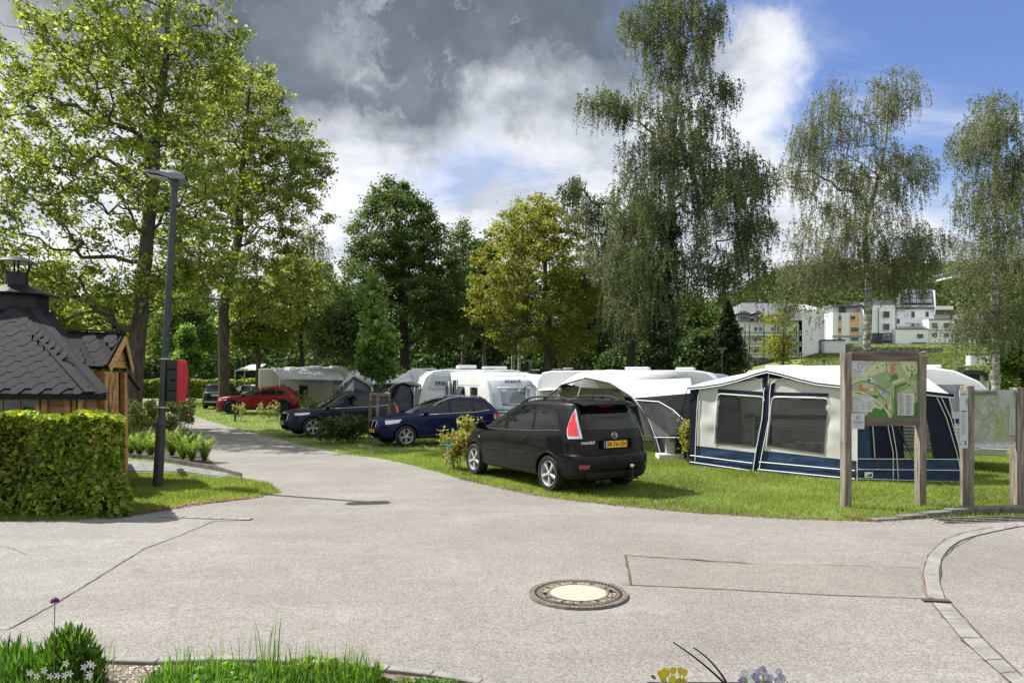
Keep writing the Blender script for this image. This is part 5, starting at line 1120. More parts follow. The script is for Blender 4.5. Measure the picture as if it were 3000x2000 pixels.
# gable boards (pine), door, posts
gi=lambda p,d=.06:Vector((p.x-d,p.y,p.z))
A_,B_,C_=gi(Fe,.05),gi(Rb,.05),gi(Be,.05)
for k in range(3):
    t0,t1=.24+k*.22,.24+(k+1)*.22-.015
    z0=A_.z-.05+(B_.z-A_.z)*(k*.3); z1=z0+(B_.z-A_.z)*.285
    f0=(z0-A_.z)/(B_.z-A_.z); f1=min(.98,(z1-A_.z)/(B_.z-A_.z)); f0=max(f0,0)
    l0,l1=A_.lerp(B_,f0),A_.lerp(B_,f1); r0,r1=C_.lerp(B_,f0),C_.lerp(B_,f1)
    for q in(l0,l1,r0,r1): pass
    MB().prism([l0,r0,r1,l1],(-.03,0,0)).build('gable_board',M['pine_light'],hut)
MB().beam(Fe+Vector((.05,.06,-.04)),Rb+Vector((.05,0,-.10)),.025,.12).build('barge_board',M['pine_light'],hut)
MB().beam(Rb+Vector((.05,0,-.10)),Be+Vector((.05,-.06,-.04)),.025,.14).build('barge_board',M['pine_light'],hut)
dz=A_.z-.08
DA=W(240,872,13.62); DB=W(262,872,14.35); DC=W(284,872,14.75)
MB().prism([Vector((DA.x,DA.y,0)),Vector((DB.x,DB.y,0)),Vector((DB.x,DB.y,dz)),Vector((DA.x,DA.y,dz))],(-.05,.02,0)).build('door',M['pine_light'],hut)
door=[o for o in hut.children if o.name.startswith('door')][0]
dn=Vector((DB.y-DA.y,-(DB.x-DA.x),0)).normalized(); dd_=(DB-DA).normalized(); dd_.z=0
for k in range(6): 
    p=Vector((DA.x,DA.y,0)).lerp(Vector((DB.x,DB.y,0)),(k+.5)/6)+dn*.01; MB().beam(p,p+Vector((0,0,dz-.02)),.10,.02,up=dn).build('door_plank',M['pine_light'],door,bevel=.004,seg=1)
dc=Vector((DA.x,DA.y,0)).lerp(Vector((DB.x,DB.y,0)),.45)+dn*.03; dc.z=1.62
hexo=[dc+dd_*.17*x+Vector((0,0,y)) for x,y in((-1,-.14),(0,-.40),(1,-.14),(1,.14),(0,.40),(-1,.14))]
MB().prism(hexo,dn*.012).build('door_window',M['tint_glass'],door)
for i in range(6): MB().beam(hexo[i]+dn*.02,hexo[(i+1)%6]+dn*.02,.03,.035).build('window_frame',M['pine_light'],door)
for i in range(6):
    c2=dc+(hexo[i]-dc)*.45; c3=dc+(hexo[(i+1)%6]-dc)*.45; MB().beam(c2+dn*.02,c3+dn*.02,.018,.02).build('glazing_bar',M['pine_light'],door); MB().beam(c2+dn*.02,hexo[i]+dn*.02,.018,.02).build('glazing_bar',M['pine_light'],door)
for p_,w_ in((DB,.12),(DC,.10)): MB().beam(Vector((p_.x,p_.y,0)),Vector((p_.x,p_.y,dz)),w_,w_,up=(0,1,0)).build('porch_post',M['pine'],hut,bevel=.008,seg=1)
MB().prism([Vector((DA.x-.02,DA.y,0)),Vector((DA.x-.02,DA.y,dz)),Vector((-8.5,13.6,dz)),Vector((-8.5,13.6,0))],(0,.04,0)).build('porch_side_wall',M['pine'],hut)
MB().prism([Vector((DC.x,DC.y,0)),Vector((DC.x,DC.y,dz)),Vector((-8.5,15.1,dz)),Vector((-8.5,15.1,0))],(0,.04,0)).build('porch_side_wall',M['pine'],hut)
sr=MB(); a=W(283,847,15.2); b=W(322,897,15.3); a2=W(283,850,16.6); b2=W(316,893,16.6); sr.quad(a,b,b2,a2); rr_=sr.build('side_roof',M['felt'],hut,thick=.05)
for k in range(4):
    p=a.lerp(b,k/4); q=a.lerp(b,(k+1)/4); MB().quad(p+Vector((0,-.01,.035)),q+Vector((0,-.01,.03)),a2.lerp(b2,(k+.94)/4)+Vector((0,0,.03)),a2.lerp(b2,k/4)+Vector((0,0,.035))).build('shingle',M['shingle'],rr_,thick=.01)
MB().beam(Vector((a.x-.04,15.35,0)),Vector((a.x-.04,15.35,1.95)),.10,.05,up=(0,1,0)).build('corner_post',M['pine'],hut)
# ------------------------------------------------------------------ clipped hedge in the foreground
M['beech']=leafmat('beech',(.08,.145,.02),(.18,.25,.036),(.42,.42,.08),trans=.42,rough=.33)
M['beech_dark']=leafmat('beech_dark',(.03,.055,.01),(.055,.085,.016),(.14,.10,.04),trans=.3)
hd=thing('clipped_hedge',(-7.2,11,0),'thick clipped beech hedge with yellow-green top in front of the wooden hut','hedge')
x0,x1,y0,y1,zt=-12.5,-5.52,10.55,11.75,1.43
def boxpts(n,x0,x1,y0,y1,zt,depth=.12,zb=.0):
    out=[]
    for k,(f) in enumerate(((.50,'f'),(.22,'t'),(.13,'r'),(.10,'b'),(.05,'i'))):
        m=int(n*f[0]); x=RNG.uniform(x0,x1,m); y=RNG.uniform(y0,y1,m); z=RNG.uniform(zb,zt,m); d=np.abs(RNG.normal(0,depth,m))
        if f[1]=='f': y=y0+d
        if f[1]=='b': y=y1-d
        if f[1]=='t': z=zt-d*.8
        if f[1]=='r': x=x1-d
        out.append(np.stack([x,y,z],1))
    P_=np.concatenate(out); b=.055*np.sin(P_[:,0]*3.1+P_[:,2]*2)+.045*np.sin(P_[:,0]*7.3)+.04*np.cos(P_[:,2]*5.3+P_[:,0]); P_[:,1]-=b*(P_[:,1]<(y0+y1)/2); P_[:,2]+=.035*np.sin(P_[:,0]*6)*(P_[:,2]>zt*.8)+.02*np.sin(P_[:,0]*17)*(P_[:,2]>zt*.8)
    r=np.minimum(1,np.maximum(0,(P_[:,2]-zt+.15)/.15)); P_[:,0]-=r*.06*(P_[:,0]>x1-.3); P_[:,0]+=(P_[:,0]>x1-.35)*.10*np.sin(P_[:,2]*4+1)*(P_[:,1]<y0+.7); return P_
hp=boxpts(31000,x0,x1,y0,y1,zt,.11); hp=hp[(hp[:,0]/hp[:,1])>-.76]
hp[:,0]-=(hp[:,1]-y0)*.55
V,F=leaves(hp,.088,flat=.1,asp=.74,down=.3)
front=hp[:,1]<y0+.35
link('foliage',npmesh('foliage',V-np.array(hd.location),F,M['beech'],3),hd)
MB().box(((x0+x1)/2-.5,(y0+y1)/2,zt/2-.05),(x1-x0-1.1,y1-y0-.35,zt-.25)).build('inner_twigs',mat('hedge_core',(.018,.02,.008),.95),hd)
sp_=MB()
for i in range(60):
    x=random.uniform(x0,x1-.1); y=random.choice((y0,random.uniform(y0,y1))); z=random.uniform(.2,zt) if y==y0 else zt
    x-=(y-y0)*.55
    sp_.tube([(x,y+.1,z-.12),(x+random.uniform(-.04,.04),y-.06 if y==y0 else y,z+.02)],.004,4)
tag(sp_.build('shoots',M['bark'],hd),kind='stuff')
# ------------------------------------------------------------------ street lamp
M['lamp_grey']=mat('lamp_grey',(.045,.055,.055),.45,.4,var=.2,vscale=8)
M['lamp_head']=mat('lamp_head',(.17,.19,.21),.4,.5)
M['lens']=mat('lens',(.55,.56,.56),.2)
M['steel']=mat('steel',(.45,.46,.46),.35,.85)
lb=G(362,1118); lt=W(402,418,13.5); lamp=thing('street_lamp',lb,'tall dark grey street lamp post standing in the small lawn, flat lamp head','street lamp')
mid_=lb.lerp(lt,.22)
MB().tube([lb+Vector((0,0,-.02)),lb.lerp(lt,.05),mid_],[.088,.087,.082],20).tube([mid_+Vector((0,0,.0)),lt],[.066,.052],20).build('pole',M['lamp_grey'],lamp,smooth=True)
MB().tube([lb.lerp(lt,.205),lb.lerp(lt,.232)],[.092,.074],20).build('pole_collar',M['lamp_grey'],lamp,smooth=True)
hdv=Vector((-.985,-.17,.0)); q=lt; s_=Vector((-hdv.y,hdv.x,0)); 
MB().tube([q+Vector((0,0,-.16)),q+Vector((0,0,.12))],[.065,.065],14).build('head_socket',M['lamp_grey'],lamp,smooth=True)
hm=MB(); rows=[]
for t,wd,zt_,zb_ in((-.20,.10,.10,.06),(-.15,.15,.15,.035),(0,.17,.20,.02),(.12,.17,.175,.05),(.25,.165,.165,.085),(.42,.155,.16,.10),(.50,.12,.145,.105),(.53,.05,.13,.115)):
    c=q+hdv*t+Vector((0,0,t*.05)); ring=[c+s_*wd+Vector((0,0,zb_)),c+s_*wd*.9+Vector((0,0,(zt_+zb_)/2+.02)),c+s_*wd*.5+Vector((0,0,zt_)),c-s_*wd*.5+Vector((0,0,zt_)),c-s_*wd*.9+Vector((0,0,(zt_+zb_)/2+.02)),c-s_*wd+Vector((0,0,zb_)),c+s_*wd+Vector((0,0,zb_))]
    rows.append(ring)
hm.grid(rows); hm.build('lamp_head',M['lamp_head'],lamp,smooth=True)
MB().prism([q+hdv*.10+s_*.12+Vector((0,0,.04)),q+hdv*.46+s_*.10+Vector((0,0,.105)),q+hdv*.46-s_*.10+Vector((0,0,.105)),q+hdv*.10-s_*.12+Vector((0,0,.04))],(0,0,-.012)).build('lens',M['lens'],lamp)
for z in(1.45,2.33):
    t=z/lt.z; c=lb.lerp(lt,t); MB().tube([c+Vector((0,0,-.012)),c+Vector((0,0,.012))],[.082,.082],20).tube([c+Vector((.07,-.03,-.012)),c+Vector((.14,-.05,-.01))],.012,6).build('clamp_band',M['steel'],lamp)
# board strapped to the lamp post: black ribbed body, red face turned away
M['red_face']=mat('red_face',(.46,.010,.024),.4)
M['black_shell']=mat('black_shell',(.010,.010,.011),.5)
bd=thing('advert_lightbox',W(402,872,13.5),'black box sign with a curved red face strapped to the street lamp','sign box')
A=W(387,826,13.45); z1=A.z; z0=W(390,922,13.45).z; hh=z1-z0
for k in range(4):
    za=z0+hh*k/4; MB().box((W(401,872,13.5).x-.012*(3-k)*.3,13.55,za+hh/8),(.20,.30,hh/4-.012)).build('shell_section',M['black_shell'],bd,bevel=.02)
MB().box((W(402,872,13.5).x,13.55,z0+hh/2),(.16,.24,hh*.97)).build('inner_shell',M['black_shell'],bd)
X1=W(414,872,13.5).x; rm=MB(); prof=[(0,0),(.02,-.02),(.05,.03),(.065,.18),(.078,.4),(.09,.58),(.08,.72),(.07,.9),(.045,.985),(.0,1.01)]
rm.prism([Vector((X1-.02+(.015*(t-.5))+x_,13.40,z0+hh*t)) for x_,t in prof],(0,.30,0)); rm.build('red_face',M['red_face'],bd,bevel=.015)
# ------------------------------------------------------------------ ferns and shrubs
M['fern']=leafmat('fern',(.08,.14,.03),(.14,.21,.045),(.26,.32,.09),trans=.5)
M['shrub']=leafmat('shrub',(.12,.15,.04),(.25,.27,.085),(.42,.41,.19),trans=.48,rough=.35)
M['shrub_dark']=leafmat('shrub_dark',(.03,.05,.014),(.06,.085,.022),(.15,.17,.045),trans=.35)
M['shrub_yellow']=leafmat('shrub_yellow',(.17,.18,.035),(.28,.28,.06),(.40,.36,.12),trans=.45)
def fern(base,h,nf,label,group):
    root=thing('fern',base,label,'fern',group); V_=[];F_=[];n0=0
    for i in range(nf):
        a=2*math.pi*i/nf+random.uniform(-.3,.3); L=h*random.uniform(.75,1.1); out=random.uniform(.25,.6)
        k=16; prev=None
        for j in range(1,k):
            t=j/k; p=Vector((math.cos(a)*out*L*t**1.3,math.sin(a)*out*L*t**1.3,L*(t-.22*t**3))); wl=.16*L*math.sin(math.pi*min(1,t*.9+.12))**.8*(1-t*.3)
            td=Vector((math.cos(a)*out,math.sin(a)*out,1-.6*t*t)).normalized(); sd=Vector((-math.sin(a),math.cos(a),0)); nn=td.cross(sd); 
            for sg in(1,-1):
                tip=p+sd*sg*wl+td*wl*.35; w_=td*L/k*.42
                V_+=[tuple(p-w_*.8),tuple(p+w_),tuple(tip)]; F_.append((n0,n0+1,n0+2)); n0+=3
    link('fronds',npmesh('fronds',np.array(V_),np.array(F_),M['fern'],3),root)
    return root
random.seed(11)
fpos=[(470,1062,.62,'small fern at the right tip of the bed beside the road'),(420,1058,.85,'tall bright fern just right of the lamp post'),(395,1050,.8,'fern behind the lamp post foot'),(440,1062,.75,'broad fern between the two right ones of the bed'),(345,1052,.75,'fern left of the lamp post at the slab path edge'),(320,1050,.7,'fern second from the hedge end in the bed'),(300,1048,.65,'fern beside the hedge corner'),(330,1036,.7,'fern in the second row behind the lamp post')]
for x,y,h,l in fpos: fern(G(x,y),h*1.15,18,l,'ferns in the planting bed')
def shrub(base,h,w_,n,ls,leafm,label,cat='shrub',name='shrub',group=None,stems=5,depth=None,bare=.25,clump=18):
    root=thing(name,base,label,cat,group); depth=depth or w_; st=MB(); tips=[]
    for i in range(stems):
        x=random.uniform(-.5,.5)*w_; y=random.uniform(-.4,.4)*depth; top=Vector((x+random.uniform(-.1,.1),y,h*random.uniform(.8,1.0)))
        st.tube([(x*.7,y*.7,0),(x,y,h*.5),top],[.010,.007,.003],4)
        for j in range(clump//3): 
            t=random.uniform(bare,1); p=Vector((x*.7,y*.7,0)).lerp(top,t); q=p+Vector((random.gauss(0,.16*w_**.5),random.gauss(0,.12),random.uniform(0,.12))); st.tube([p,q],.003,3); tips.append(q)
    tag(st.build('stems',M['bark'],root,world=False),kind='stuff')
    T_=np.array(tips); C_=T_[RNG.integers(0,len(T_),n)]+RNG.normal(0,.055+.03*w_,(n,3)); C_[:,2]=np.maximum(C_[:,2],.03)
    V,F=leaves(C_,ls,asp=.75); link('foliage',npmesh('foliage',V,F,M[leafm],3),root); return root
random.seed(21)
for x,y,h,w_,l in [(318,1008,1.0,.5,'leafy young shrub beside the big maple trunk'),(340,985,.95,.4,'thin young shrub left of the lamp post, behind the ferns'),(356,1000,1.0,.35,'young shrub touching the lamp post on its left'),(392,1003,1.0,.35,'young shrub just right of the lamp post'),(423,995,1.1,.35,'tallest thin young shrub right of the lamp post'),(300,1000,1.1,.5,'bushy young shrub between hedge and maple trunk'),(437,985,.9,.3,'young shrub nearest the road above the ferns')]:
    shrub(G(x,y),h*1.15,w_*1.2,900,.085,'shrub',l,group='young shrubs in the fern bed',stems=3)
# row of little shrubs along the grass
def low(px,py,top,wpx,leafm,l,n=500,ls=.08,stems=4,**k):
    b=G(px,py); s=b.y/FPX; b.z=Hz(b.x,b.y); return shrub(b,(py-top)*s-b.z,wpx*s,n,ls,leafm,l,stems=stems,**k)
low(548,968,925,22,'shrub','sparse young shrub with a green stake in front of the red car',260,.09,2)
low(608,966,925,26,'shrub','sparse young shrub before the red car rear door',300,.09,3)
low(636,966,935,16,'shrub','thin reddish twigs before the rear wheel of the red car',90,.08,3)
low(740,952,912,110,'shrub','leafy low hedge between the red car and the dark grey SUV',1500,.10,14,name='low_hedge',cat='hedge')
low(690,940,905,60,'shrub','leafy low hedge behind the red car tail',900,.10,8,name='low_hedge',cat='hedge')
low(758,1019,965,55,'shrub_dark','dark bushy shrub half hiding the front wheel of the dark grey SUV',1500,.075,8,name='low_hedge',cat='hedge')
low(812,1015,960,75,'shrub_dark','dark bushy shrub in front of the dark grey SUV doors',1900,.075,9,name='low_hedge',cat='hedge')
low(925,970,925,30,'shrub_yellow','yellow-green shrub between the dark grey SUV tail and the blue SUV',420,.08,5)
low(985,965,918,50,'shrub_yellow','yellow-green shrub behind the blue SUV bonnet',700,.08,7)
low(1052,1078,1000,30,'shrub_yellow','yellow-green shrub at the nose of the black minivan with a number marker',1000,.068,6)
low(1080,1058,965,40,'shrub_yellow','leafy yellow shrub rising behind the black minivan nose',1000,.068,6)
low(1578,1062,965,16,'shrub_yellow','tall thin yellow-green shrub beside the blue awning corner',500,.07,4)
# far hedges
for a,b,top,l in [((322,896),(505,893),868,'trimmed hedge along the far road left of the grey trunk'),((528,893),(600,893),869,'trimmed hedge behind the white car')]:
    p=G(*a); q=G(*b); p=W(a[0],872,78); q=W(b[0],872,78); n=9000 if a[0]<400 else 3500; t=RNG.uniform(0,1,n); X=p.x+(q.x-p.x)*t; Y=78+RNG.uniform(-.6,.6,n); Z=RNG.uniform(0,2.0,n)+.08*np.sin(X*2)
    V,F=leaves(np.stack([X,Y,Z],1),.20); tag(link('far_hedge',npmesh('far_hedge',V,F,M['maple'],3)),l,'hedge')
# stakes round the young maple
M['stake']=mat('stake',(.25,.21,.16),.85,vscale=6,col2=(.14,.115,.085),stretch=(1,1,.3),bump=.004)
tg=thing('tree_stakes',W(868,872,24.3),'three round wooden stakes with a log cross-piece tied round the young maple','tree stakes')
zt_=W(868,908,24.3).z; g_=Hz(-4.4,24.3)
for px,dy in((850,-.1),(867,-.35),(893,0)):
    a=W(px-2,872,24.3+dy); b=W(px+1,906,24.3+dy); MB().tube([(a.x,a.y,g_-.05),(b.x,b.y,zt_)],.05,10).build('stake',M['stake'],tg,smooth=True)
    MB().tube([(b.x,b.y,zt_-.22),(b.x,b.y,zt_-.19)],.056,10).build('tie',M['plastic'],tg)
MB().tube([W(849,906,24.3),W(895,908,24.3)],.075,10).build('cross_log',M['stake'],tg,smooth=True)
# number marker
M['sign_green']=mat('sign_green',(.0,.21,.16),.4)
nm_=thing('pitch_marker',G(1029,1086),'small green pitch number marker on a thin post beside the black minivan','marker')
g0=G(1029,1086); MB().box((g0.x,g0.y,.30),(.022,.022,.62)).build('post',M['steel'],nm_)
MB().box((g0.x-.045,g0.y-.02,.60),(.085,.012,.10),.35).build('number_plate',M['sign_green'],nm_); MB().box((g0.x+.045,g0.y-.02,.58),(.085,.012,.10),-.35).build('number_plate',M['sign_green'],nm_)
text('108',.06,'number','white',nm_,(g0.x-.045,g0.y-.032,.60),(R(90),0,.35),ext=.001); text('109',.06,'number','white',nm_,(g0.x+.045,g0.y-.032,.58),(R(90),0,-.35),ext=.001)
g0=G(540,968); ms_=thing('marker_stake',g0,'short green stake in the grass before the red car','stake'); MB().box((g0.x,g0.y,.35),(.08,.06,.70)).build('post',mat('stake_green',(.015,.05,.035),.5),ms_,bevel=.01); MB().box((g0.x,g0.y-.02,.72),(.16,.05,.07)).build('cap',M['plastic'],ms_)
# ------------------------------------------------------------------ foreground plants
M['lush']=leafmat('lush',(.045,.115,.015),(.085,.175,.028),(.17,.27,.06),trans=.35,rough=.3)
M['lush2']=leafmat('lush2',(.075,.15,.018),(.13,.23,.032),(.23,.33,.08),trans=.45,rough=.35)
M['sage']=leafmat('sage',(.05,.10,.03),(.075,.15,.04),(.13,.21,.08),trans=.25,rough=.4)
def tuft(name,xr,yr,n,h0,h1,wd,m_,label,cat,lean=.35,arch=True,z=.02):
    x=RNG.uniform(*xr,n); y=RNG.uniform(*yr,n); h=RNG.uniform(h0,h1,n); a=RNG.uniform(0,6.28,n); L=RNG.uniform(.2,1,n)*lean*h; dx,dy=np.cos(a),np.sin(a); b=a+RNG.uniform(1.2,1.9,n); wx,wy=np.cos(b)*wd/2,np.sin(b)*wd/2
    pts=[]
    for t,k in((0,.7),(.35,1.),(.7,.75),(1,0.02)):
        cx=x+dx*L*t**1.8; cy=y+dy*L*t**1.8; cz=z+h*(t-.18*t**3); pts+= [np.stack([cx-wx*k,cy-wy*k,cz],1),np.stack([cx+wx*k,cy+wy*k,cz],1)]
    V=np.stack(pts,1).reshape(-1,3); bb=np.arange(n)*8; F=np.concatenate([np.stack([bb+2*i,bb+2*i+1,bb+2*i+3,bb+2*i+2],1) for i in range(3)])
    tag(link(name,npmesh(name,V,F,M[m_],4)),label,cat,kind='stuff')
tuft('grassy_plants',(-3.7,-3.05),(4.15,4.95),1500,.12,.30,.018,'lush','lush strap-leaved plants in the bottom left corner','ground cover')
tuft('grassy_plants',(-3.2,-2.5),(4.1,4.45),700,.10,.24,.014,'lush','strap leaves in front of the round bushy plant','ground cover')
tuft('grassy_plants',(-2.25,-.85),(4.25,4.78),3200,.08,.20,.012,'lush','strap-leaved ground cover along the bottom of the picture','ground cover')
tuft('grassy_plants',(-2.2,-.9),(4.5,4.85),420,.16,.34,.005,'lush2','thin wispy grass stems over the ground cover','grass',lean=.3)
tuft('grassy_plants',(-1.62,-1.45),(4.60,4.72),10,.45,.62,.008,'lush','few tall dark grass blades standing highest in the bed','grass',lean=.35)
tuft('grassy_plants',(-2.85,-2.5),(4.5,4.75),26,.25,.42,.006,'lush','thin stems beside the round bushy plant','grass',lean=.7)
def cover(name,xr,yr,n,h,ls,m_,label,asp=.85):
    x=RNG.uniform(*xr,n); y=RNG.uniform(*yr,n); z=.02+h*(.4+.6*RNG.uniform(0,1,n))*(.6+.4*np.sin(x*6)*np.cos(y*8+x*3)); V,F=leaves(np.stack([x,y,z],1),ls,asp=asp,flat=1.0)
    tag(link(name,npmesh(name,V,F,M[m_],3)),label,'ground cover',kind='stuff')
cover('leafy_cover',(-2.05,-.80),(4.3,4.8),900,.15,.055,'lush2','bright round-leaved plants among the strap leaves')
cover('leafy_cover',(-.85,-.35),(4.45,4.72),350,.06,.04,'lush','low leaves at the right tip of the flower bed')
def dome(base,r,h,n,label):
    root=thing('bushy_plant',base,label,'plant'); u=RNG.normal(0,1,(n,3)); u[:,2]=np.abs(u[:,2]); u/=np.linalg.norm(u,axis=1,keepdims=True); C_=u*np.array([r,r,h])*RNG.uniform(.6,1,(n,1))
    ax=u*1.0+np.array([0,0,.9])+RNG.normal(0,.25,(n,3)); ax/=np.linalg.norm(ax,axis=1,keepdims=True); sd=np.cross(ax,RNG.normal(0,1,(n,3))); sd/=np.linalg.norm(sd,axis=1,keepdims=True); s=RNG.uniform(.035,.065,(n,1)); nn=np.cross(ax,sd)
    V=np.stack([C_-ax*s*.6,C_+sd*s*.18+nn*s*.08,C_+ax*s*.7,C_-sd*s*.18+nn*s*.08],1).reshape(-1,3); b=np.arange(n)[:,None]*4; F=np.concatenate([b+[[0,1,2]],b+[[0,2,3]]],1).reshape(-1,3)
    link('foliage',npmesh('foliage',V,F,M['lush'],3),root)
    st=MB()
    for i in range(40): a=random.uniform(0,6.28); q=random.uniform(.3,.9); st.tube([(0,0,0),(math.cos(a)*r*q,math.sin(a)*r*q,h*math.sqrt(1-q*q)*.9)],.003,3)
    tag(st.build('stems',M['bark'],root,world=False),kind='stuff'); return root
dome(Vector((-2.77,4.62,0)),.215,.42,1900,'round bushy dark green plant at the bottom left behind the white flowers')
M['purple']=mat('purple',(.20,.03,.22),.6,var=.4,vscale=90); M['stem_green']=mat('stem_green',(.16,.17,.06),.6)
af=W(126,1380,4.4); al=thing('allium_flower',Vector((af.x-.01,4.4,0)),'single purple allium flower head on a thin stem at the bottom left','flower')
MB().tube([(af.x-.01,4.4,0),(af.x-.005,4.4,af.z*.6),(af.x,4.4,af.z-.01)],.0028,5).build('stem',M['stem_green'],al)
fl=MB(); random.seed(2)
for i in range(160):
    th=random.uniform(0,6.28); ph=math.acos(random.uniform(-.3,1)); d=Vector((math.sin(ph)*math.cos(th),math.sin(ph)*math.sin(th),math.cos(ph))); c=af+Vector((d.x*.017,d.y*.017,d.z*.016)); fl.beam(c-d*.008,c+d*.007,.004,.003)
tag(fl.build('florets',M['purple'],al),kind='stuff')
M['petal_white']=mat('petal_white',(.80,.80,.78),.6)
random.seed(6)
for i in range(13):
    px=random.uniform(70,240); py=random.uniform(1508,1562); Y=4.15; c=W(px,py,Y); r_=thing('white_flower',Vector((c.x,Y,0)),'small white star flower in front of the round bushy plant at the bottom left','flower','small white flowers at the bottom left')
    MB().tube([(c.x,Y,0),(c.x,Y,c.z)],.002,4).build('stem',M['stem_green'],r_); pe=MB()
    for k in range(5): a=2*math.pi*k/5; pe.add([c,c+Vector((math.cos(a-.4)*.014,-.004,math.sin(a-.4)*.014)),c+Vector((math.cos(a)*.024,-.007,math.sin(a)*.024)),c+Vector((math.cos(a+.4)*.014,-.004,math.sin(a+.4)*.014))],[(0,1,2,3)])
    pe.build('petals',M['petal_white'],r_,fixn=False)
# planter box with pansies on the terrace parapet
M['planter']=mat('planter',(.012,.012,.013),.5); M['pansy_v']=mat('pansy_v',(.26,.15,.42),.6,col2=(.72,.68,.78),vscale=90); M['pansy_y']=mat('pansy_y',(.66,.50,.03),.6)
M['planter_leaf']=leafmat('planter_leaf',(.05,.11,.02),(.09,.17,.03),(.30,.28,.06),trans=.35)
Yp=2.0; a=W(1490,1566,Yp+.09); b=W(1760,1566,Yp+.09); pb=thing('planter_box',(a.x,Yp,a.z-.16),'black planter box with pansies at the very bottom of the picture','planter')
bw=b.x-a.x; c=(a+b)/2
for off_,sz in(((0,-.09,-.08),(bw,.012,.16)),((0,.09,-.08),(bw,.012,.16)),((-bw/2,0,-.08),(.012,.19,.16)),((bw/2,0,-.08),(.012,.19,.16))): MB().box((c.x+off_[0],Yp+off_[1],a.z+off_[2]),sz).build('side_wall',M['planter'],pb,bevel=.003)
MB().box((c.x,Yp,a.z-.035),(bw-.02,.17,.02)).build('soil',M['soil'],pb)
MB().box((c.x,Yp,a.z-.16),(bw,.19,.02)).build('base',M['planter'],pb)
for j,(sx,sy) in enumerate(((-.45,0),(.45,0))): MB().box((c.x+sx*bw,Yp,(a.z-.17)/2),(.03,.12,a.z-.17)).build('leg',M['planter'],pb)
def pansies(pxs,col,n,ptop,label,seed):
    random.seed(seed); r_=thing('pansy_plant',W(sum(pxs)/2,1566,Yp),label,'flowers'); pe=[MB(),MB()]; stm=MB(); L=[]
    for i in range(n):
        px=random.uniform(*pxs); py=random.uniform(ptop,1566); q=W(px,py,Yp+random.uniform(-.06,.05)); base=Vector((q.x+random.uniform(-.01,.01),q.y,a.z-.03)); stm.tube([base,(base+q)/2+Vector((random.uniform(-.01,.01),0,.01)),q],.0016,4)
        f=MB(); an0=random.uniform(-.3,.3)
        for k,(an,rr_) in enumerate(((.5,.0065),(2.64,.0065),(1.57,.006),(3.5,.0055),(5.9,.0055),(4.71,.007))):
            cc=q+Vector((math.cos(an+an0)*.0038,-.002-k*.0006,math.sin(an+an0)*.0038)); f.add([cc+Vector((math.cos(t)*rr_,0,math.sin(t)*rr_)) for t in [2*math.pi*z/8 for z in range(8)]],[tuple(range(8))])
        f.build('bloom',M[col if random.random()<.75 else ('white' if col=='pansy_v' else 'pansy_y')],r_,fixn=False)
        for _ in range(7): L.append((base.x+random.gauss(0,.014),base.y+random.gauss(0,.02),a.z-.03+random.uniform(0,max(.01,q.z-a.z))))
    tag(stm.build('stems',M['stem_green'],r_),kind='stuff'); L=np.array(L); V,F=leaves(L,.022,asp=.5); V-=np.array(r_.location); link('foliage',npmesh('foliage',V,F,M['planter_leaf'],3),r_)
pansies((1503,1580),'pansy_y',12,1537,'yellow pansies at the left end of the black planter box',3)
pansies((1700,1800),'pansy_v',26,1535,'violet and white pansies at the right end of the black planter box',4)
for pts,l in(([(1662,1566),(1640,1545),(1600,1508),(1546,1474)],'long bent dark stalk rising from the planter box'),([(1668,1566),(1655,1540),(1625,1505),(1592,1486)],'short bent dark stalk beside the long one in the planter box')):
    P_=[W(x,y,Yp) for x,y in pts]; q=[]; 
    for i in range(13):
        t=i/12; q.append(P_[0]*(1-t)**3+P_[1]*3*t*(1-t)**2+P_[2]*3*t*t*(1-t)+P_[3]*t**3)
    o=MB().tube([v-Vector((0,0,0)) for v in q],[.0035*(1-.5*i/12) for i in range(13)],6).build('bent_stalk',M['metal_black'],None,smooth=True); tag(o,l,'stalk')
# ================================================================== TENTS AND CARAVANS
def cloth(name,c1,c2=None,rough=.8,bump=.01,bs=6,trans=.0,stretch=None):
    m=mat(name,c1,rough,vscale=2.5,col2=c2 or tuple(x*.86 for x in c1),bump=bump,bscale=bs,spec=.2,stretch=stretch)
    if trans:
        t=NT(m.node_tree); tr=t.new('ShaderNodeBsdfTranslucent'); tr.inputs[0].default_value=(*c1,1); mx=t.new('ShaderNodeMixShader'); mx.inputs[0].default_value=trans
        t.l.new(t.n['Principled BSDF'].outputs[0],mx.inputs[1]); t.l.new(tr.outputs[0],mx.inputs[2]); t.l.new(mx.outputs[0],t.n['Material Output'].inputs[0])
    M[name]=m; return m
cloth('cream',(.70,.69,.665),(.62,.61,.585),bump=.012,bs=4,trans=.2,stretch=(1,1,.5)); cloth('navy',(.030,.060,.125),(.018,.036,.08),bump=.02,bs=6,rough=.45,stretch=(1,1,1.5)); cloth('navy_dark',(.008,.014,.032),(.005,.009,.02),bump=.012,bs=5,rough=.6)
cloth('canvas_white',(.64,.65,.66),(.55,.56,.58),bump=.008,bs=3,rough=.5,trans=.15); cloth('canvas_grey',(.045,.05,.06),(.025,.028,.034),bump=.01,bs=4,rough=.6); cloth('canvas_mid',(.13,.145,.165),(.09,.10,.115),bump=.01,bs=4); cloth('canvas_taupe',(.30,.27,.23),bump=.008,bs=4)
M['pvc']=mat('pvc',(.02,.024,.026),.07,0,bump=.035,bscale=11,spec=.8,stretch=(.8,.8,2.2),col2=(.06,.065,.06),vscale=3)
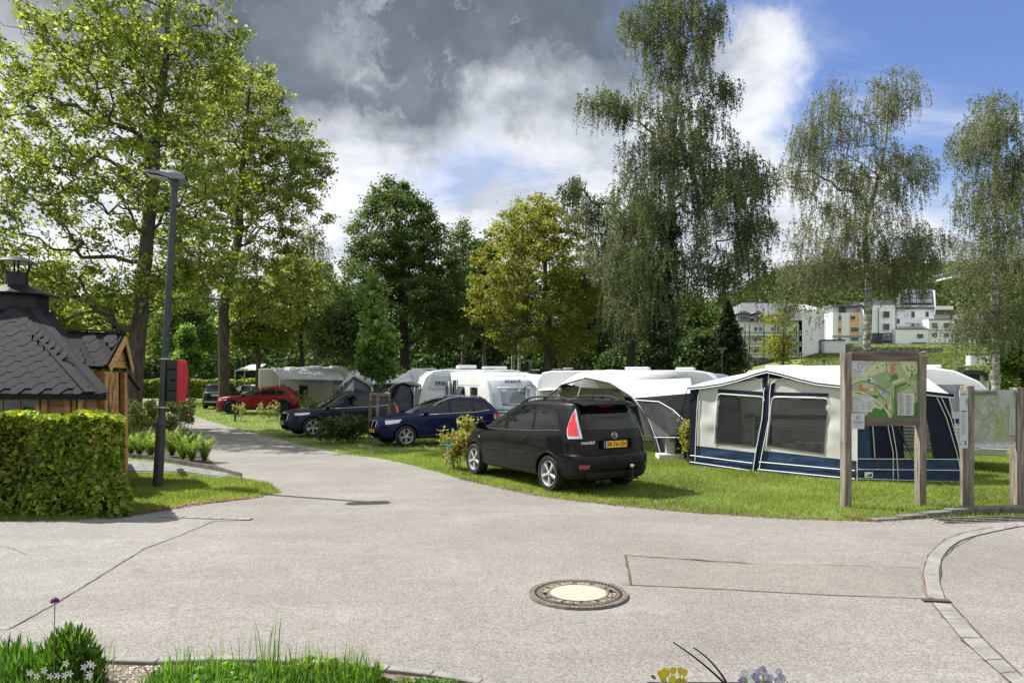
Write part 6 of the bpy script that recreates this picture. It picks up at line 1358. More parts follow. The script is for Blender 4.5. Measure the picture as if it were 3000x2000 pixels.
pt_=NT(M['pvc'].node_tree); tb_=pt_.new('ShaderNodeBsdfTransparent'); tb_.inputs[0].default_value=(.62,.64,.64,1); pmx=pt_.new('ShaderNodeMixShader'); pv=M['pvc'].node_tree.nodes['Principled BSDF']
fr_=pt_.new('ShaderNodeFresnel'); fr_.inputs[0].default_value=1.6; nrm_=[n for n in M['pvc'].node_tree.nodes if n.type=='BUMP'][0]; pt_.l.new(nrm_.outputs[0],fr_.inputs[1])
pt_.put(pmx.inputs[0],pt_.m('ADD',pt_.m('MULTIPLY',fr_.outputs[0],1.6),.20,clamp=True)); pt_.l.new(tb_.outputs[0],pmx.inputs[1]); pt_.l.new(pv.outputs[0],pmx.inputs[2]); pt_.l.new(pmx.outputs[0],M['pvc'].node_tree.nodes['Material Output'].inputs[0])
M['piping']=mat('piping',(.72,.72,.72),.5); M['caravan_white']=mat('caravan_white',(.63,.645,.66),.35,var=.05,vscale=1.5,coat=.3); M['caravan_silver']=mat('caravan_silver',(.45,.50,.56),.3,.3,var=.08,vscale=1.)
M['caravan_cream']=mat('caravan_cream',(.50,.49,.42),.4,var=.05); M['van_window']=mat('van_window',(.02,.022,.024),.05,spec=.7,coat=.5); M['van_window_grey']=mat('van_window_grey',(.22,.25,.28),.12,.2,coat=1)
M['window_grey']=mat('window_grey',(.03,.035,.04),.1); M['alu']=mat('alu',(.50,.50,.48),.35,.4,var=.1,vscale=3); M['stripe_navy']=mat('stripe_navy',(.012,.022,.07),.4); M['orange']=mat('orange',(.80,.30,.01),.5); M['brown_dark']=mat('brown_dark',(.05,.03,.02),.7)
def blend(q,u,v): return (q[0]*(1-u)*(1-v)+q[1]*u*(1-v)+q[2]*u*v+q[3]*(1-u)*v)
def sheet(q,nu=12,nv=10,sag=0.,nrm=None,wr=0.,seed=0,edge=True):
    """cloth between four corners (bl, br, tr, tl) with sag and wrinkles"""
    q=[Vector(p) for p in q]; n=nrm or (q[1]-q[0]).cross(q[3]-q[0]).normalized(); rr=random.Random(seed); ph=[rr.uniform(0,6.28) for _ in range(6)]; mb=MB(); rows=[]
    for j in range(nv+1):
        v=j/nv; r=[]
        for i in range(nu+1):
            u=i/nu; e=math.sin(math.pi*u)*math.sin(math.pi*v) if edge else 1
            d=sag*e+wr*e*(math.sin(u*17+v*5+ph[0])*.5+math.sin(u*7-v*11+ph[1])*.6+math.sin(v*23+u*3+ph[2])*.3)
            r.append(blend(q,u,v)+n*d)
        rows.append(r)
    return mb.grid(rows)
def edge_tube(mb,pts,r=.008): mb.tube(pts,r,5); return mb
# ---------------------------------------------------------------- blue and cream awning at the right
aw=thing('awning_tent',G(1965,1105),'cream and navy blue caravan awning with two big clear windows behind the map board','tent')
A=G(1585,1068); B=G(1965,1105); C_=G(2207,1106); Dd=Vector((5.9,18.4,0))
up=lambda p,z:Vector((p.x,p.y,z))
def onAB(px,z=0.):
    k=(px-1176)/FPX; d=B-A; t=(k*A.y-A.x)/(d.x-k*d.y); return up(A+d*t,z)
def zAt(p,py): return EYE+(HORY-py)*p.y/FPX
fn=Vector((-(B-A).y*-1,0,0)); fn=(B-A).cross(Vector((0,0,1))).normalized()    # towards camera
if fn.y>0: fn=-fn
def ab(px,py,o=0.): p=onAB(px); return up(p,max(-.02,zAt(p,py)))+fn*o
# skirt and lower navy band
def ab_panel(name,m,bl,br,tr,tl,o=0.,wr=.01,sag=0,nu=14,nv=8,seed=1): return sheet([ab(*bl,o),ab(*br,o),ab(*tr,o),ab(*tl,o)],nu,nv,sag,fn,wr,seed).build(name,M[m],aw,smooth=True,fixn=False)
ab_panel('lower_band','navy',(1585,1066),(1722,1088),(1740,1040),(1592,1020),.0,.02,seed=1)
ab_panel('lower_band','navy',(1722,1088),(1965,1104),(1965,1052),(1740,1034),.0,.02,seed=2)
ab_panel('mud_skirt','navy',(1578,1074),(1722,1097),(1722,1085),(1587,1060),.05,.012,nv=4,seed=3)
ab_panel('mud_skirt','navy',(1738,1093),(1965,1114),(1965,1100),(1738,1080),.05,.012,nv=4,seed=4)
def cut(mb,project,quad):
    q=[Vector(p) for p in quad]
    def inside(p):
        x,y=project(p); c=False
        for i in range(4):
            x1,y1=quad[i]; x2,y2=quad[(i+1)%4]
            if (y1>y)!=(y2>y) and x<(x2-x1)*(y-y1)/(y2-y1)+x1: c=not c
        return c
    mb.f=[f for f in mb.f if not inside(sum((Vector(mb.v[i]) for i in f),Vector())/len(f))]; return mb
pxof=lambda p:(1176+p.x/p.y*FPX,HORY-(p.z-EYE)*FPX/p.y)
def front(bl,br,tr,tl,quad,seed): return cut(sheet([ab(*bl,.004),ab(*br,.004),ab(*tr,.004),ab(*tl,.004)],60,50,0,fn,.028,seed),pxof,quad).build('front_panel',M['cream'],aw,smooth=True,fixn=False)
front((1592,1022),(1740,1040),(1752,868),(1604,894),[(1644,1015),(1737,1023),(1753,915),(1653,908)],5)
front((1750,1034),(1968,1058),(1968,884),(1766,868),[(1764,1020),(1890,1038),(1900,918),(1778,915)],6)
ab_panel('corner_panel','navy_dark',(1586,1060),(1598,1062),(1606,892),(1586,892),.008,.004,seed=7)
ab_panel('centre_zip_panel','navy_dark',(1731,1088),(1745,1090),(1782,880),(1758,880),.014,.004,seed=8)
ab_panel('gable_panel','navy_dark',(1700,878),(1840,878),(1768,852),(1764,852),.002,.0,seed=8)
# (front panels get real openings for the clear windows)
# windows
for (bl,br,tr,tl,sd) in(((1641,1018),(1739,1026),(1757,912),(1650,905),9),((1761,1023),(1893,1042),(1903,915),(1775,912),10)):
    w_=ab_panel('clear_window','pvc',bl,br,tr,tl,.020,.014,nu=24,nv=18,seed=sd)
    hd_=sheet([ab(tl[0],tl[1]+ -4,.026),ab(tr[0],tr[1]-4,.026),ab(tr[0]+2,tr[1]-12,.026),ab(tl[0]+1,tl[1]-12,.026)],8,2).build('window_header',M['navy_dark'],aw,fixn=False)
    pp=MB(); ins=8; c=[ab(bl[0],bl[1],.03),ab(tl[0]-1,tl[1]+ins,.03),ab(tl[0]+1,tl[1]+2,.03),ab(tl[0]+ins,tl[1]-1,.03),ab(tr[0]-ins,tr[1]-1,.03),ab(tr[0]-1,tr[1]+2,.03),ab(tr[0],tr[1]+ins,.03)]
    pp.tube(c,.009,5); pp.build('window_piping',M['piping'],aw,smooth=True)
# inner dark back (the caravan side seen through the windows is built below) and a covered table
pp=MB()
for pts in([(1587,1045),(1730,1063)],[(1587,1060),(1727,1080)],[(1745,1060),(1965,1080)],[(1742,1077),(1965,1099)],[(1598,1058),(1600,1000),(1603,940),(1606,905),(1612,890),(1640,882),(1700,872),(1738,868),(1750,880),(1754,900)],[(1731,1082),(1737,1040),(1752,960),(1756,900),(1758,890)],[(1744,1084),(1752,1040),(1768,960),(1770,900),(1772,882),(1785,872),(1810,868)],[(1767,856),(1766,885)]):
    pp.tube([ab(x,y,.03) for x,y in pts],.009,5)
pp.build('seam_piping',M['piping'],aw,smooth=True)
for o in [aw.children[-1]]: tag(o,kind='stuff')
# front edge valance and roof
ridge=ab(1765,849,.06)
fe=[ab(x,y,.07) for x,y in((1582,889),(1620,885),(1660,879),(1700,869),(1735,857),(1765,849))]; fe2=[ab(x,y,.07) for x,y in((1765,849),(1800,857),(1840,868),(1880,877),(1925,882),(1968,884))]
bk=lambda p,t,z:Vector((p.x+(Dd-A).x*t,p.y+(Dd-A).y*t,z))
vm=MB()
for f in(fe,fe2): vm.grid([f,[p+Vector((0,0,-.055)) for p in f]])
vm.build('roof_valance',M['navy'],aw,fixn=False,thick=.01)
rm=MB(); front=fe+fe2[1:]; rows=[front]
zb=2.28
for t in(.15,.35,.55,.75,1.0):
    row=[]
    for i,p in enumerate(front):
        u=i/(len(front)-1); tgt=2.12+.16*min(1,u*3); z=p.z+(tgt-p.z)*(t**.8)-.04*math.sin(math.pi*t)*abs(math.sin(u*math.pi*2)); row.append(bk(p-fn*.07,t*.98,z))
    rows.append(row)
rm.grid(rows).build('roof',M['canvas_white'],aw,smooth=True,fixn=False,thick=.004)
ep=MB(); ep.tube([p+Vector((0,0,-.008)) for p in front],.013,6).tube([p+Vector((0,0,-.058)) for p in front],.010,6); ep.build('edge_piping',M['piping'],aw,smooth=True)
# left side wall and right side wall
sheet([A,Dd,up(Dd,2.15),up(A,1.79)],8,6,wr=.01).build('side_wall',M['navy_dark'],aw,fixn=False)
def bc(t,z): return up(B.lerp(C_,t),z)
n2=Vector((0,-1,0))
zc=1.80
def bcp(px,py,o=0.): 
    t=(px-1965)/(2207-1965); p=B.lerp(C_,t); return up(p,max(-.02,zAt(p,py)))+n2*o
sheet([bcp(1965,1104),bcp(2207,1104),bcp(2207,1052),bcp(1965,1052)],12,4,wr=.012,seed=3).build('lower_band',M['navy'],aw,smooth=True,fixn=False)
cut(sheet([bcp(1965,1054),bcp(2207,1054),bcp(2178,912),bcp(1965,884)],60,40,wr=.015,seed=4),pxof,[(2078,1053),(2144,1053),(2128,962),(2073,933)]).build('side_wall',M['navy_dark'],aw,smooth=True,fixn=False)
sheet([bcp(1967,1054,.01),bcp(2000,1054,.01),bcp(1992,900,.01),bcp(1967,886,.01)],5,12,wr=.02,seed=4).build('corner_panel',M['navy'],aw,smooth=True,fixn=False)
sheet([bcp(2075,1056,.02),bcp(2147,1056,.02),bcp(2130,960,.02),bcp(2070,930,.02)],10,10,wr=.01,seed=5).build('clear_window',M['pvc'],aw,smooth=True,fixn=False)
sheet([bcp(1960,886,.02),bcp(2190,912,.02),bcp(2160,858,.0)+Vector((0,.8,.05)),bcp(1990,852,.0)+Vector((0,1.0,.05))],12,8,sag=.06,nrm=Vector((0,-.5,.8)),wr=.01,seed=6).build('side_roof',M['canvas_white'],aw,smooth=True,fixn=False)
sheet([bcp(1965,890,.012),bcp(2190,916,.012),bcp(2190,905,.012),bcp(1965,880,.012)],8,2).build('side_valance',M['navy_dark'],aw,fixn=False)
pp=MB()
for pts in([(1967,1053),(2205,1054)],[(1967,1077),(2207,1079)],[(1967,1098),(2207,1106)],[(1967,886),(1967,1104)],[(1998,905),(2008,1050)],[(2030,930),(2040,990),(2050,1040),(2050,1104)],[(2038,930),(2050,990),(2058,1040),(2062,1104)],[(2178,912),(2190,960),(2210,1090)],[(2150,912),(2172,960),(2196,1040),(2206,1090)],[(2160,912),(2182,960),(2206,1044)],[(1960,884),(2060,900),(2190,914)]):
    pp.tube([bcp(x,y,.03) for x,y in pts],.008,5)
tag(pp.build('seam_piping',M['piping'],aw,smooth=True),kind='stuff')
lab=MB(); q=[bcp(1984,1096,.035),bcp(2003,1096,.035),bcp(2003,1083,.035),bcp(1984,1083,.035)]; lab.quad(*q).build('maker_label',M['white'],aw,fixn=False,thick=.004)
lab=MB(); q=[bcp(1987,1093,.042),bcp(2000,1093,.042),bcp(2000,1086,.042)]; lab.add(q,[(0,1,2)]).build('label_emblem',M['navy'],aw,fixn=False,thick=.002)
# guy straps
gs=MB(); gs.tube([bcp(2038,925,.05),bcp(2070,1060,.5),bcp(2090,1112,.62)],.012,5).build('guy_strap',M['black_shell'],aw)
gs=MB(); gs.tube([bcp(2068,1060,.5),bcp(2080,1106,.62)],.010,5).tube([bcp(2078,1063,.5),bcp(2068,1104,.62)],.006,5).build('guy_rope',M['piping'],aw)
gs=MB(); gs.tube([fe[0]+Vector((0,0,-.05)),W(1552,1010,17.3)],.010,5).build('guy_strap',M['black_shell'],aw)
MB().tube([ab(1733,1075,.1),ab(1728,1098,.25)],.012,6).build('peg_spring',M['rubber'],aw)
# table with a colourful cloth and folding chair inside
tbm=bpy.data.materials.new('table_cloth'); tbm.use_nodes=True; t=NT(tbm.node_tree); o_=t.new('ShaderNodeTexCoord').outputs['Object']; vo=t.new('ShaderNodeTexVoronoi'); t.put(vo.inputs['Vector'],o_); vo.inputs['Scale'].default_value=9
t.put(t.n['Principled BSDF'].inputs['Base Color'],t.ramp(t.m('FRACT',t.m('MULTIPLY',t.noise(vo.outputs['Position'],3,0),9.)),[(0,(.8,.8,.78)),(.5,(.8,.8,.78)),(.56,(.75,.35,.03)),(.70,(.6,.05,.05)),(.8,(.75,.65,.1)),(.9,(.2,.35,.5))],'CONSTANT'))
M['table_cloth']=tbm
tp=ab(1850,1028)-fn*.6; tb=thing('camping_table',up(tp,0),'camping table with a colourful patterned cloth inside the blue awning','table')
dv=(B-A).normalized(); MB().box((tp.x,tp.y,.62),(1.25,.7,.03),math.atan2(dv.y,dv.x)).build('table_top',M['table_cloth'],tb)
q=[tp-dv*.62+fn*.36,tp+dv*.62+fn*.36]; sheet([up(q[0],.46),up(q[1],.42),up(q[1],.64),up(q[0],.64)],10,3,wr=.01).build('cloth_side',M['table_cloth'],tb,fixn=False)
for sx in(-.5,.5):
    for sy in(-.25,.25): p=tp+dv*sx+fn*sy; MB().tube([(p.x,p.y,0),(p.x,p.y,.6)],.012,6).build('leg',M['steel'],tb)
cp_=ab(1715,1000)-fn*.5; cc=thing('folding_chair',up(cp_,0),'light folding camping chair seen through the left awning window','chair')
MB().tube([up(cp_-dv*.12,.4),up(cp_-dv*.11,1.15),up(cp_-dv*.05,1.17)],.02,6).tube([up(cp_-dv*.05,1.17),up(cp_+dv*.30,1.15)],.014,6).build('frame',M['piping'],cc)
MB().box((cp_.x+.1,cp_.y,.42),(.5,.45,.04)).build('seat',M['canvas_mid'],cc); MB().box((cp_.x+.12,cp_.y+.1,.8),(.42,.03,.6)).build('backrest',M['canvas_grey'],cc)
for sx in(-.2,.2): MB().tube([(cp_.x+.1+sx,cp_.y-.2,0),(cp_.x+.1+sx,cp_.y+.2,.42)],.012,6).build('leg',M['steel'],cc)
# ---------------------------------------------------------------- caravans
def caravan(name,label,base,d,L,Wd,Hh,mm,nose=.5,tail=.25,cat='caravan',slope=1.):
    """base = ground point of the corner under the near side front end, d = unit vector from rear to nose, body spans backwards"""
    root=thing(name,base,label,cat); d=Vector(d).normalized(); s=Vector((-d.y,d.x,0))
    if s.y<0: s=-s
    if name=='caravan' and abs(d.y)>.8: s=Vector((.90,.44,0))
    root['_']=0; del root['_']
    prof=[(-L,.42),(-L-.02,1.2),(-L+tail*.35,Hh-.35),(-L+tail,Hh-.06),(-L+tail+.35,Hh),(-L*.5,Hh+.01),(-nose-.5,Hh),(-nose-.1,Hh-.07),(-nose*.62,Hh-.30),(-nose*.30,Hh*.72),(-.05,Hh*.52),(0,.9),(-.03,.48),(-.10,.36),(-L+.2,.36)]
    P_=[base+d*x+Vector((0,0,z)) for x,z in prof]
    mb=MB().prism(P_,s*Wd); ob=mb.build('body',M[mm],root,bevel=.05,smooth=True,seg=3)
    return root,d,s
def sp(root,base,d,s,name,m_,pts,o=.006,side=True,thick=.012,bevel=0.,par=None):
    n=-s if side else d; q=[base+d*x+Vector((0,0,z))+n*o for x,z in pts] if side else [base+s*x+Vector((0,0,z))+n*o for x,z in pts]
    return MB().prism(q,n*thick).build(name,M[m_],par or root,bevel=bevel,seg=2)
def rrect(x0,x1,z0,z1,r=.07): 
    o=[]; 
    for cx,cz,a0 in((x1-r,z1-r,0),(x0+r,z1-r,90),(x0+r,z0+r,180),(x1-r,z0+r,270)):
        for k in range(4): a=R(a0+k*30); o.append((cx+r*math.cos(a),cz+r*math.sin(a)))
    return o
def wheels(root,base,d,s,xs,r=.31):
    for x in xs:
        c=base+d*x-s*(-.12)+Vector((0,0,r)); m3=Matrix((d,Vector((0,0,1)),-s)).transposed(); w_=MB().lathe([(r*.6,-.1),(r,-.09),(r,.09),(r*.6,.1)],c,20,m3).build('wheel',M['rubber'],root,smooth=True); MB().lathe([(0,.07),(r*.6,.06),(r*.62,.03)],c,16,m3).build('rim',M['alloy'],w_)
# old silver/white caravan behind the blue awning
d=Vector((.86,-.51,0)).normalized(); nb=G(2325,1082); nb=Vector((10.35,15.35,0))
cv,d,s=caravan('caravan','white caravan with silver ribbed side and navy stripe behind the hiking map board',nb,d,5.6,2.0,2.22,'caravan_white',nose=.9)
sp(cv,nb,d,s,'ribbed_side','alu',[(-5.4,.42),(-.08,.42),(-.02,.95),(-.02,1.0),(-5.4,1.0)],.004)
for k in range(7): sp(cv,nb,d,s,'rib','caravan_white',[(-5.4,.47+k*.075),(-.05,.47+k*.075),(-.05,.485+k*.075),(-5.4,.485+k*.075)],.016,thick=.01)
sp(cv,nb,d,s,'stripe','stripe_navy',[(-5.4,1.02),(-.02,1.02),(-.02,1.12),(-5.4,1.12)],.004)
sp(cv,nb,d,s,'side_window','van_window_grey',rrect(-2.1,-.75,1.28,1.85,.1),.01); sp(cv,nb,d,s,'side_window','van_window_grey',rrect(-4.6,-3.2,1.28,1.85,.1),.01)
sp(cv,nb,d,s,'gas_locker_door','caravan_silver',rrect(-.62,-.10,.52,1.55,.06),.014); 
MB().tube([nb+d*-.60-s*.03+Vector((0,0,1.6)),nb+d*-.60-s*.03+Vector((0,0,.62)),nb+d*-.55-s*.03+Vector((0,0,.5)),nb+d*.0-s*.03+Vector((0,0,.5))],.014,6).build('door_seal',M['alu'],cv)
wheels(cv,nb,d,s,[-2.7])
jk=thing('caravan_coupling',nb+d*.6+s*1.0,'caravan drawbar end under an orange rain cover at the right edge','drawbar')
c0=nb+d*.10+s*.55; MB().beam(c0+Vector((0,0,.42)),c0+d*1.1+s*.2+Vector((0,0,.42)),.08,.08).build('drawbar',M['steel'],jk)
MB().box(c0+d*.45+Vector((0,0,.50)),(.42,.2,.12),-.4).build('rain_cover',M['orange'],jk,bevel=.05); MB().box(c0+d*.12+Vector((0,0,.40)),(.30,.14,.10),.3).build('straps',M['brown_dark'],jk,bevel=.02)
MB().tube([c0+d*.05+Vector((0,0,.36)),c0+d*.55+s*.1+Vector((0,0,.85))],.016,6).build('handbrake_lever',M['piping'],jk)
for px,z in ((1850,2.36),): pass
# rooflight on that caravan & another box
q=nb+d*-1.6+s*.8+Vector((0,0,2.25)); MB().box(q,(.7,.5,.07),math.atan2(d.y,d.x)).build('roof_hatch',M['caravan_white'],cv,bevel=.02)
q=nb+d*-4.6+s*.9+Vector((0,0,2.26)); MB().box(q,(.9,.7,.10),math.atan2(d.y,d.x)).build('air_conditioner',M['caravan_white'],cv,bevel=.04)
# ---------------------------------------------------------------- middle awning : arched porch, white roof, grey sides
mt=thing('dome_awning',G(1516,1050),'white and dark grey awning with an arched porch behind the black minivan','tent')
Y1=18.6
P0=W(1264,905,21.5); apex=W(1345,866,20.6)
arch=[W(x,y,Yy) for x,y,Yy in((1236,960,21.8),(1255,915,21.6),(1290,884,21.3),(1345,868,20.7),(1400,880,20.1),(1450,912,19.5),(1485,958,19.0),(1505,1010,18.7),(1517,1052,18.6))]
MB().tube(arch,.022,6).build('arch_pole',M['canvas_grey'],mt,smooth=True); MB().tube([p+Vector((.02,-.03,.03)) for p in arch[3:]],.012,6).build('arch_piping',M['piping'],mt,smooth=True)
def off2(p,dx,dy,dz=0): return p+Vector((dx,dy,dz))
# roof: from the arch back to the caravan line
back=[W(x,y,Yy) for x,y,Yy in((1300,862,25),(1330,857,25),(1365,850,25),(1420,850,24.6),(1500,852,24.2),(1580,856,23.6),(1600,862,23.2),(1604,880,22.8),(1606,900,22.5))]
rows=[]
for j in range(9):
    v=j/8; rows.append([arch[i].lerp(back[i],v)+Vector((0,0,.16*math.sin(math.pi*v)*(1 if 2<i<7 else .3))) for i in range(3,9)] if False else [arch[i].lerp(back[i],v)+Vector((0,0,.10*math.sin(math.pi*v))) for i in range(1,6)])
MB().grid(rows).build('roof',M['canvas_white'],mt,smooth=True,fixn=False,thick=.006)
# side : white upper band then grey wall
r0=arch[5]; s1=W(1590,880,17.6); s1b=W(1590,902,17.6)
sheet([W(1453,914,19.5),W(1592,902,17.9),W(1585,868,21.0),W(1400,876,20.3)],12,8,sag=.10,nrm=Vector((0,-.4,.9)),wr=.01,seed=21).build('side_roof',M['canvas_white'],mt,smooth=True,fixn=False)
sheet([G(1517,1050),G(1600,1050)+Vector((0,-.6,0)),W(1594,902,17.8),W(1456,914,19.5)],12,10,wr=.012,seed=22).build('side_wall',M['canvas_grey'],mt,smooth=True,fixn=False)
wq=[]
n_s=Vector((-.4,-.9,0)).normalized()
wn=[W(1462,918,19.35),W(1516,922,18.75),W(1548,940,18.4),W(1578,968,18.0),W(1588,990,17.85),W(1540,1000,18.15),W(1510,1001,18.4),W(1490,958,18.85)]
M['mesh_dark']=mat('mesh_dark',(.035,.038,.042),.3,bump=.006,bscale=9,spec=.35,col2=(.015,.017,.02),vscale=5,alpha=.86)
MB().add([p+n_s*.10 for p in wn],[tuple(range(len(wn)))]).build('clear_window',M['mesh_dark'],mt,fixn=False,thick=.004)
pi=MB(); pi.tube([p+n_s*.13 for p in wn[:5]],.011,5).tube([W(1505,1003,18.4)+n_s*.12,W(1592,1004,17.8)+n_s*.1],.009,5); pi.build('window_piping',M['piping'],mt,smooth=True)
# porch inside : taupe inner tent and poles
sheet([W(1262,925,22.4),W(1440,925,21.4),W(1420,893,21.4),W(1300,888,22.4)],8,6,wr=.01).build('inner_wall',M['canvas_taupe'],mt,fixn=False)
sheet([W(1380,960,21.3),W(1448,962,20.6),W(1432,905,20.6),W(1390,892,21.3)],5,6).build('inner_door',M['canvas_taupe'],mt,fixn=False)
MB().box(W(1407,915,21.0),(.42,.03,.34)).build('inner_window',M['van_window'],mt,bevel=.01)
MB().tube([W(1322,925,20.8),W(1340,868,20.7)],.014,6).build('tent_pole',M['piping'],mt)
sheet([W(1255,960,22.8),W(1480,1000,20),W(1460,915,21.),W(1290,880,22.9)],8,6).build('back_wall',M['canvas_grey'],mt,fixn=False)
# its caravan roof behind
cb=W(1640,872,23.5); cb.z=-.3
c3,d3,s3=caravan('caravan','white caravan roof standing behind the dome awning',Vector((cb.x+.4,cb.y,-.36)),(.94,-.34,0),6.4,2.2,2.62,'caravan_white')
MB().box(Vector((cb.x-2.1,cb.y+1.9,2.33)),(.8,.5,.12),-.35).build('roof_hatch',M['caravan_white'],c3,bevel=.03); MB().box(Vector((cb.x-.6,cb.y+1.3,2.32)),(.6,.5,.09),-.35).build('roof_hatch',M['caravan_white'],c3,bevel=.03)
# ---------------------------------------------------------------- modern white caravan with open door
zg=-.38
kb=Vector((W(1129,872,26.6).x,26.6,zg)); 
kd=Vector((.44,-.90,0))
# near side is the camera side; nose faces right
kv,kd,ks=caravan('caravan','white caravan with open door, dark windows and a grey front window, behind the blue SUV',kb,kd,4.9,2.1,2.62,'caravan_white',nose=.75,tail=.18)
# build details on the near side and the sloped nose
sp(kv,kb,kd,ks,'window','van_window',rrect(-1.95,-1.28,1.45,2.05,.04),.01,bevel=.01); sp(kv,kb,kd,ks,'window','van_window',rrect(-3.05,-2.55,1.62,2.05,.06),.01,bevel=.01)
dr=sp(kv,kb,kd,ks,'doorway','gap',[(-3.75,.5),(-3.35,.5),(-3.35,2.32),(-3.75,2.32)],.004); sp(kv,kb,kd,ks,'door_frame','caravan_white',[(-3.33,.5),(-3.27,.5),(-3.27,2.36),(-3.80,2.36),(-3.80,2.31),(-3.33,2.31)],.006,thick=.03)
sp(kv,kb,kd,ks,'inner_trim','brown_dark',[(-3.58,.5),(-3.45,.5),(-3.45,2.3),(-3.58,2.3)],.016,thick=.01)
dd=sp(kv,kb,kd,ks,'door','caravan_white',rrect(-4.35,-3.82,.6,2.25,.05),.10,thick=.05,bevel=.01); sp(kv,kb,kd,ks,'door_window','van_window',rrect(-4.24,-3.93,1.4,2.08,.05),.16,par=dd)
sp(kv,kb,kd,ks,'seam_line','alu',[(-4.8,2.12),(-1.1,2.12),(-1.1,2.13),(-4.8,2.13)],.004,thick=.004); sp(kv,kb,kd,ks,'rear_lamp','lamp_red',rrect(-4.80,-4.76,2.2,2.27,.01),.004)
# open hinged window
MB().prism([kb+kd*x+Vector((0,0,z))-ks*o for x,z,o in((-3.15,2.05,.02),(-2.55,2.05,.02),(-2.55,1.62,.30),(-3.15,1.62,.30))],Vector((0,0,.02))).build('open_window_pane',M['van_window'],kv)
# nose : silver panel, window, lettering  (front face spans across)
# slanted front: points at x offset from nose following the profile
def nose_pt(t,z,o=0.):
    xs=[(0.9,0),(2.62*.52,-.05),(2.62*.72,-.225),(2.62-.30,-.465),(2.62-.07,-.85)]
    x=0
    for (z0,x0),(z1,x1) in zip(xs[:-1],xs[1:]):
        if z0<=z<=z1: x=x0+(x1-x0)*(z-z0)/(z1-z0)
    return kb+kd*(x+o)+ks*t+Vector((0,0,z))
def nose_panel(name,m_,t0,t1,z0,z1,o=.01,nz=6,par=None):
    g=[[nose_pt(t0+(t1-t0)*i/4,z0+(z1-z0)*j/nz,o) for i in range(5)] for j in range(nz+1)]
    return MB().grid(g).build(name,M[m_],par or kv,smooth=True,fixn=False,thick=.012)
nose_panel('front_panel','caravan_silver',.12,1.98,.95,2.50,.012); nose_panel('front_window','van_window_grey',.45,1.65,1.40,1.98,.04); nose_panel('window_frame','caravan_white',.35,1.75,2.02,2.06,.05,1); nose_panel('grille_slot','gap',.2,1.9,1.22,1.25,.03,1); nose_panel('grille_slot','gap',.2,1.9,1.12,1.15,.03,1); nose_panel('grab_bar','caravan_white',.2,1.9,1.30,1.34,.05,1)
ang=math.atan2(kd.x,-kd.y)
text('KNAUS',.20,'lettering','ink',kv,nose_pt(1.05,2.27,.05),(R(60),0,ang),ext=.003,bold=.003)
MB().box(kb+kd*-2.6+ks*.25+Vector((0,0,2.60)),(2.9,.12,.12),math.atan2(kd.y,kd.x)).build('awning_case',M['caravan_white'],kv,bevel=.04); wheels(kv,kb,kd,ks,[-2.3])
# grey striped awning cloth stretched right of it
aw2=thing('canopy',W(1260,905,25),'light grey striped canopy cloth stretched between the white caravan and the dome awning','canopy')
sheet([W(1238,897,25.5),W(1300,893,24),W(1345,866,27),W(1206,858,27.5)],18,8,sag=-.10,nrm=Vector((0,-.5,.9)),wr=.03,seed=31).build('canopy_cloth',M['canvas_white'],aw2,smooth=True,fixn=False,thick=.006); MB().tube([W(1242,897,25.4),(W(1242,897,25.4).x,25.4,-.36)],.015,6).build('pole',M['steel'],aw2)
sheet([W(1236,960,26.5),W(1290,960,26),W(1300,892,26),W(1238,896,26.5)],8,6).build('side_cloth',M['canvas_taupe'],aw2,fixn=False)
# bicycle seen over the minivan roof (handlebar, mirror)
bk_=thing('bicycle',Vector((W(1206,872,23).x,23,-.3)),'black bicycle whose handlebar shows above the minivan roof','bicycle')
hb=[W(1200,892,23),W(1207,890,23),W(1215,884,23),W(1228,888,23),W(1236,893,23)]
MB().tube(hb,.014,6).tube([W(1205,908,23),W(1206,888,23)],.018,6).tube([W(1194,903,23),W(1200,904,23),W(1207,900,23)],.012,6).build('handlebar',M['plastic'],bk_,smooth=True)
b0=Vector((W(1206,872,23).x,23,-.3))
for dx in(-.1,.95):
    m3=Matrix.Rotation(R(90),3,'X'); MB().lathe([(.33,-.02),(.35,0),(.33,.02)],b0+Vector((dx,0,.35)),28,m3).build('wheel',M['rubber'],bk_)
MB().tube([b0+Vector((-.1,0,.35)),b0+Vector((0,0,1.0)),b0+Vector((.05,0,1.55))],.02,6).tube([b0+Vector((0,0,.95)),b0+Vector((.45,0,.35)),b0+Vector((.95,0,.35)),b0+Vector((.6,0,.9)),b0+Vector((.02,0,.9))],.018,6).build('frame',M['plastic'],bk_); MB().box(b0+Vector((.58,0,.98)),(.22,.12,.05)).build('saddle',M['plastic'],bk_,bevel=.02)
MB().lathe([(0,0),(.04,.004),(.04,.012),(0,.014)],W(1193,897,22.98),14,Matrix.Rotation(R(90),3,'X')).build('mirror',M['chrome'],bk_)
# ---------------------------------------------------------------- grey caravan with lettering behind the tent
eb=Vector((W(1010,872,32).x,31.5,zg)); ed=Vector((-.93,-.36,0))
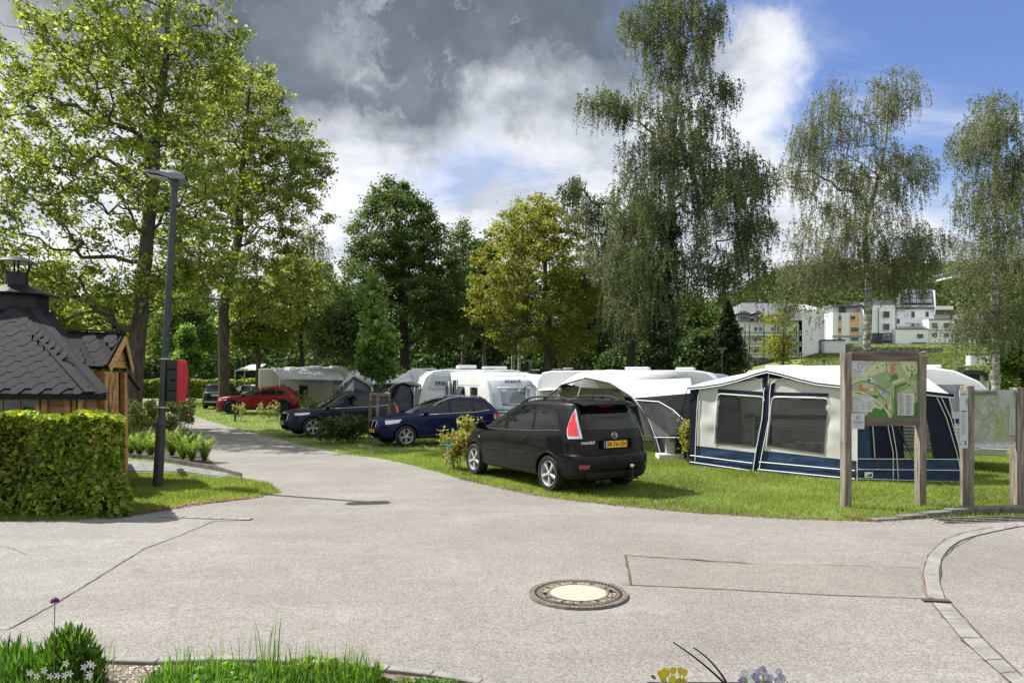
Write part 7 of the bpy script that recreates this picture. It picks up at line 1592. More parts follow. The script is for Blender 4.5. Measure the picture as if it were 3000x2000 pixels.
# nose faces left; near side towards camera
ev,ed,es=caravan('caravan','silver grey caravan between the dark tent and the white caravan',Vector((W(962,872,30.5).x,30.0,zg)),(-.97,-.24,0),4.6,2.1,2.75,'caravan_white',nose=.55)
evb=Vector((W(962,872,30.5).x,30.0,zg))
e2=-es
def eside(name,m_,pts,o=.008,thick=.01): return sp(ev,evb,ed,es,name,m_,pts,o,thick=thick)
sp(ev,evb,ed,es,'side_band','caravan_silver',[(-4.4,1.95),(-.42,1.95),(-.62,2.5),(-4.3,2.5)],.006); sp(ev,evb,ed,es,'window','van_window_grey',rrect(-3.2,-1.9,1.25,1.75,.1),.012)
sp(ev,evb,ed,es,'seam_line','alu',[(-4.4,1.92),(-.45,1.92),(-.45,1.94),(-4.4,1.94)],.012,thick=.004); wheels(ev,evb,ed,es,[-2.3])
text('ERIBA NOVA',.22,'lettering','ink',ev,evb+ed*-1.35-es*.03+Vector((0,0,2.18)),(R(90),0,math.atan2(-ed.y,-ed.x)),ext=.003,bold=.004)
MB().box(evb+ed*-2.2+es*1.0+Vector((0,0,2.88)),(.8,.6,.14),.2).build('roof_hatch',M['caravan_white'],ev,bevel=.04); MB().box(evb+ed*-3.4+es*.9+Vector((0,0,2.85)),(1.0,.6,.10),.2).build('roof_hatch',M['caravan_white'],ev,bevel=.03)
# ---------------------------------------------------------------- dark grey tent
gt=thing('awning_tent',W(870,872,31),'dark grey tent with a pointed window porch beside the silver caravan','tent')
zq=lambda px,py,Y:W(px,py,Y)
gl=lambda px,Y:Vector((W(px,872,Y).x,Y,zg))
# porch front (left) with two windows
pf=[gl(790,31),gl(842,29.5)]
sheet([gl(783,31),gl(812,29.8),zq(812,864,29.8),zq(783,893,31)],6,6).build('porch_panel',M['canvas_mid'],gt,fixn=False); sheet([gl(812,29.8),gl(856,30.6),zq(852,888,30.6),zq(812,864,29.8)],6,6).build('porch_panel',M['canvas_mid'],gt,fixn=False)
sheet([zq(790,925,30.7),zq(807,928,29.95),zq(808,893,29.95),zq(792,898,30.7)],4,4).build('clear_window',M['pvc'],gt,fixn=False).location+=Vector((0,-.05,0)); sheet([zq(815,928,29.85),zq(838,928,30.2),zq(838,897,30.2),zq(815,892,29.85)],4,4).build('clear_window',M['pvc'],gt,fixn=False).location+=Vector((0,-.05,0))
sheet([zq(776,892,31),zq(812,864,29.7),zq(818,856,33),zq(800,862,34)],6,6,sag=.05).build('roof',M['canvas_grey'],gt,fixn=False,thick=.01); sheet([zq(812,864,29.7),zq(858,890,30.6),zq(900,868,33.5),zq(818,853,33)],6,6,sag=.05).build('roof',M['canvas_mid'],gt,fixn=False,thick=.01)
# main body
sheet([gl(856,30.4),gl(952,30.4),zq(950,880,30.4),zq(858,881,30.4)],14,8,wr=.03,seed=41).build('front_wall',M['canvas_grey'],gt,smooth=True,fixn=False); sheet([zq(856,882,30.3),zq(952,880,30.3),zq(945,858,33),zq(850,854,33)],12,6,sag=.08,wr=.02,seed=42).build('roof',M['canvas_mid'],gt,smooth=True,fixn=False,thick=.01)
MB().tube([zq(872,925,30.2),zq(874,905,30.2),zq(880,897,30.2),zq(890,893,30.2),zq(900,893,30.2)],.015,6).build('door_arch',M['canvas_mid'],gt); MB().tube([zq(812,862,29.65),zq(835,873,30.1),zq(858,889,30.55)],.012,5).build('roof_piping',M['canvas_taupe'],gt)
# open hatch canopy (raised tailgate with tinted window)
hc=thing('raised_tailgate_tent',gl(930,28.5),'dark curved tailgate canopy standing open in front of the grey tent','canopy')
q0=[zq(885,918,28.4),zq(895,893,28.8),zq(905,884,29.2),zq(925,879,29.5),zq(950,886,29.6),zq(957,889,29.6)]
MB().grid([q0,[p+Vector((.1,1.1,.05)) for p in q0]]).build('canopy_cloth',M['canvas_grey'],hc,smooth=True,fixn=False,thick=.05)
sheet([zq(900,926,28.6),zq(945,960,28.9),zq(942,890,29.3),zq(922,884,29.2)],8,6,wr=.03,seed=5).build('side_cloth',M['canvas_grey'],hc,smooth=True,fixn=False); MB().tube([gl(951,29.4),zq(951,905,29.4),zq(944,888,29.4)],.014,6).build('pole',M['steel'],hc)
sheet([zq(868,918,28.3),zq(893,918,28.3),zq(897,903,28.6),zq(886,899,28.6)],4,4).build('window_flap',M['canvas_taupe'],hc,fixn=False,thick=.02)
# ---------------------------------------------------------------- motorhome with white awning
Ym=46.
mhb=Vector((W(595,872,Ym).x,Ym,0)); mv=thing('motorhome',mhb,'cream motorhome with ladder at the rear and a long white wind-out awning','motorhome')
md=Vector((1,.02,0)); Lm=7.0; zt_=W(600,846,Ym).z
MB().prism([mhb+Vector((x,0,z)) for x,z in((0,.5),(0,zt_-.1),(.1,zt_),(5.6,zt_),(6.4,zt_-.3),(7.0,1.6),(7.3,1.1),(7.3,.45))],(0,2.2,0)).build('body',M['caravan_cream'],mv,bevel=.06,smooth=True)
for x,w_ in((1.35,.55),(2.75,.55),(4.9,.5),(5.7,1.1)): z1=W(600,885,Ym).z; MB().box(mhb+Vector((x,-.02,z1-.30)),(w_,.05,.75)).build('window',M['van_window'],mv,bevel=.02)
MB().box(mhb+Vector((4.25,-.02,1.15)),(.62,.04,1.7)).build('entrance_door',M['caravan_cream'],mv,bevel=.01); MB().prism([mhb+Vector((x,-.015,z)) for x,z in((2.6,1.85),(4.6,1.75),(6.8,1.15),(6.9,1.3),(5.2,1.95),(3.6,2.0))],(0,-.02,0)).build('side_stripe',M['window_grey'],mv)
# rear with ladder
for dy in(.3,.7): MB().tube([mhb+Vector((-.10,dy,1.0)),mhb+Vector((-.10,dy,zt_))],.03,6).build('ladder_rail',M['piping'],mv)
for k in range(5): MB().tube([mhb+Vector((-.10,.3,1.2+k*.3)),mhb+Vector((-.10,.7,1.2+k*.3))],.025,6).build('ladder_rung',M['piping'],mv)
MB().box(mhb+Vector((-.02,1.1,1.5)),(.06,1.4,1.7)).build('rear_panel',M['caravan_white'],mv,bevel=.02); wheels(mv,mhb,Vector((1,0,0)),Vector((0,1,0)),[1.6,6.1],.35)
a0,a1=W(622,843,Ym-.05),W(775,849,Ym-.05); f0,f1=W(642,865,Ym-2.2),W(789,868,Ym-2.2)
sheet([f0,f1,a1,a0],10,5,sag=-.04).build('awning_roof',M['canvas_white'],mv,fixn=False,thick=.02); MB().beam(f0+Vector((0,0,-.06)),f1+Vector((0,0,-.06)),.08,.14).build('awning_valance',M['canvas_white'],mv)
for p in(f0,f1): MB().tube([p,(p.x,p.y,0)],.03,6).build('awning_leg',M['piping'],mv)
for k,(x,l) in enumerate(((1.6,.7),(3.1,1.0),(4.6,.5))): MB().box(mhb+Vector((x,1.2,zt_+.06)),(l,.7,.12+.05*k)).build('roof_hatch',M['caravan_white'],mv,bevel=.03)
MB().lathe([(.22,0),(.2,.12),(0,.18)],mhb+Vector((6.0,1.0,zt_-.05)),16).build('satellite_dome',M['window_grey'],mv,smooth=True)
# other motorhome awning at the left, behind
ca=thing('canopy',W(545,872,62),'thin white canopy on two poles left of the motorhome','canopy')
sheet([W(538,851,60),W(590,850,60),W(612,836,64),W(575,838,64)],6,4).build('canopy_cloth',M['canvas_white'],ca,fixn=False,thick=.05)
for px in(540,562): p=W(px,851,60.2); MB().tube([p,(p.x,p.y,0)],.04,5).build('pole',M['steel'],ca)
# roofs farther back
def roofvan(px0,px1,ytop,Y,label,mm='caravan_white',hat=1,d=(1,0,0)):
    a=W(px0,ytop,Y); b=W(px1,ytop,Y); L=b.x-a.x; zg_=Hz(a.x,Y); h=a.z-zg_; base=Vector((b.x,Y,zg_)); r_,d_,s_=caravan('caravan',label,base,(1,0,0),L,2.1,h,mm,nose=.5)
    for k in range(hat): MB().box(base+Vector((-L*(.3+.35*k),1.0,h+.05)),(.7,.6,.10)).build('roof_hatch',M['caravan_white'],r_,bevel=.03)
    wn_=sp(r_,base,Vector((1,0,0)),Vector((0,1,0)),'window','van_window',rrect(-L*.6,-L*.4,h*.55,h*.78,.05),.01); wheels(r_,base,Vector((1,0,0)),Vector((0,1,0)),[-L*.5]); return r_
roofvan(672,800,843,52,'white motorhome roof with hatches just behind the white awning',hat=2)
roofvan(795,880,846,40,'caravan with a bluish roof behind the pointed dark tent','caravan_silver')
roofvan(925,1010,849,42,'white caravan roof with air conditioner behind the silver caravan',hat=2)
roofvan(1010,1075,845,50,'grey caravan roof behind the young maple and the hornbeam trunk','caravan_silver')
roofvan(1100,1172,849,44,'cream caravan roof behind the white caravan with the open door','caravan_cream')
roofvan(1178,1250,851,47,'dark-roofed caravan below the thin birch trunk','window_grey')
roofvan(1255,1330,847,52,'white round-nosed caravan below the golden oak trunk')
roofvan(1560,1700,858,36,'long bluish white caravan roof between the dome awning and the blue awning','caravan_silver',0)
roofvan(1790,1990,846,21.5,'white caravan roof showing above the blue awning, with a roof rack')
# thin birch trunk, far lamps
MB()
tb=thing('birch_tree',W(1178,872,58),'thin pale birch trunk rising behind the white caravan','tree'); MB().tube([W(1179,872,58),W(1178,800,58),W(1177,720,58)],[.15,.13,.10],8).build('trunk',M['bark_birch'],tb,smooth=True)
V,F=leaves(np.array(W(1180,700,58))+RNG.normal(0,1,(2500,3))*np.array([1.1,.9,1.3]),.15); link('crown',npmesh('crown',V-np.array(tb.location),F,M['birch'],3),tb)
def camp_lamp(px,ptop,Y,label):
    p=W(px,ptop,Y); zg_=Hz(p.x,Y); r_=thing('path_lamp',Vector((p.x,Y,zg_)),label,'street lamp'); s=Y/FPX
    MB().tube([(p.x,Y,zg_),(p.x,Y,p.z-.25)],.05,8).build('pole',M['lamp_grey'],r_); MB().lathe([(.06,-.30),(.14,-.06),(.30,-.02),(.30,.0),(.0,.03)],p,16).build('lamp_head',M['lamp_head'],r_,smooth=True)
camp_lamp(1218,828,42,'slim lamp with disc head behind the white caravan row'); camp_lamp(2208,842,30,'disc-headed path lamp between the two sign boards'); camp_lamp(1658,800,40,'dark lamp post in front of the spruce'); camp_lamp(1893,825,60,'small lamp left of the map board post, in front of the grass bank')
camp_lamp(277,735,34,'thin lamp top above the porch ridge of the hut')
# supply pillar on a slab
sl_=thing('supply_pillar',G(1540,1052),'silver electricity and water pillar on a white concrete slab beside the dome awning','supply pillar'); g=G(1540,1053)
MB().box((g.x-.02,g.y,.06),(.62,.45,.13)).build('slab',mat('slab_white',(.62,.61,.58),.8),sl_,bevel=.01); MB().box((g.x-.02,g.y,.47),(.20,.15,.70)).build('pillar_body',M['alu'],sl_,bevel=.01); MB().box((g.x+.085,g.y-.01,.45),(.02,.17,.70)).build('cover_rail',M['steel'],sl_,bevel=.004)
MB().box((g.x+.02,g.y-.078,.55),(.10,.012,.25)).build('socket_door',M['van_window_grey'],sl_,bevel=.003); MB().tube([(g.x-.12,g.y-.05,.62),(g.x-.18,g.y-.08,.62),(g.x-.18,g.y-.08,.56)],.012,6).build('water_tap',M['chrome'],sl_)
MB().tube([(g.x+.10,g.y-.05,.72),(g.x+.16,g.y-.05,.70)],.025,6).build('plug',M['white'],sl_); q=[Vector((g.x+.14,g.y-.05,.70)),Vector((g.x+.22,g.y-.1,.4)),Vector((g.x+.25,g.y-.15,.05)),Vector((g.x+.35,g.y-.3,.02))]
o=MB().tube(q,.009,6).build('power_cable',M['rubber'],None,smooth=True); tag(o,'black power cable hanging from the supply pillar to the grass','cable')
# grey utility cabinet or post on pitch
# ---------------------------------------------------------------- person under the motorhome awning
M['cloth_dark']=mat('cloth_dark',(.02,.022,.028),.8); M['skin']=mat('skin',(.42,.24,.17),.5); M['hair']=mat('hair',(.03,.02,.014),.7)
def sitter(loc,face,label):
    r_=thing('person',loc,label,'person',rz=face)
    J=[(0,0,.50),(0,.02,.72),(0,.03,.95),(0,.05,1.06),(0,.05,1.13), (.17,.03,.98),(.21,-.02,.76),(.16,-.22,.68),(-.17,.03,.98),(-.21,-.02,.76),(-.16,-.22,.68),(.10,-.05,.48),(.12,-.45,.50),(.12,-.42,.10),(.12,-.55,.05),(-.10,-.05,.48),(-.12,-.45,.50),(-.12,-.42,.10),(-.12,-.55,.05)]
    Rr=[.15,.13,.15,.06,.05,.06,.045,.035,.06,.045,.035,.10,.07,.045,.04,.10,.07,.045,.04]
    E=[(0,1),(1,2),(2,3),(3,4),(2,5),(5,6),(6,7),(2,8),(8,9),(9,10),(0,11),(11,12),(12,13),(13,14),(0,15),(15,16),(16,17),(17,18)]
    me=bpy.data.meshes.new('body'); me.from_pydata(J,E,[]); me.materials.append(M['cloth_dark']); o=link('body',me,r_); md_=o.modifiers.new('skin','SKIN')
    for i,v in enumerate(me.skin_vertices[0].data): v.radius=(Rr[i],Rr[i]); v.use_root=(i==0)
    s_=o.modifiers.new('sub','SUBSURF'); s_.levels=1; s_.render_levels=1
    dg=bpy.context.evaluated_depsgraph_get(); nm_=bpy.data.meshes.new_from_object(o.evaluated_get(dg)); o.modifiers.clear(); o.data=nm_
    for i,hd_ in enumerate(((0,.02,1.22),)):
        MB().lathe([(0,-.13),(.05,-.11),(.075,-.04),(.08,.03),(.06,.09),(0,.115)],hd_,14).build('head',M['skin'],r_,world=False,smooth=True); MB().lathe([(.082,.0),(.086,.05),(.065,.105),(0,.13)],(0,.04,1.225),14).build('hair',M['hair'],r_,world=False,smooth=True)
        MB().tube([(0,-.07,1.22),(0,-.085,1.20)],.012,5).build('nose',M['skin'],r_,world=False)
        MB().box((.028,-.072,1.24),(.02,.01,.008)).box((-.028,-.072,1.24),(.02,.01,.008)).box((0,-.068,1.155),(.035,.01,.007)).build('face_features',M['hair'],r_,world=False)
    for sg in(1,-1):
        w0=Vector((sg*.16,-.24,.68)); hh_=MB(); hh_.tube([w0,w0+Vector((0,-.08,-.01))],[.03,.036],8)
        for f in range(4): x=w0.x+(f-1.5)*.018; hh_.tube([(x,w0.y-.08,.67),(x,w0.y-.13,.665),(x,w0.y-.155,.645)],[.008,.007,.006],5)
        hh_.tube([w0+Vector((-sg*.03,-.03,0)),w0+Vector((-sg*.055,-.07,.005))],[.009,.007],5); hh_.build('hand',M['skin'],r_,world=False,smooth=True)
    c_=thing('folding_chair',loc,'dark folding chair under the motorhome awning that '+label.split(' sits')[0]+' sits on','chair',rz=face)
    MB().box((0,.02,.40),(.5,.45,.04)).build('seat',M['canvas_grey'],c_,world=False); MB().box((0,.25,.75),(.5,.04,.7)).build('backrest',M['canvas_grey'],c_,world=False)
    for sx in(-.22,.22):
        for sy in(-.2,.2): MB().tube([(sx,sy,0),(sx,sy,.4)],.015,5).build('leg',M['steel'],c_,world=False)
sitter(Vector((W(701,872,44.6).x,44.6,.06)),R(70),'person in dark clothes sits'.replace(' sits','')+' sits in the shade of the motorhome awning')
sitter(Vector((W(680,872,44.9).x,44.9,-.05)),R(-60),'second person sits lower at the left in the shade of the motorhome awning')
# ================================================================== SIGN BOARDS
M['weathered']=mat('weathered',(.29,.25,.21),.9,vscale=7,col2=(.10,.083,.066),bump=.006,bscale=22,stretch=(4,4,.3),detail=7)
M['weathered_h']=mat('weathered_h',(.17,.14,.11),.9,vscale=5,col2=(.075,.06,.046),bump=.006,bscale=22,stretch=(.35,3,3),detail=7)
def flat(n,c,r=.45): M[n]=mat(n,c,r); return n
flat('map_base',(.33,.38,.17)); flat('map_light',(.47,.50,.27)); flat('map_green',(.055,.16,.02)); flat('map_mid',(.19,.27,.10)); flat('map_dark',(.035,.085,.02)); flat('map_road',(.50,.50,.38)); flat('map_grey',(.40,.42,.36)); flat('map_orange',(.50,.16,.06)); flat('map_river',(.16,.27,.26)); flat('map_pool',(.10,.26,.50)); flat('map_field',(.22,.32,.17)); flat('map_yellow',(.50,.42,.14)); flat('paper',(.48,.50,.50)); flat('print_grey',(.20,.21,.21)); flat('print_text',(.06,.07,.09)); flat('logo_red',(.45,.02,.08)); flat('logo_green',(.08,.22,.11)); flat('print_orange',(.60,.28,.14)); M['map2_base']=mat('map2_base',(.36,.38,.35),.45,vscale=7,col2=(.22,.27,.16),detail=8); flat('map2_green',(.24,.30,.13)); flat('map2_line',(.22,.25,.20)); flat('line_red',(.45,.05,.05)); flat('line_blue',(.04,.08,.25)); flat('line_teal',(.05,.16,.18))
def post(root,x,y,w_,d_,h,name='post'):
    mb=MB(); rows=8; vs=[]; fs=[]
    for i in range(rows+1):
        z=h*i/rows-(.02 if i==0 else 0); e=.004; 
        for sx,sy in((-1,-1),(1,-1),(1,1),(-1,1)): vs.append((x+sx*w_/2+random.uniform(-e,e),y+sy*d_/2+random.uniform(-e,e),z))
    for i in range(rows):
        for j in range(4): fs.append((i*4+j,i*4+(j+1)%4,(i+1)*4+(j+1)%4,(i+1)*4+j))
    fs+= [(3,2,1,0),(rows*4,rows*4+1,rows*4+2,rows*4+3)]
    return mb.add(vs,fs).build(name,M['weathered'],root,world=False,bevel=.007)
sA=G(1947,1166); sB=G(2119,1161.5); yaw=math.atan2(sB.y-sA.y,sB.x-sA.x); Wd=(sB-sA).xy.length
s1=thing('map_board',sA+Vector((0,.06,0)),'tall weathered wooden frame with a green campsite map and a small white plate below','information board',rz=yaw)
post(s1,0,0,.115,.13,2.36); post(s1,Wd,0,.115,.13,2.32)
zT=2.35; zb=EYE+(HORY-960)*11.3/FPX
x0=.0575; x1=Wd-.0575
zmt=EYE+(HORY-828)*11.35/FPX; zmb=EYE+(HORY-960)*11.35/FPX
MB().box(((x0+x1)/2,0,zmt+.065),(x1-x0,.10,.13)).build('top_beam',M['weathered_h'],s1,world=False,bevel=.006)
MB().box(((x0+x1)/2,0,zmb-.06),(x1-x0,.10,.12)).build('bottom_beam',M['weathered_h'],s1,world=False,bevel=.006)
yb=-.02
mp=MB().box(((x0+x1)/2,yb+.012,(zmt+zmb)/2),(x1-x0,.02,zmt-zmb)).build('map_panel',M['map_base'],s1,world=False)
def mpt(x,y,o): return Vector((x0+(x1-x0)*(x-325)/1030,yb-o,zmt+(zmb-zmt)*(y-140)/870))
LAY=[0]
def shape(parent,pt,m_,pts,name='print_area'):
    LAY[0]+=1; o=.0006+LAY[0]*.00012
    from mathutils.geometry import tessellate_polygon
    q=[pt(x,y,o) for x,y in pts]; tr=tessellate_polygon([q]); return MB().add(q,tr).build(name,M[m_],parent,world=False,fixn=False)
def line(parent,pt,m_,pts,wd,name='print_line'):
    LAY[0]+=1; o=.0006+LAY[0]*.00012; L=[];Rr=[]
    for i,(x,y) in enumerate(pts):
        a=pts[max(i-1,0)]; b=pts[min(i+1,len(pts)-1)]; tx,ty=b[0]-a[0],b[1]-a[1]; l=math.hypot(tx,ty) or 1; nx,ny=-ty/l,tx/l
        L.append(pt(x+nx*wd/2,y+ny*wd/2,o)); Rr.append(pt(x-nx*wd/2,y-ny*wd/2,o))
    return MB().grid([L,Rr]).build(name,M[m_],parent,world=False,fixn=False)
S=lambda m_,p,n='map_area':shape(mp,mpt,m_,p,n); Ln=lambda m_,p,w_,n='map_line':line(mp,mpt,m_,p,w_,n)
S('map_light',[(325,400),(500,300),(720,145),(890,145),(940,420),(740,500),(560,460),(325,520)]); S('map_grey',[(325,145),(720,145),(560,290),(325,470)]); S('map_field',[(640,380),(860,290),(905,430),(740,490),(690,450)])
S('map_light',[(325,590),(560,620),(900,900),(960,1005),(325,1005)]); S('map_light',[(1060,145),(1350,145),(1350,420),(1230,430)]); S('map_mid',[(1180,400),(1350,320),(1350,420),(1240,440)])
S('map_green',[(325,1005),(560,970),(640,890),(700,850),(790,880),(880,790),(900,1005)]); S('map_green',[(985,520),(1040,500),(1020,700),(1040,980),(1350,760),(1350,1008),(950,1008),(990,900)]); S('map_green',[(925,380),(1025,320),(1055,410),(960,450)]); S('map_green',[(990,520),(1170,460),(1190,500),(1010,570)])
S('map_mid',[(735,495),(925,435),(950,520),(850,590),(790,560)]); S('map_light',[(960,455),(1140,395),(1165,430),(975,490)]); S('map_mid',[(1020,580),(1190,520),(1195,555),(1040,620)])
for k in range(12): Ln('map_light',[(760+k*17,505-k*5),(790+k*17,560-k*5)],3)
for k in range(11): Ln('map_light',[(1000+k*16,500-k*5),(1012+k*16,525-k*5)],3)
Ln('map_river',[(325,530),(400,490),(480,455),(600,465),(690,500),(800,575),(940,645),(970,700),(972,850),(940,960),(900,1008)],16); Ln('map_dark',[(400,490),(490,445),(560,450)],8); Ln('map_dark',[(600,460),(690,485),(800,560),(930,635)],7)
Ln('map_road',[(325,590),(450,600),(560,640),(700,730),(840,850),(940,1005)],26); Ln('map_dark',[(325,578),(430,585),(530,610),(600,650),(720,715)],6); Ln('map_road',[(870,200),(900,330),(960,480),(980,580),(975,700)],12); Ln('map_road',[(1080,150),(1120,320),(1200,420),(1300,500),(1340,640)],11); Ln('map_grey',[(700,150),(770,310)],8); Ln('map_grey',[(540,300),(720,160)],8); Ln('map_road',[(740,720),(870,780),(940,640)],9); Ln('map_dark',[(745,640),(870,760)],6); Ln('map_dark',[(865,190),(880,300),(950,470)],8); Ln('map_dark',[(395,625),(450,630),(505,650)],10); Ln('map_road',[(325,720),(430,670),(500,690)],6)
S('map_orange',[(940,225),(965,220),(1010,290),(930,370),(905,330),(965,285)]); S('map_orange',[(958,210),(1010,175),(1028,195),(978,232)]); S('map_orange',[(468,492),(490,492),(490,550),(582,568),(578,605),(462,575)])
S('map_grey',[(495,480),(600,480),(595,555),(500,550)]); S('map_yellow',[(605,500),(660,500),(660,540),(605,540)]); S('paper',[(605,552),(685,555),(685,600),(605,600)]); S('map_orange',[(690,545),(720,545),(725,610),(695,600)]); S('paper',[(735,570),(870,650),(850,690),(790,660)]); S('map_pool',[(795,610),(855,640),(840,670),(788,640)]); S('map_light',[(880,800),(945,790),(945,880),(890,880)])
random.seed(9)
for cx,cy,r in[(735,245,14),(818,215,12),(862,172,10),(880,200,11),(612,380,14),(600,440,26),(700,680,22),(735,690,18),(1220,510,20),(1258,350,18),(1262,540,10),(830,915,18),(650,660,10),(680,670,10),(1190,260,14),(1180,230,12),(1205,290,12),(1245,295,14),(1270,310,14),(1295,285,12),(1320,650,12),(415,545,7)]:
    S('map_dark',[(cx+r*random.uniform(.7,1.1)*math.cos(2*math.pi*k/9),cy+r*random.uniform(.7,1.1)*math.sin(2*math.pi*k/9)) for k in range(9)],'map_tree')
S('map_dark',[(1258,200),(1263,235),(1258,262),(1252,235)],'compass'); S('map_dark',[(1235,236),(1258,231),(1285,236),(1258,241)],'compass')
for k in range(7): S('print_text',[(702+k*11,768+k*9),(712+k*11,774+k*9),(708+k*11,782+k*9),(698+k*11,776+k*9)],'map_mark')
def panel(pts,m_='paper',nm='text_box'): return S(m_,pts,nm)
panel([(365,688),(525,696),(600,622),(562,698),(658,700),(650,918),(362,912)]); panel([(1040,628),(1090,632),(1080,590),(1110,634),(1292,636),(1280,976),(1032,968)])
def tlines(rows,m_='print_grey'):
    for x,y,w_,h in rows: S(m_,[(x,y),(x+w_,y),(x+w_,y+h),(x,y+h)],'printed_line')
tlines([(378,706,95,9),(378,738,105,8)],'print_text')
random.seed(4)
for cx in(378,475,570):
    for r_ in range(4): y=768+r_*34; tlines([(cx,y-4,9,9)],'print_text'); tlines([(cx+18,y-4,random.randint(35,60),4),(cx+18,y+5,random.randint(30,55),4)])
tlines([(1050,642,40,8)],'print_text')
for cx,c2 in((1046,1062),(1158,1174)):
    for r_ in range(9): y=668+r_*34; tlines([(cx,y-4,9,9)],'print_text'); tlines([(c2,y-6,random.randint(55,80),4),(c2,y+3,random.randint(50,78),4),(c2,y+11,random.randint(30,60),4)])
lgp=MB().box((*mpt(442,263,.008).xy,mpt(442,263,0).z),((x1-x0)*200/1030,.004,(zmt-zmb)*250/870)).build('logo_plate',M['paper'],s1,world=False)
def ring3(parent,cx,cy,r,m_,a0=0,a1=360,w_=9,pt=None,k=18):
    pts=[(cx+r*math.cos(R(a0+(a1-a0)*i/k)),cy+r*.82*math.sin(R(a0+(a1-a0)*i/k))) for i in range(k+1)]; LAY[0]+=1
    L=[pt(cx+(x-cx)*(1+w_/2/r),cy+(y-cy)*(1+w_/2/r),.0106+LAY[0]*.00002) for x,y in pts]; Q=[pt(cx+(x-cx)*(1-w_/2/r),cy+(y-cy)*(1-w_/2/r),.0106+LAY[0]*.00002) for x,y in pts]; MB().grid([L,Q]).build('logo_ring',M[m_],parent,world=False,fixn=False)
ring3(lgp,462,205,30,'logo_green',90,330,8,mpt); ring3(lgp,500,202,30,'logo_red',-150,120,8,mpt); ring3(lgp,465,238,30,'logo_green',-30,210,8,mpt)
sc_=(x1-x0)/1030
def ltext(s,x,y,h,m_,parent=lgp,pt=mpt,o=.0112,align='LEFT',bold=0.,sx=1.): p=pt(x,y,o); return text(s,h,'lettering',m_,parent,p,(R(90),0,0),ext=.0002,align=align,bold=bold,sx=sx,world=False)
ltext('visit',358,268,.030,'print_grey',bold=.0004); ltext('troisvierges',358,302,.034,'line_teal',bold=.0008,sx=.92); ltext('camping',358,343,.034,'print_orange',bold=.0006)
# white eco plate
ex0,ex1=.0575-.02,.0575+.20; ez1=EYE+(HORY-950)*11.25/FPX; ez0=EYE+(HORY-985)*11.25/FPX
pl_=MB().box(((ex0+ex1)/2,-.075,(ez0+ez1)/2),(ex1-ex0,.006,ez1-ez0)).build('small_plate',M['paper'],s1,world=False,bevel=.002)
ecx=(ex0+ex1)/2
text('EcoLabel',.042,'lettering','print_text',pl_,(ecx,-.0795,ez1-.125),(R(90),0,0),ext=.0002,bold=.0006,world=False,sx=.98); text('Luxembourg',.025,'lettering','print_grey',pl_,(ecx,-.0795,ez1-.160),(R(90),0,0),ext=.0002,world=False); MB().box((ecx,-.0793,ez0+.035),(.05,.001,.005)).build('printed_line',M['print_grey'],pl_,world=False)
em=MB(); 
for (a,b) in(((-.03,-.09),(-.03,-.05)),((-.03,-.05),(-.01,-.03)),((-.01,-.03),(.035,-.03)),((-.04,-.09),(.035,-.09)),((.035,-.09),(.035,-.065)),((-.005,-.065),(.035,-.065)),((-.005,-.065),(-.005,-.045)),((-.005,-.045),(.035,-.045)),((-.018,-.09),(-.018,-.065))): em.beam((ecx+a[0],-.0797,ez1+a[1]),(ecx+b[0],-.0797,ez1+b[1]),.001,.004,up=(0,1,0)).beam((ecx+a[0],-.0797,ez1+a[1]),(ecx+b[0],-.0797,ez1+b[1]),.004,.001,up=(0,1,0))
em.build('emblem',M['print_text'],pl_,world=False)
for x in(ex0+.012,ex1-.012): MB().lathe([(.005,0),(0,.002)],(x,-.079,(ez0+ez1)/2),8,Matrix.Rotation(R(90),3,'X')).build('screw',M['ink'],pl_,world=False)
for k in(-.03,.03): MB().lathe([(.007,0),(0,.001)],(-.0575,k,2.29),8,Matrix.Rotation(R(-90),3,'Y')).build('bolt',M['ink'],s1,world=False)
MB().box((-.0585,0,.98),(.003,.125,.006)).build('wire_tie',M['steel'],s1,world=False)
# ---- second board
tA=G(2228,1166); tB=G(2343,1164); yaw2=R(7); W2=(tB-tA).xy.length
s2=thing('hiking_map_board',tA+Vector((0,.07,0)),'lower wooden two-post board with a pale hiking map at the right edge','information board',rz=yaw2)
post(s2,0,0,.125,.15,1.86); post(s2,W2+.02,0,.125,.15,1.83)
zt2=EYE+(HORY-895)*11.3/FPX; zb2=EYE+(HORY-1028)*11.3/FPX; yb2=-.045
lp=MB().box((-.125,yb2-.035,(zt2+zb2)/2-.0),(.135,.010,zt2-zb2)).build('side_panel',M['paper'],s2,world=False)
rpn=MB().box((.0625+(W2-.105)/2,yb2,(zt2+zb2)/2),(W2-.105,.010,zt2-zb2)).build('map_panel',M['map2_base'],s2,world=False)
X0=.0625; X1=X0+W2-.105
def m2(x,y,o): return Vector((X0+(X1-X0)*(x-400)/610,yb2-.0052-o,zt2+(zb2-zt2)*(y-165)/830))
LAY[0]=0
S2=lambda m_,p,n='map_area':shape(rpn,m2,m_,p,n); L2=lambda m_,p,w_,n='map_line':line(rpn,m2,m_,p,w_,n)
S2('map2_green',[(400,200),(500,195),(580,250),(540,310),(440,380),(400,370)]); S2('map2_green',[(740,600),(800,560),(850,600),(880,700),(820,800),(840,900),(720,912),(660,880),(720,780),(700,680)]); S2('map2_green',[(870,420),(920,400),(910,520),(830,600),(800,570),(870,500)]); S2('map2_green',[(630,500),(690,430),(720,560),(760,640),(660,640)])
random.seed(12)
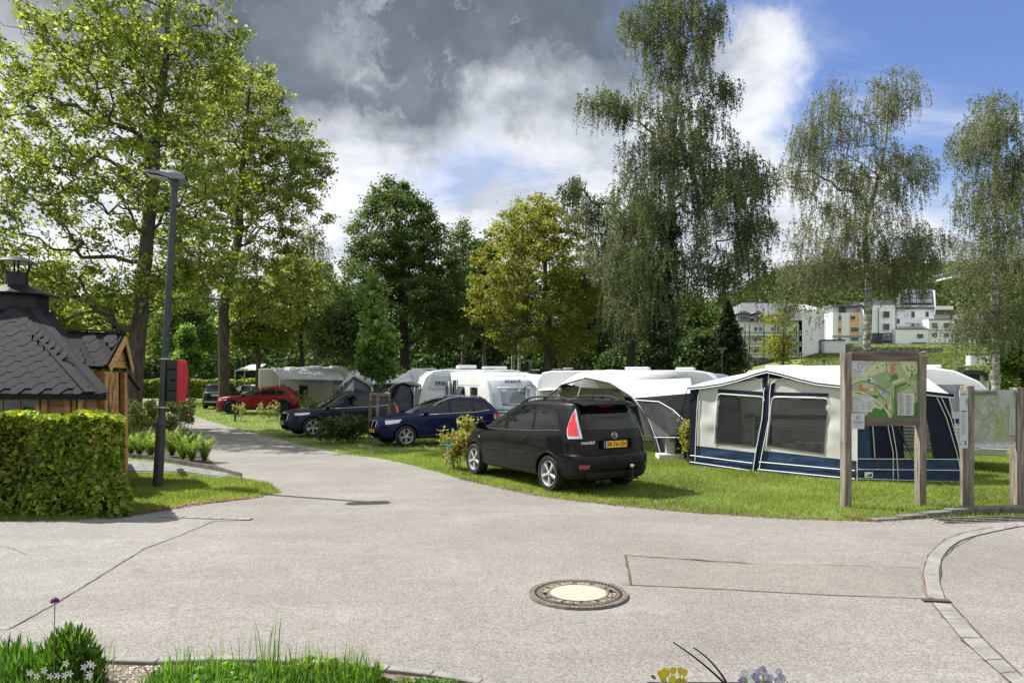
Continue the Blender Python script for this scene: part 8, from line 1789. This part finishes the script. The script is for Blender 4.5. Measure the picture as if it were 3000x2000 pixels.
for k in range(34):
    x=random.uniform(410,890); y=random.uniform(240,880); p=[(x,y)]; a=random.uniform(0,6.28)
    for _ in range(7): a+=random.uniform(-.9,.9); x=min(900,max(404,x+26*math.cos(a))); y=min(905,max(230,y+26*math.sin(a))); p.append((x,y))
    L2(random.choice(['map2_green','map2_green','map2_line']),p,random.uniform(3,9))
L2('map2_line',[(600,300),(640,360),(690,410),(690,500),(750,560),(760,640)],8); L2('line_red',[(655,385),(680,372),(700,380)],7); L2('map2_line',[(400,715),(480,720),(560,690),(640,690)],6); L2('map2_line',[(720,520),(780,470),(850,440),(880,400)],5)
S2('map_grey',[(915,425),(995,425),(990,820),(905,820)],'legend_box')
for k in range(30): y=432+k*13; S2('print_grey',[(925,y),(925+random.randint(30,58),y),(975,y+4),(925,y+4)],'printed_line')
S2('logo_red',[(915,826),(990,826),(988,838),(914,838)]); S2('paper',[(398,915),(1005,915),(1000,992),(396,992)],'legend_strip')
for x,c_ in((396,'line_blue'),(492,'line_blue'),(625,'line_teal'),(755,'line_red'),(875,'line_red')): S2(c_,[(x,925),(x+105,925),(x+105,935),(x,935)],'colour_bar'); S2('print_grey',[(x+15,950),(x+90,950),(x+90,956),(x+15,956)],'printed_line')
text('ROISVIERGES',.072,'lettering','print_text',rpn,m2(410,218,.012),(R(90),0,0),ext=.0003,align='LEFT',bold=.0012,sx=.92,world=False)
S2('print_text',[(978,196),(1000,196),(1000,204),(978,204)],'map_mark'); S2('print_text',[(978,212),(998,212),(998,220),(978,220)],'map_mark'); S2('print_text',[(978,232),(1000,232),(1000,240),(978,240)],'map_mark')
def m3p(x,y,o): return Vector((-.1925+.135*(x-115)/125,yb2-.0402-o,zt2+(zb2-zt2)*(y-150)/840))
LAY[0]=0
text('ÉISLEK',.030,'lettering','print_text',lp,m3p(140,214,.001),(R(90),0,0),ext=.0003,align='LEFT',bold=.0008,sx=.85,world=False)
def S3(m_,p,n): return shape(lp,m3p,m_,p,n)
S3('print_grey',[(215,285),(235,270),(238,300),(245,345),(232,350),(225,400),(208,405),(220,350),(205,320),(208,295)],'walker_silhouette'); S3('print_text',[(140,450),(222,448),(222,466),(140,468)],'printed_heading')
for y in list(range(482,800,14)): S3('print_grey',[(138,y),(random.randint(180,215),y),(210,y+4),(138,y+4)],'printed_line')
S3('print_text',[(135,882),(212,882),(212,886),(135,886)],'printed_line'); S3('print_text',[(192,890),(212,890),(212,945),(192,945)],'printed_block'); S3('print_grey',[(130,920),(150,920),(150,942),(130,942)],'printed_block')
# ================================================================== BUILDINGS ON THE HILLSIDE
M['render_white']=mat('render_white',(.84,.85,.85),.85,vscale=.8,col2=(.78,.785,.78)); M['render_cream']=mat('render_cream',(.78,.76,.66),.85,var=.05,vscale=1); M['render_grey']=mat('render_grey',(.055,.06,.07),.8); M['render_side']=mat('render_side',(.76,.76,.74),.85,var=.06,vscale=.5)
M['slate']=mat('slate',(.17,.18,.20),.6,vscale=3,col2=(.085,.09,.10),stretch=(1,1,4)); M['ochre']=mat('ochre',(.75,.46,.17),.8); M['green_steel']=mat('green_steel',(.02,.10,.08),.5); M['glass_rail']=mat('glass_rail',(.35,.40,.38),.2,alpha=.6); M['solar']=mat('solar',(.01,.014,.02),.12,coat=1); M['brick_brown']=mat('brick_brown',(.17,.11,.08),.9,var=.2,vscale=6); M['old_wall']=mat('old_wall',(.24,.215,.18),.95,vscale=1.5,col2=(.10,.09,.075)); M['win_white']=mat('win_white',(.72,.73,.74),.5)
Z8=lambda x,y:((2050+x/2.4758)/1.2755,(800+y/2.4758)/1.2755)
def bq(x,y,Y): a=Z8(x,y); return W(a[0],a[1],Y)
def bbox(root,name,m_,x0,y0,x1,y1,Y,depth,bev=0.,o=0.):
    a=bq(x0,y1,Y-o); b=bq(x1,y0,Y-o); return MB().box(((a.x+b.x)/2,Y-o+depth/2,(a.z+b.z)/2),(b.x-a.x,depth,b.z-a.z)).build(name,M[m_],root,bevel=bev)
def bwin(root,x0,y0,x1,y1,Y,n=2,m_='van_window'):
    f=bbox(root,'window','win_white',x0-2,y0-2,x1+2,y1+2,Y,.3,o=.12); w_=(x1-x0)/n
    for i in range(n): bbox(f,'pane',m_,x0+w_*i+1.2,y0+1,x0+w_*(i+1)-1.2,y1-1,Y,.1,o=.19)
    return f
def building(x,y,Y,name,label,cat='building'): p=bq(x,y,Y); return thing(name,Vector((p.x,Y,p.z)),label,cat)
# A apartment block
Y=112; a=building(270,690,Y,'apartment_block','cream apartment block with grey mansard roof, dormers and green steel balconies')
bbox(a,'wall','render_cream',265,345,742,720,Y,14)
gA,gB,gC,gD=bq(742,720,Y),bq(905,620,Y+24),bq(905,262,Y+24),bq(742,262,Y)
MB().prism([gA,Vector((gB.x,gB.y,gA.z)),gC,gD],(-.5,.0,0)).build('gable_wall',M['render_side'],a)
r0,r1,r2,r3=bq(262,345,Y-.6),bq(745,345,Y-.6),bq(745,222,Y+9),bq(312,215,Y+9); MB().prism([r0,r1,r2,r3],(0,6,-.2)).build('roof',M['slate'],a)
MB().prism([bq(742,262,Y-.1),bq(742,222,Y+9),bq(905,262,Y+24)],(-.6,0,0)).build('gable_top',M['render_side'],a)
bbox(a,'chimney','render_grey',572,196,594,240,Y+9,1.2)
for x0,x1 in((278,368),(392,462),(560,640)):
    dm=bbox(a,'dormer','slate',x0,290,x1,345,Y,3,o=1.2); MB().prism([bq(x0-6,292,Y-1.6),bq((x0+x1)/2,272,Y-1.6),bq(x1+6,292,Y-1.6)],(0,3.5,0)).build('dormer_roof',M['slate'],dm); bbox(dm,'window','win_white',x0+12,306,x1-18,344,Y,.2,o=1.35)
    for k in range(3): w_=(x1-x0-30)/3; bbox(dm,'pane','van_window',x0+14+k*w_,308,x0+11+(k+1)*w_,342,Y,.1,o=1.45)
bbox(a,'gutter','render_grey',262,342,745,349,Y,.4,o=.8)
for y0 in(392,472,552,632):
    for x0 in(278,300,398,432,520,560,610,680): bwin(a,x0,y0,x0+20,y0+40 if y0<632 else y0+44,Y,1)
for y0 in(448,528,608):
    b_=bbox(a,'balcony_slab','render_cream',262,y0-4,735,y0+2,Y-2.2,2.2); bbox(b_,'glass_railing','glass_rail',262,y0-28,735,y0-5,Y-2.2,.06); bbox(b_,'handrail','win_white',262,y0-31,735,y0-28,Y-2.2,.12)
for x in(268,330,362,466,548,620,705,722): bbox(a,'balcony_post','green_steel',x-2.5,372,x+2.5,690,Y-2.3,.25)
# B annex
Y=128; b=building(905,600,Y,'garage_annex','small white flat-roofed annex beside the gable of the apartment block'); bbox(b,'wall','render_side',905,486,1056,620,Y,10); bbox(b,'roof','render_grey',903,480,1058,488,Y,10.4,o=.2)
# C
Y=140; c=building(965,540,Y,'white_house','white house with ochre panels between its windows, left of the tree trunk'); bbox(c,'wall','render_white',905,345,965,545,Y+3,8); bbox(c,'wall','render_white',962,288,1186,548,Y,14); bbox(c,'attic','render_side',966,238,1175,288,Y+1.5,11); bbox(c,'roof','slate',955,230,1190,240,Y,13,o=.3)
bbox(c,'loggia','window_grey',1014,240,1060,288,Y,.3,o=-1.3); bwin(c,1080,236,1125,262,Y+1.4,1,'van_window_grey')
for x0,x1 in((1004,1029),(1089,1156)): bbox(c,'ochre_panel','ochre',x0,292,x1,456,Y,.2,o=.08)
for x0,x1,y0,y1 in((1008,1028,308,340),(1096,1130,308,338),(1006,1028,394,424),(1094,1154,392,424),(1006,1028,460,486),(1096,1154,460,488)): bwin(c,x0,y0,x1,y1,Y-.12,1 if x1-x0<30 else 3)
bbox(c,'ledge','render_grey',962,455,1186,460,Y,.3,o=.2); bbox(c,'garage_door','van_window_grey',1058,520,1112,545,Y,.2,o=.06)
# D
Y=139; e=building(1240,530,Y,'white_house','white three-storey house with a dark grey ground floor right of the tree trunk'); bbox(e,'wall','render_white',1188,232,1396,535,Y,14); bbox(e,'side_wall','render_white',1396,232,1418,525,Y+1,13); bbox(e,'base_wall','render_grey',1236,434,1393,533,Y,.4,o=.2); bbox(e,'roof','slate',1250,196,1420,234,Y+3,9)
for y0,y1 in((276,322),(366,412),(446,480),(512,530)): bwin(e,1332,y0,1378,y1,Y-.2,2)
bwin(e,1240,385,1250,405,Y,1); bwin(e,1236,446,1248,476,Y-.2,1); bbox(e,'downpipe','render_grey',1297,250,1300,530,Y,.15,o=.3)
# E
Y=141; f=building(1430,530,Y,'white_house','white house with solar panels on its steep roof and a raised terrace'); bbox(f,'wall','render_white',1430,240,1700,535,Y+1,13); rq=[bq(1424,244,Y),bq(1702,244,Y),bq(1690,118,Y+9),bq(1465,122,Y+9)]; MB().prism(rq,(0,1,-.4)).build('roof',M['slate'],f)
MB().prism([bq(1660,122,Y+8.9),bq(1700,122,Y+8.9),bq(1704,246,Y+.1),bq(1700,300,Y+.1)],(.3,.2,0)).build('gable_edge',M['render_white'],f)
for i in range(4):
    for j in range(3):
        u0,u1=.08+i*.215,.08+i*.215+.195; v0,v1=.14+j*.28,.14+j*.28+.25; n_=Vector((0,-.25,.2)); MB().prism([blend(rq,u0,v0)+n_,blend(rq,u1,v0)+n_,blend(rq,u1,v1)+n_,blend(rq,u0,v1)+n_],(0,-.05,.05)).build('solar_panel',M['solar'],f)
bwin(f,1432,330,1452,366,Y+1,1); bwin(f,1536,278,1560,322,Y+1,1); bwin(f,1640,280,1662,318,Y+1,1); bwin(f,1536,366,1558,390,Y+1,1)
t_=bbox(f,'terrace_block','render_white',1422,404,1660,535,Y-3,4); bbox(t_,'terrace_edge','render_grey',1420,400,1662,405,Y-3,.3,o=.2); bbox(t_,'glass_railing','glass_rail',1426,384,1650,400,Y-3,.08); bwin(t_,1578,440,1622,470,Y-3,2); bbox(t_,'canopy_slab','render_grey',1550,502,1650,506,Y-3,.6,o=.6)
for k in range(9): bbox(t_,'pergola_beam','win_white',1530+k*14,352,1536+k*14,360,Y-1,2)
# F
Y=140; g_=building(1660,530,Y,'white_house','white house with a brown upper storey behind its terrace, right of the solar roof'); bbox(g_,'wall','render_white',1662,336,1850,535,Y-2,14); bbox(g_,'upper_storey','brick_brown',1706,262,1836,336,Y+4,7); bbox(g_,'roof','render_side',1700,238,1840,264,Y+3,9); bbox(g_,'terrace_edge','render_grey',1660,332,1835,337,Y-2,.3,o=.2); bbox(g_,'glass_railing','glass_rail',1698,302,1812,332,Y-1.6,.08)
for x0,x1 in((1686,1724),(1772,1808)):
    for y0,y1 in((360,396),(434,462)): bwin(g_,x0,y0,x1,y1,Y-2,2)
bbox(g_,'garage_door','van_window_grey',1668,504,1742,532,Y-2,.2,o=.06); bwin(g_,1756,504,1810,530,Y-2,2); bbox(g_,'ledge','render_grey',1662,412,1850,415,Y-2,.2,o=.15)
# G + hill house
Y=146; h_=building(1860,530,Y,'white_house','white house mostly hidden by the foliage of the right birch'); bbox(h_,'wall','render_white',1854,360,2030,535,Y,12); MB().prism([bq(1845,362,Y-.5),bq(2040,362,Y-.5),bq(2020,300,Y+6),bq(1865,300,Y+6)],(0,6,-.3)).build('roof',M['slate'],h_); bwin(h_,1900,400,1930,430,Y,2); bwin(h_,1960,400,1990,430,Y,2)
Y=215; hh_=building(1840,20,Y,'hill_house','small white house with a dark roof high up in the hillside wood'); bbox(hh_,'wall','render_white',1826,4,1888,34,Y,8); bbox(hh_,'roof','slate',1820,-14,1894,5,Y,9,o=.4)
for x0,x1,l in((1395,1500,'white parked van on the terrace wall before the white houses'),):
    Y=134; vr=building(x0,533,Y,'parked_van',l,'van'); MB().prism([bq(x,y,Y) for x,y in((1395,534),(1395,520),(1402,516),(1458,515),(1474,520),(1490,526),(1500,530),(1502,534))],(0,1.9,0)).build('body',M['paint_white'],vr,bevel=.08,smooth=True); bbox(vr,'window','van_window',1462,519,1476,527,Y,.05,o=.04)
    for x in(1412,1486): p=bq(x,534,Y-.02); MB().lathe([(.32,-.1),(.32,.1)],p,14,Matrix.Rotation(R(90),3,'X')).build('wheel',M['rubber'],vr)
# retaining walls and steps
Y=128; rw=building(1060,560,Y,'retaining_wall','long grey stone retaining wall at the foot of the white houses','wall')
random.seed(8); x=1056
while x<1765:
    w_=random.uniform(26,60); bbox(rw,'stone_block','old_wall',x,533+random.uniform(0,6)+(6 if x>1600 else 0),min(x+w_-1.5,1765),572,Y,1.0,o=random.uniform(-.15,.1)); x+=w_
Y=84; ow=building(1960,660,Y,'old_wall','old pale crumbling wall on the bank at the right, behind the hiking map','wall'); x=1962
while x<2310:
    w_=random.uniform(30,70); bbox(ow,'wall_section','old_wall' if random.random()<.4 else 'render_side',x,590+random.uniform(0,8),min(x+w_-1,2312),668,Y,.8,o=random.uniform(-.1,.1)); x+=w_
bbox(ow,'coping','old_wall',1960,584,2314,592,Y,1.1,o=.15)
MB()
plk=building(1545,600,110,'wooden_plank','long wooden plank lying on the grass bank above the map board','plank'); MB().beam(bq(1535,598,110),bq(1640,572,112),.5,.25).build('board',M['old_wall'],plk)
# flat-roofed building right
Y=46; k7=lambda x,y:((2400+x/2.852)/1.2755,(1000+y/2.852)/1.2755)
def w7(x,y,Y): q=k7(x,y); return W(q[0],q[1],Y)
p=w7(920,320,Y); fb_=thing('service_building',Vector((p.x,Y,0)),'small white service building with a flat dark roof behind the two sign boards','building')
a_,b_=w7(920,250,Y),w7(1345,262,Y); MB().prism([Vector((a_.x,Y,0)),Vector((b_.x,Y,0)),Vector((b_.x,Y,b_.z)),Vector((a_.x,Y,a_.z))],(0,5,0)).build('dark_wall',M['render_grey'],fb_)
c_=w7(1420,275,Y+3); MB().prism([Vector((b_.x,Y,0)),Vector((c_.x,Y+3,0)),Vector((c_.x,Y+3,c_.z)),Vector((b_.x,Y,b_.z))],(0,2,0)).build('white_wall',M['render_white'],fb_)
MB().prism([w7(915,232,Y-.4),w7(1345,240,Y-.4),w7(1440,272,Y+3.2),w7(1300,250,Y+7),w7(915,235,Y+7)],(0,0,-.28)).build('roof',M['render_grey'],fb_); q=w7(1393,298,Y+1.7); MB().box((q.x,Y+1.5,q.z),(.5,.2,.5),.8).build('window',M['van_window_grey'],fb_)
# post-and-wire fence on the bank
Y=60; fn_=thing('wire_fence',w7(1000,200,Y),'thin wire fence with posts along the foot of the grass bank','fence')
pts_=[w7(930+k*62,205,Y) for k in range(11)]
for p in pts_: MB().beam(Vector((p.x,Y,Hz(p.x,Y))),Vector((p.x,Y,Hz(p.x,Y)+1.2)),.08,.08).build('fence_post',M['stake'],fn_)
for z in(.5,.8,1.1): MB().tube([Vector((p.x,Y,Hz(p.x,Y)+z)) for p in pts_],.012,4).build('wire',M['steel'],fn_)
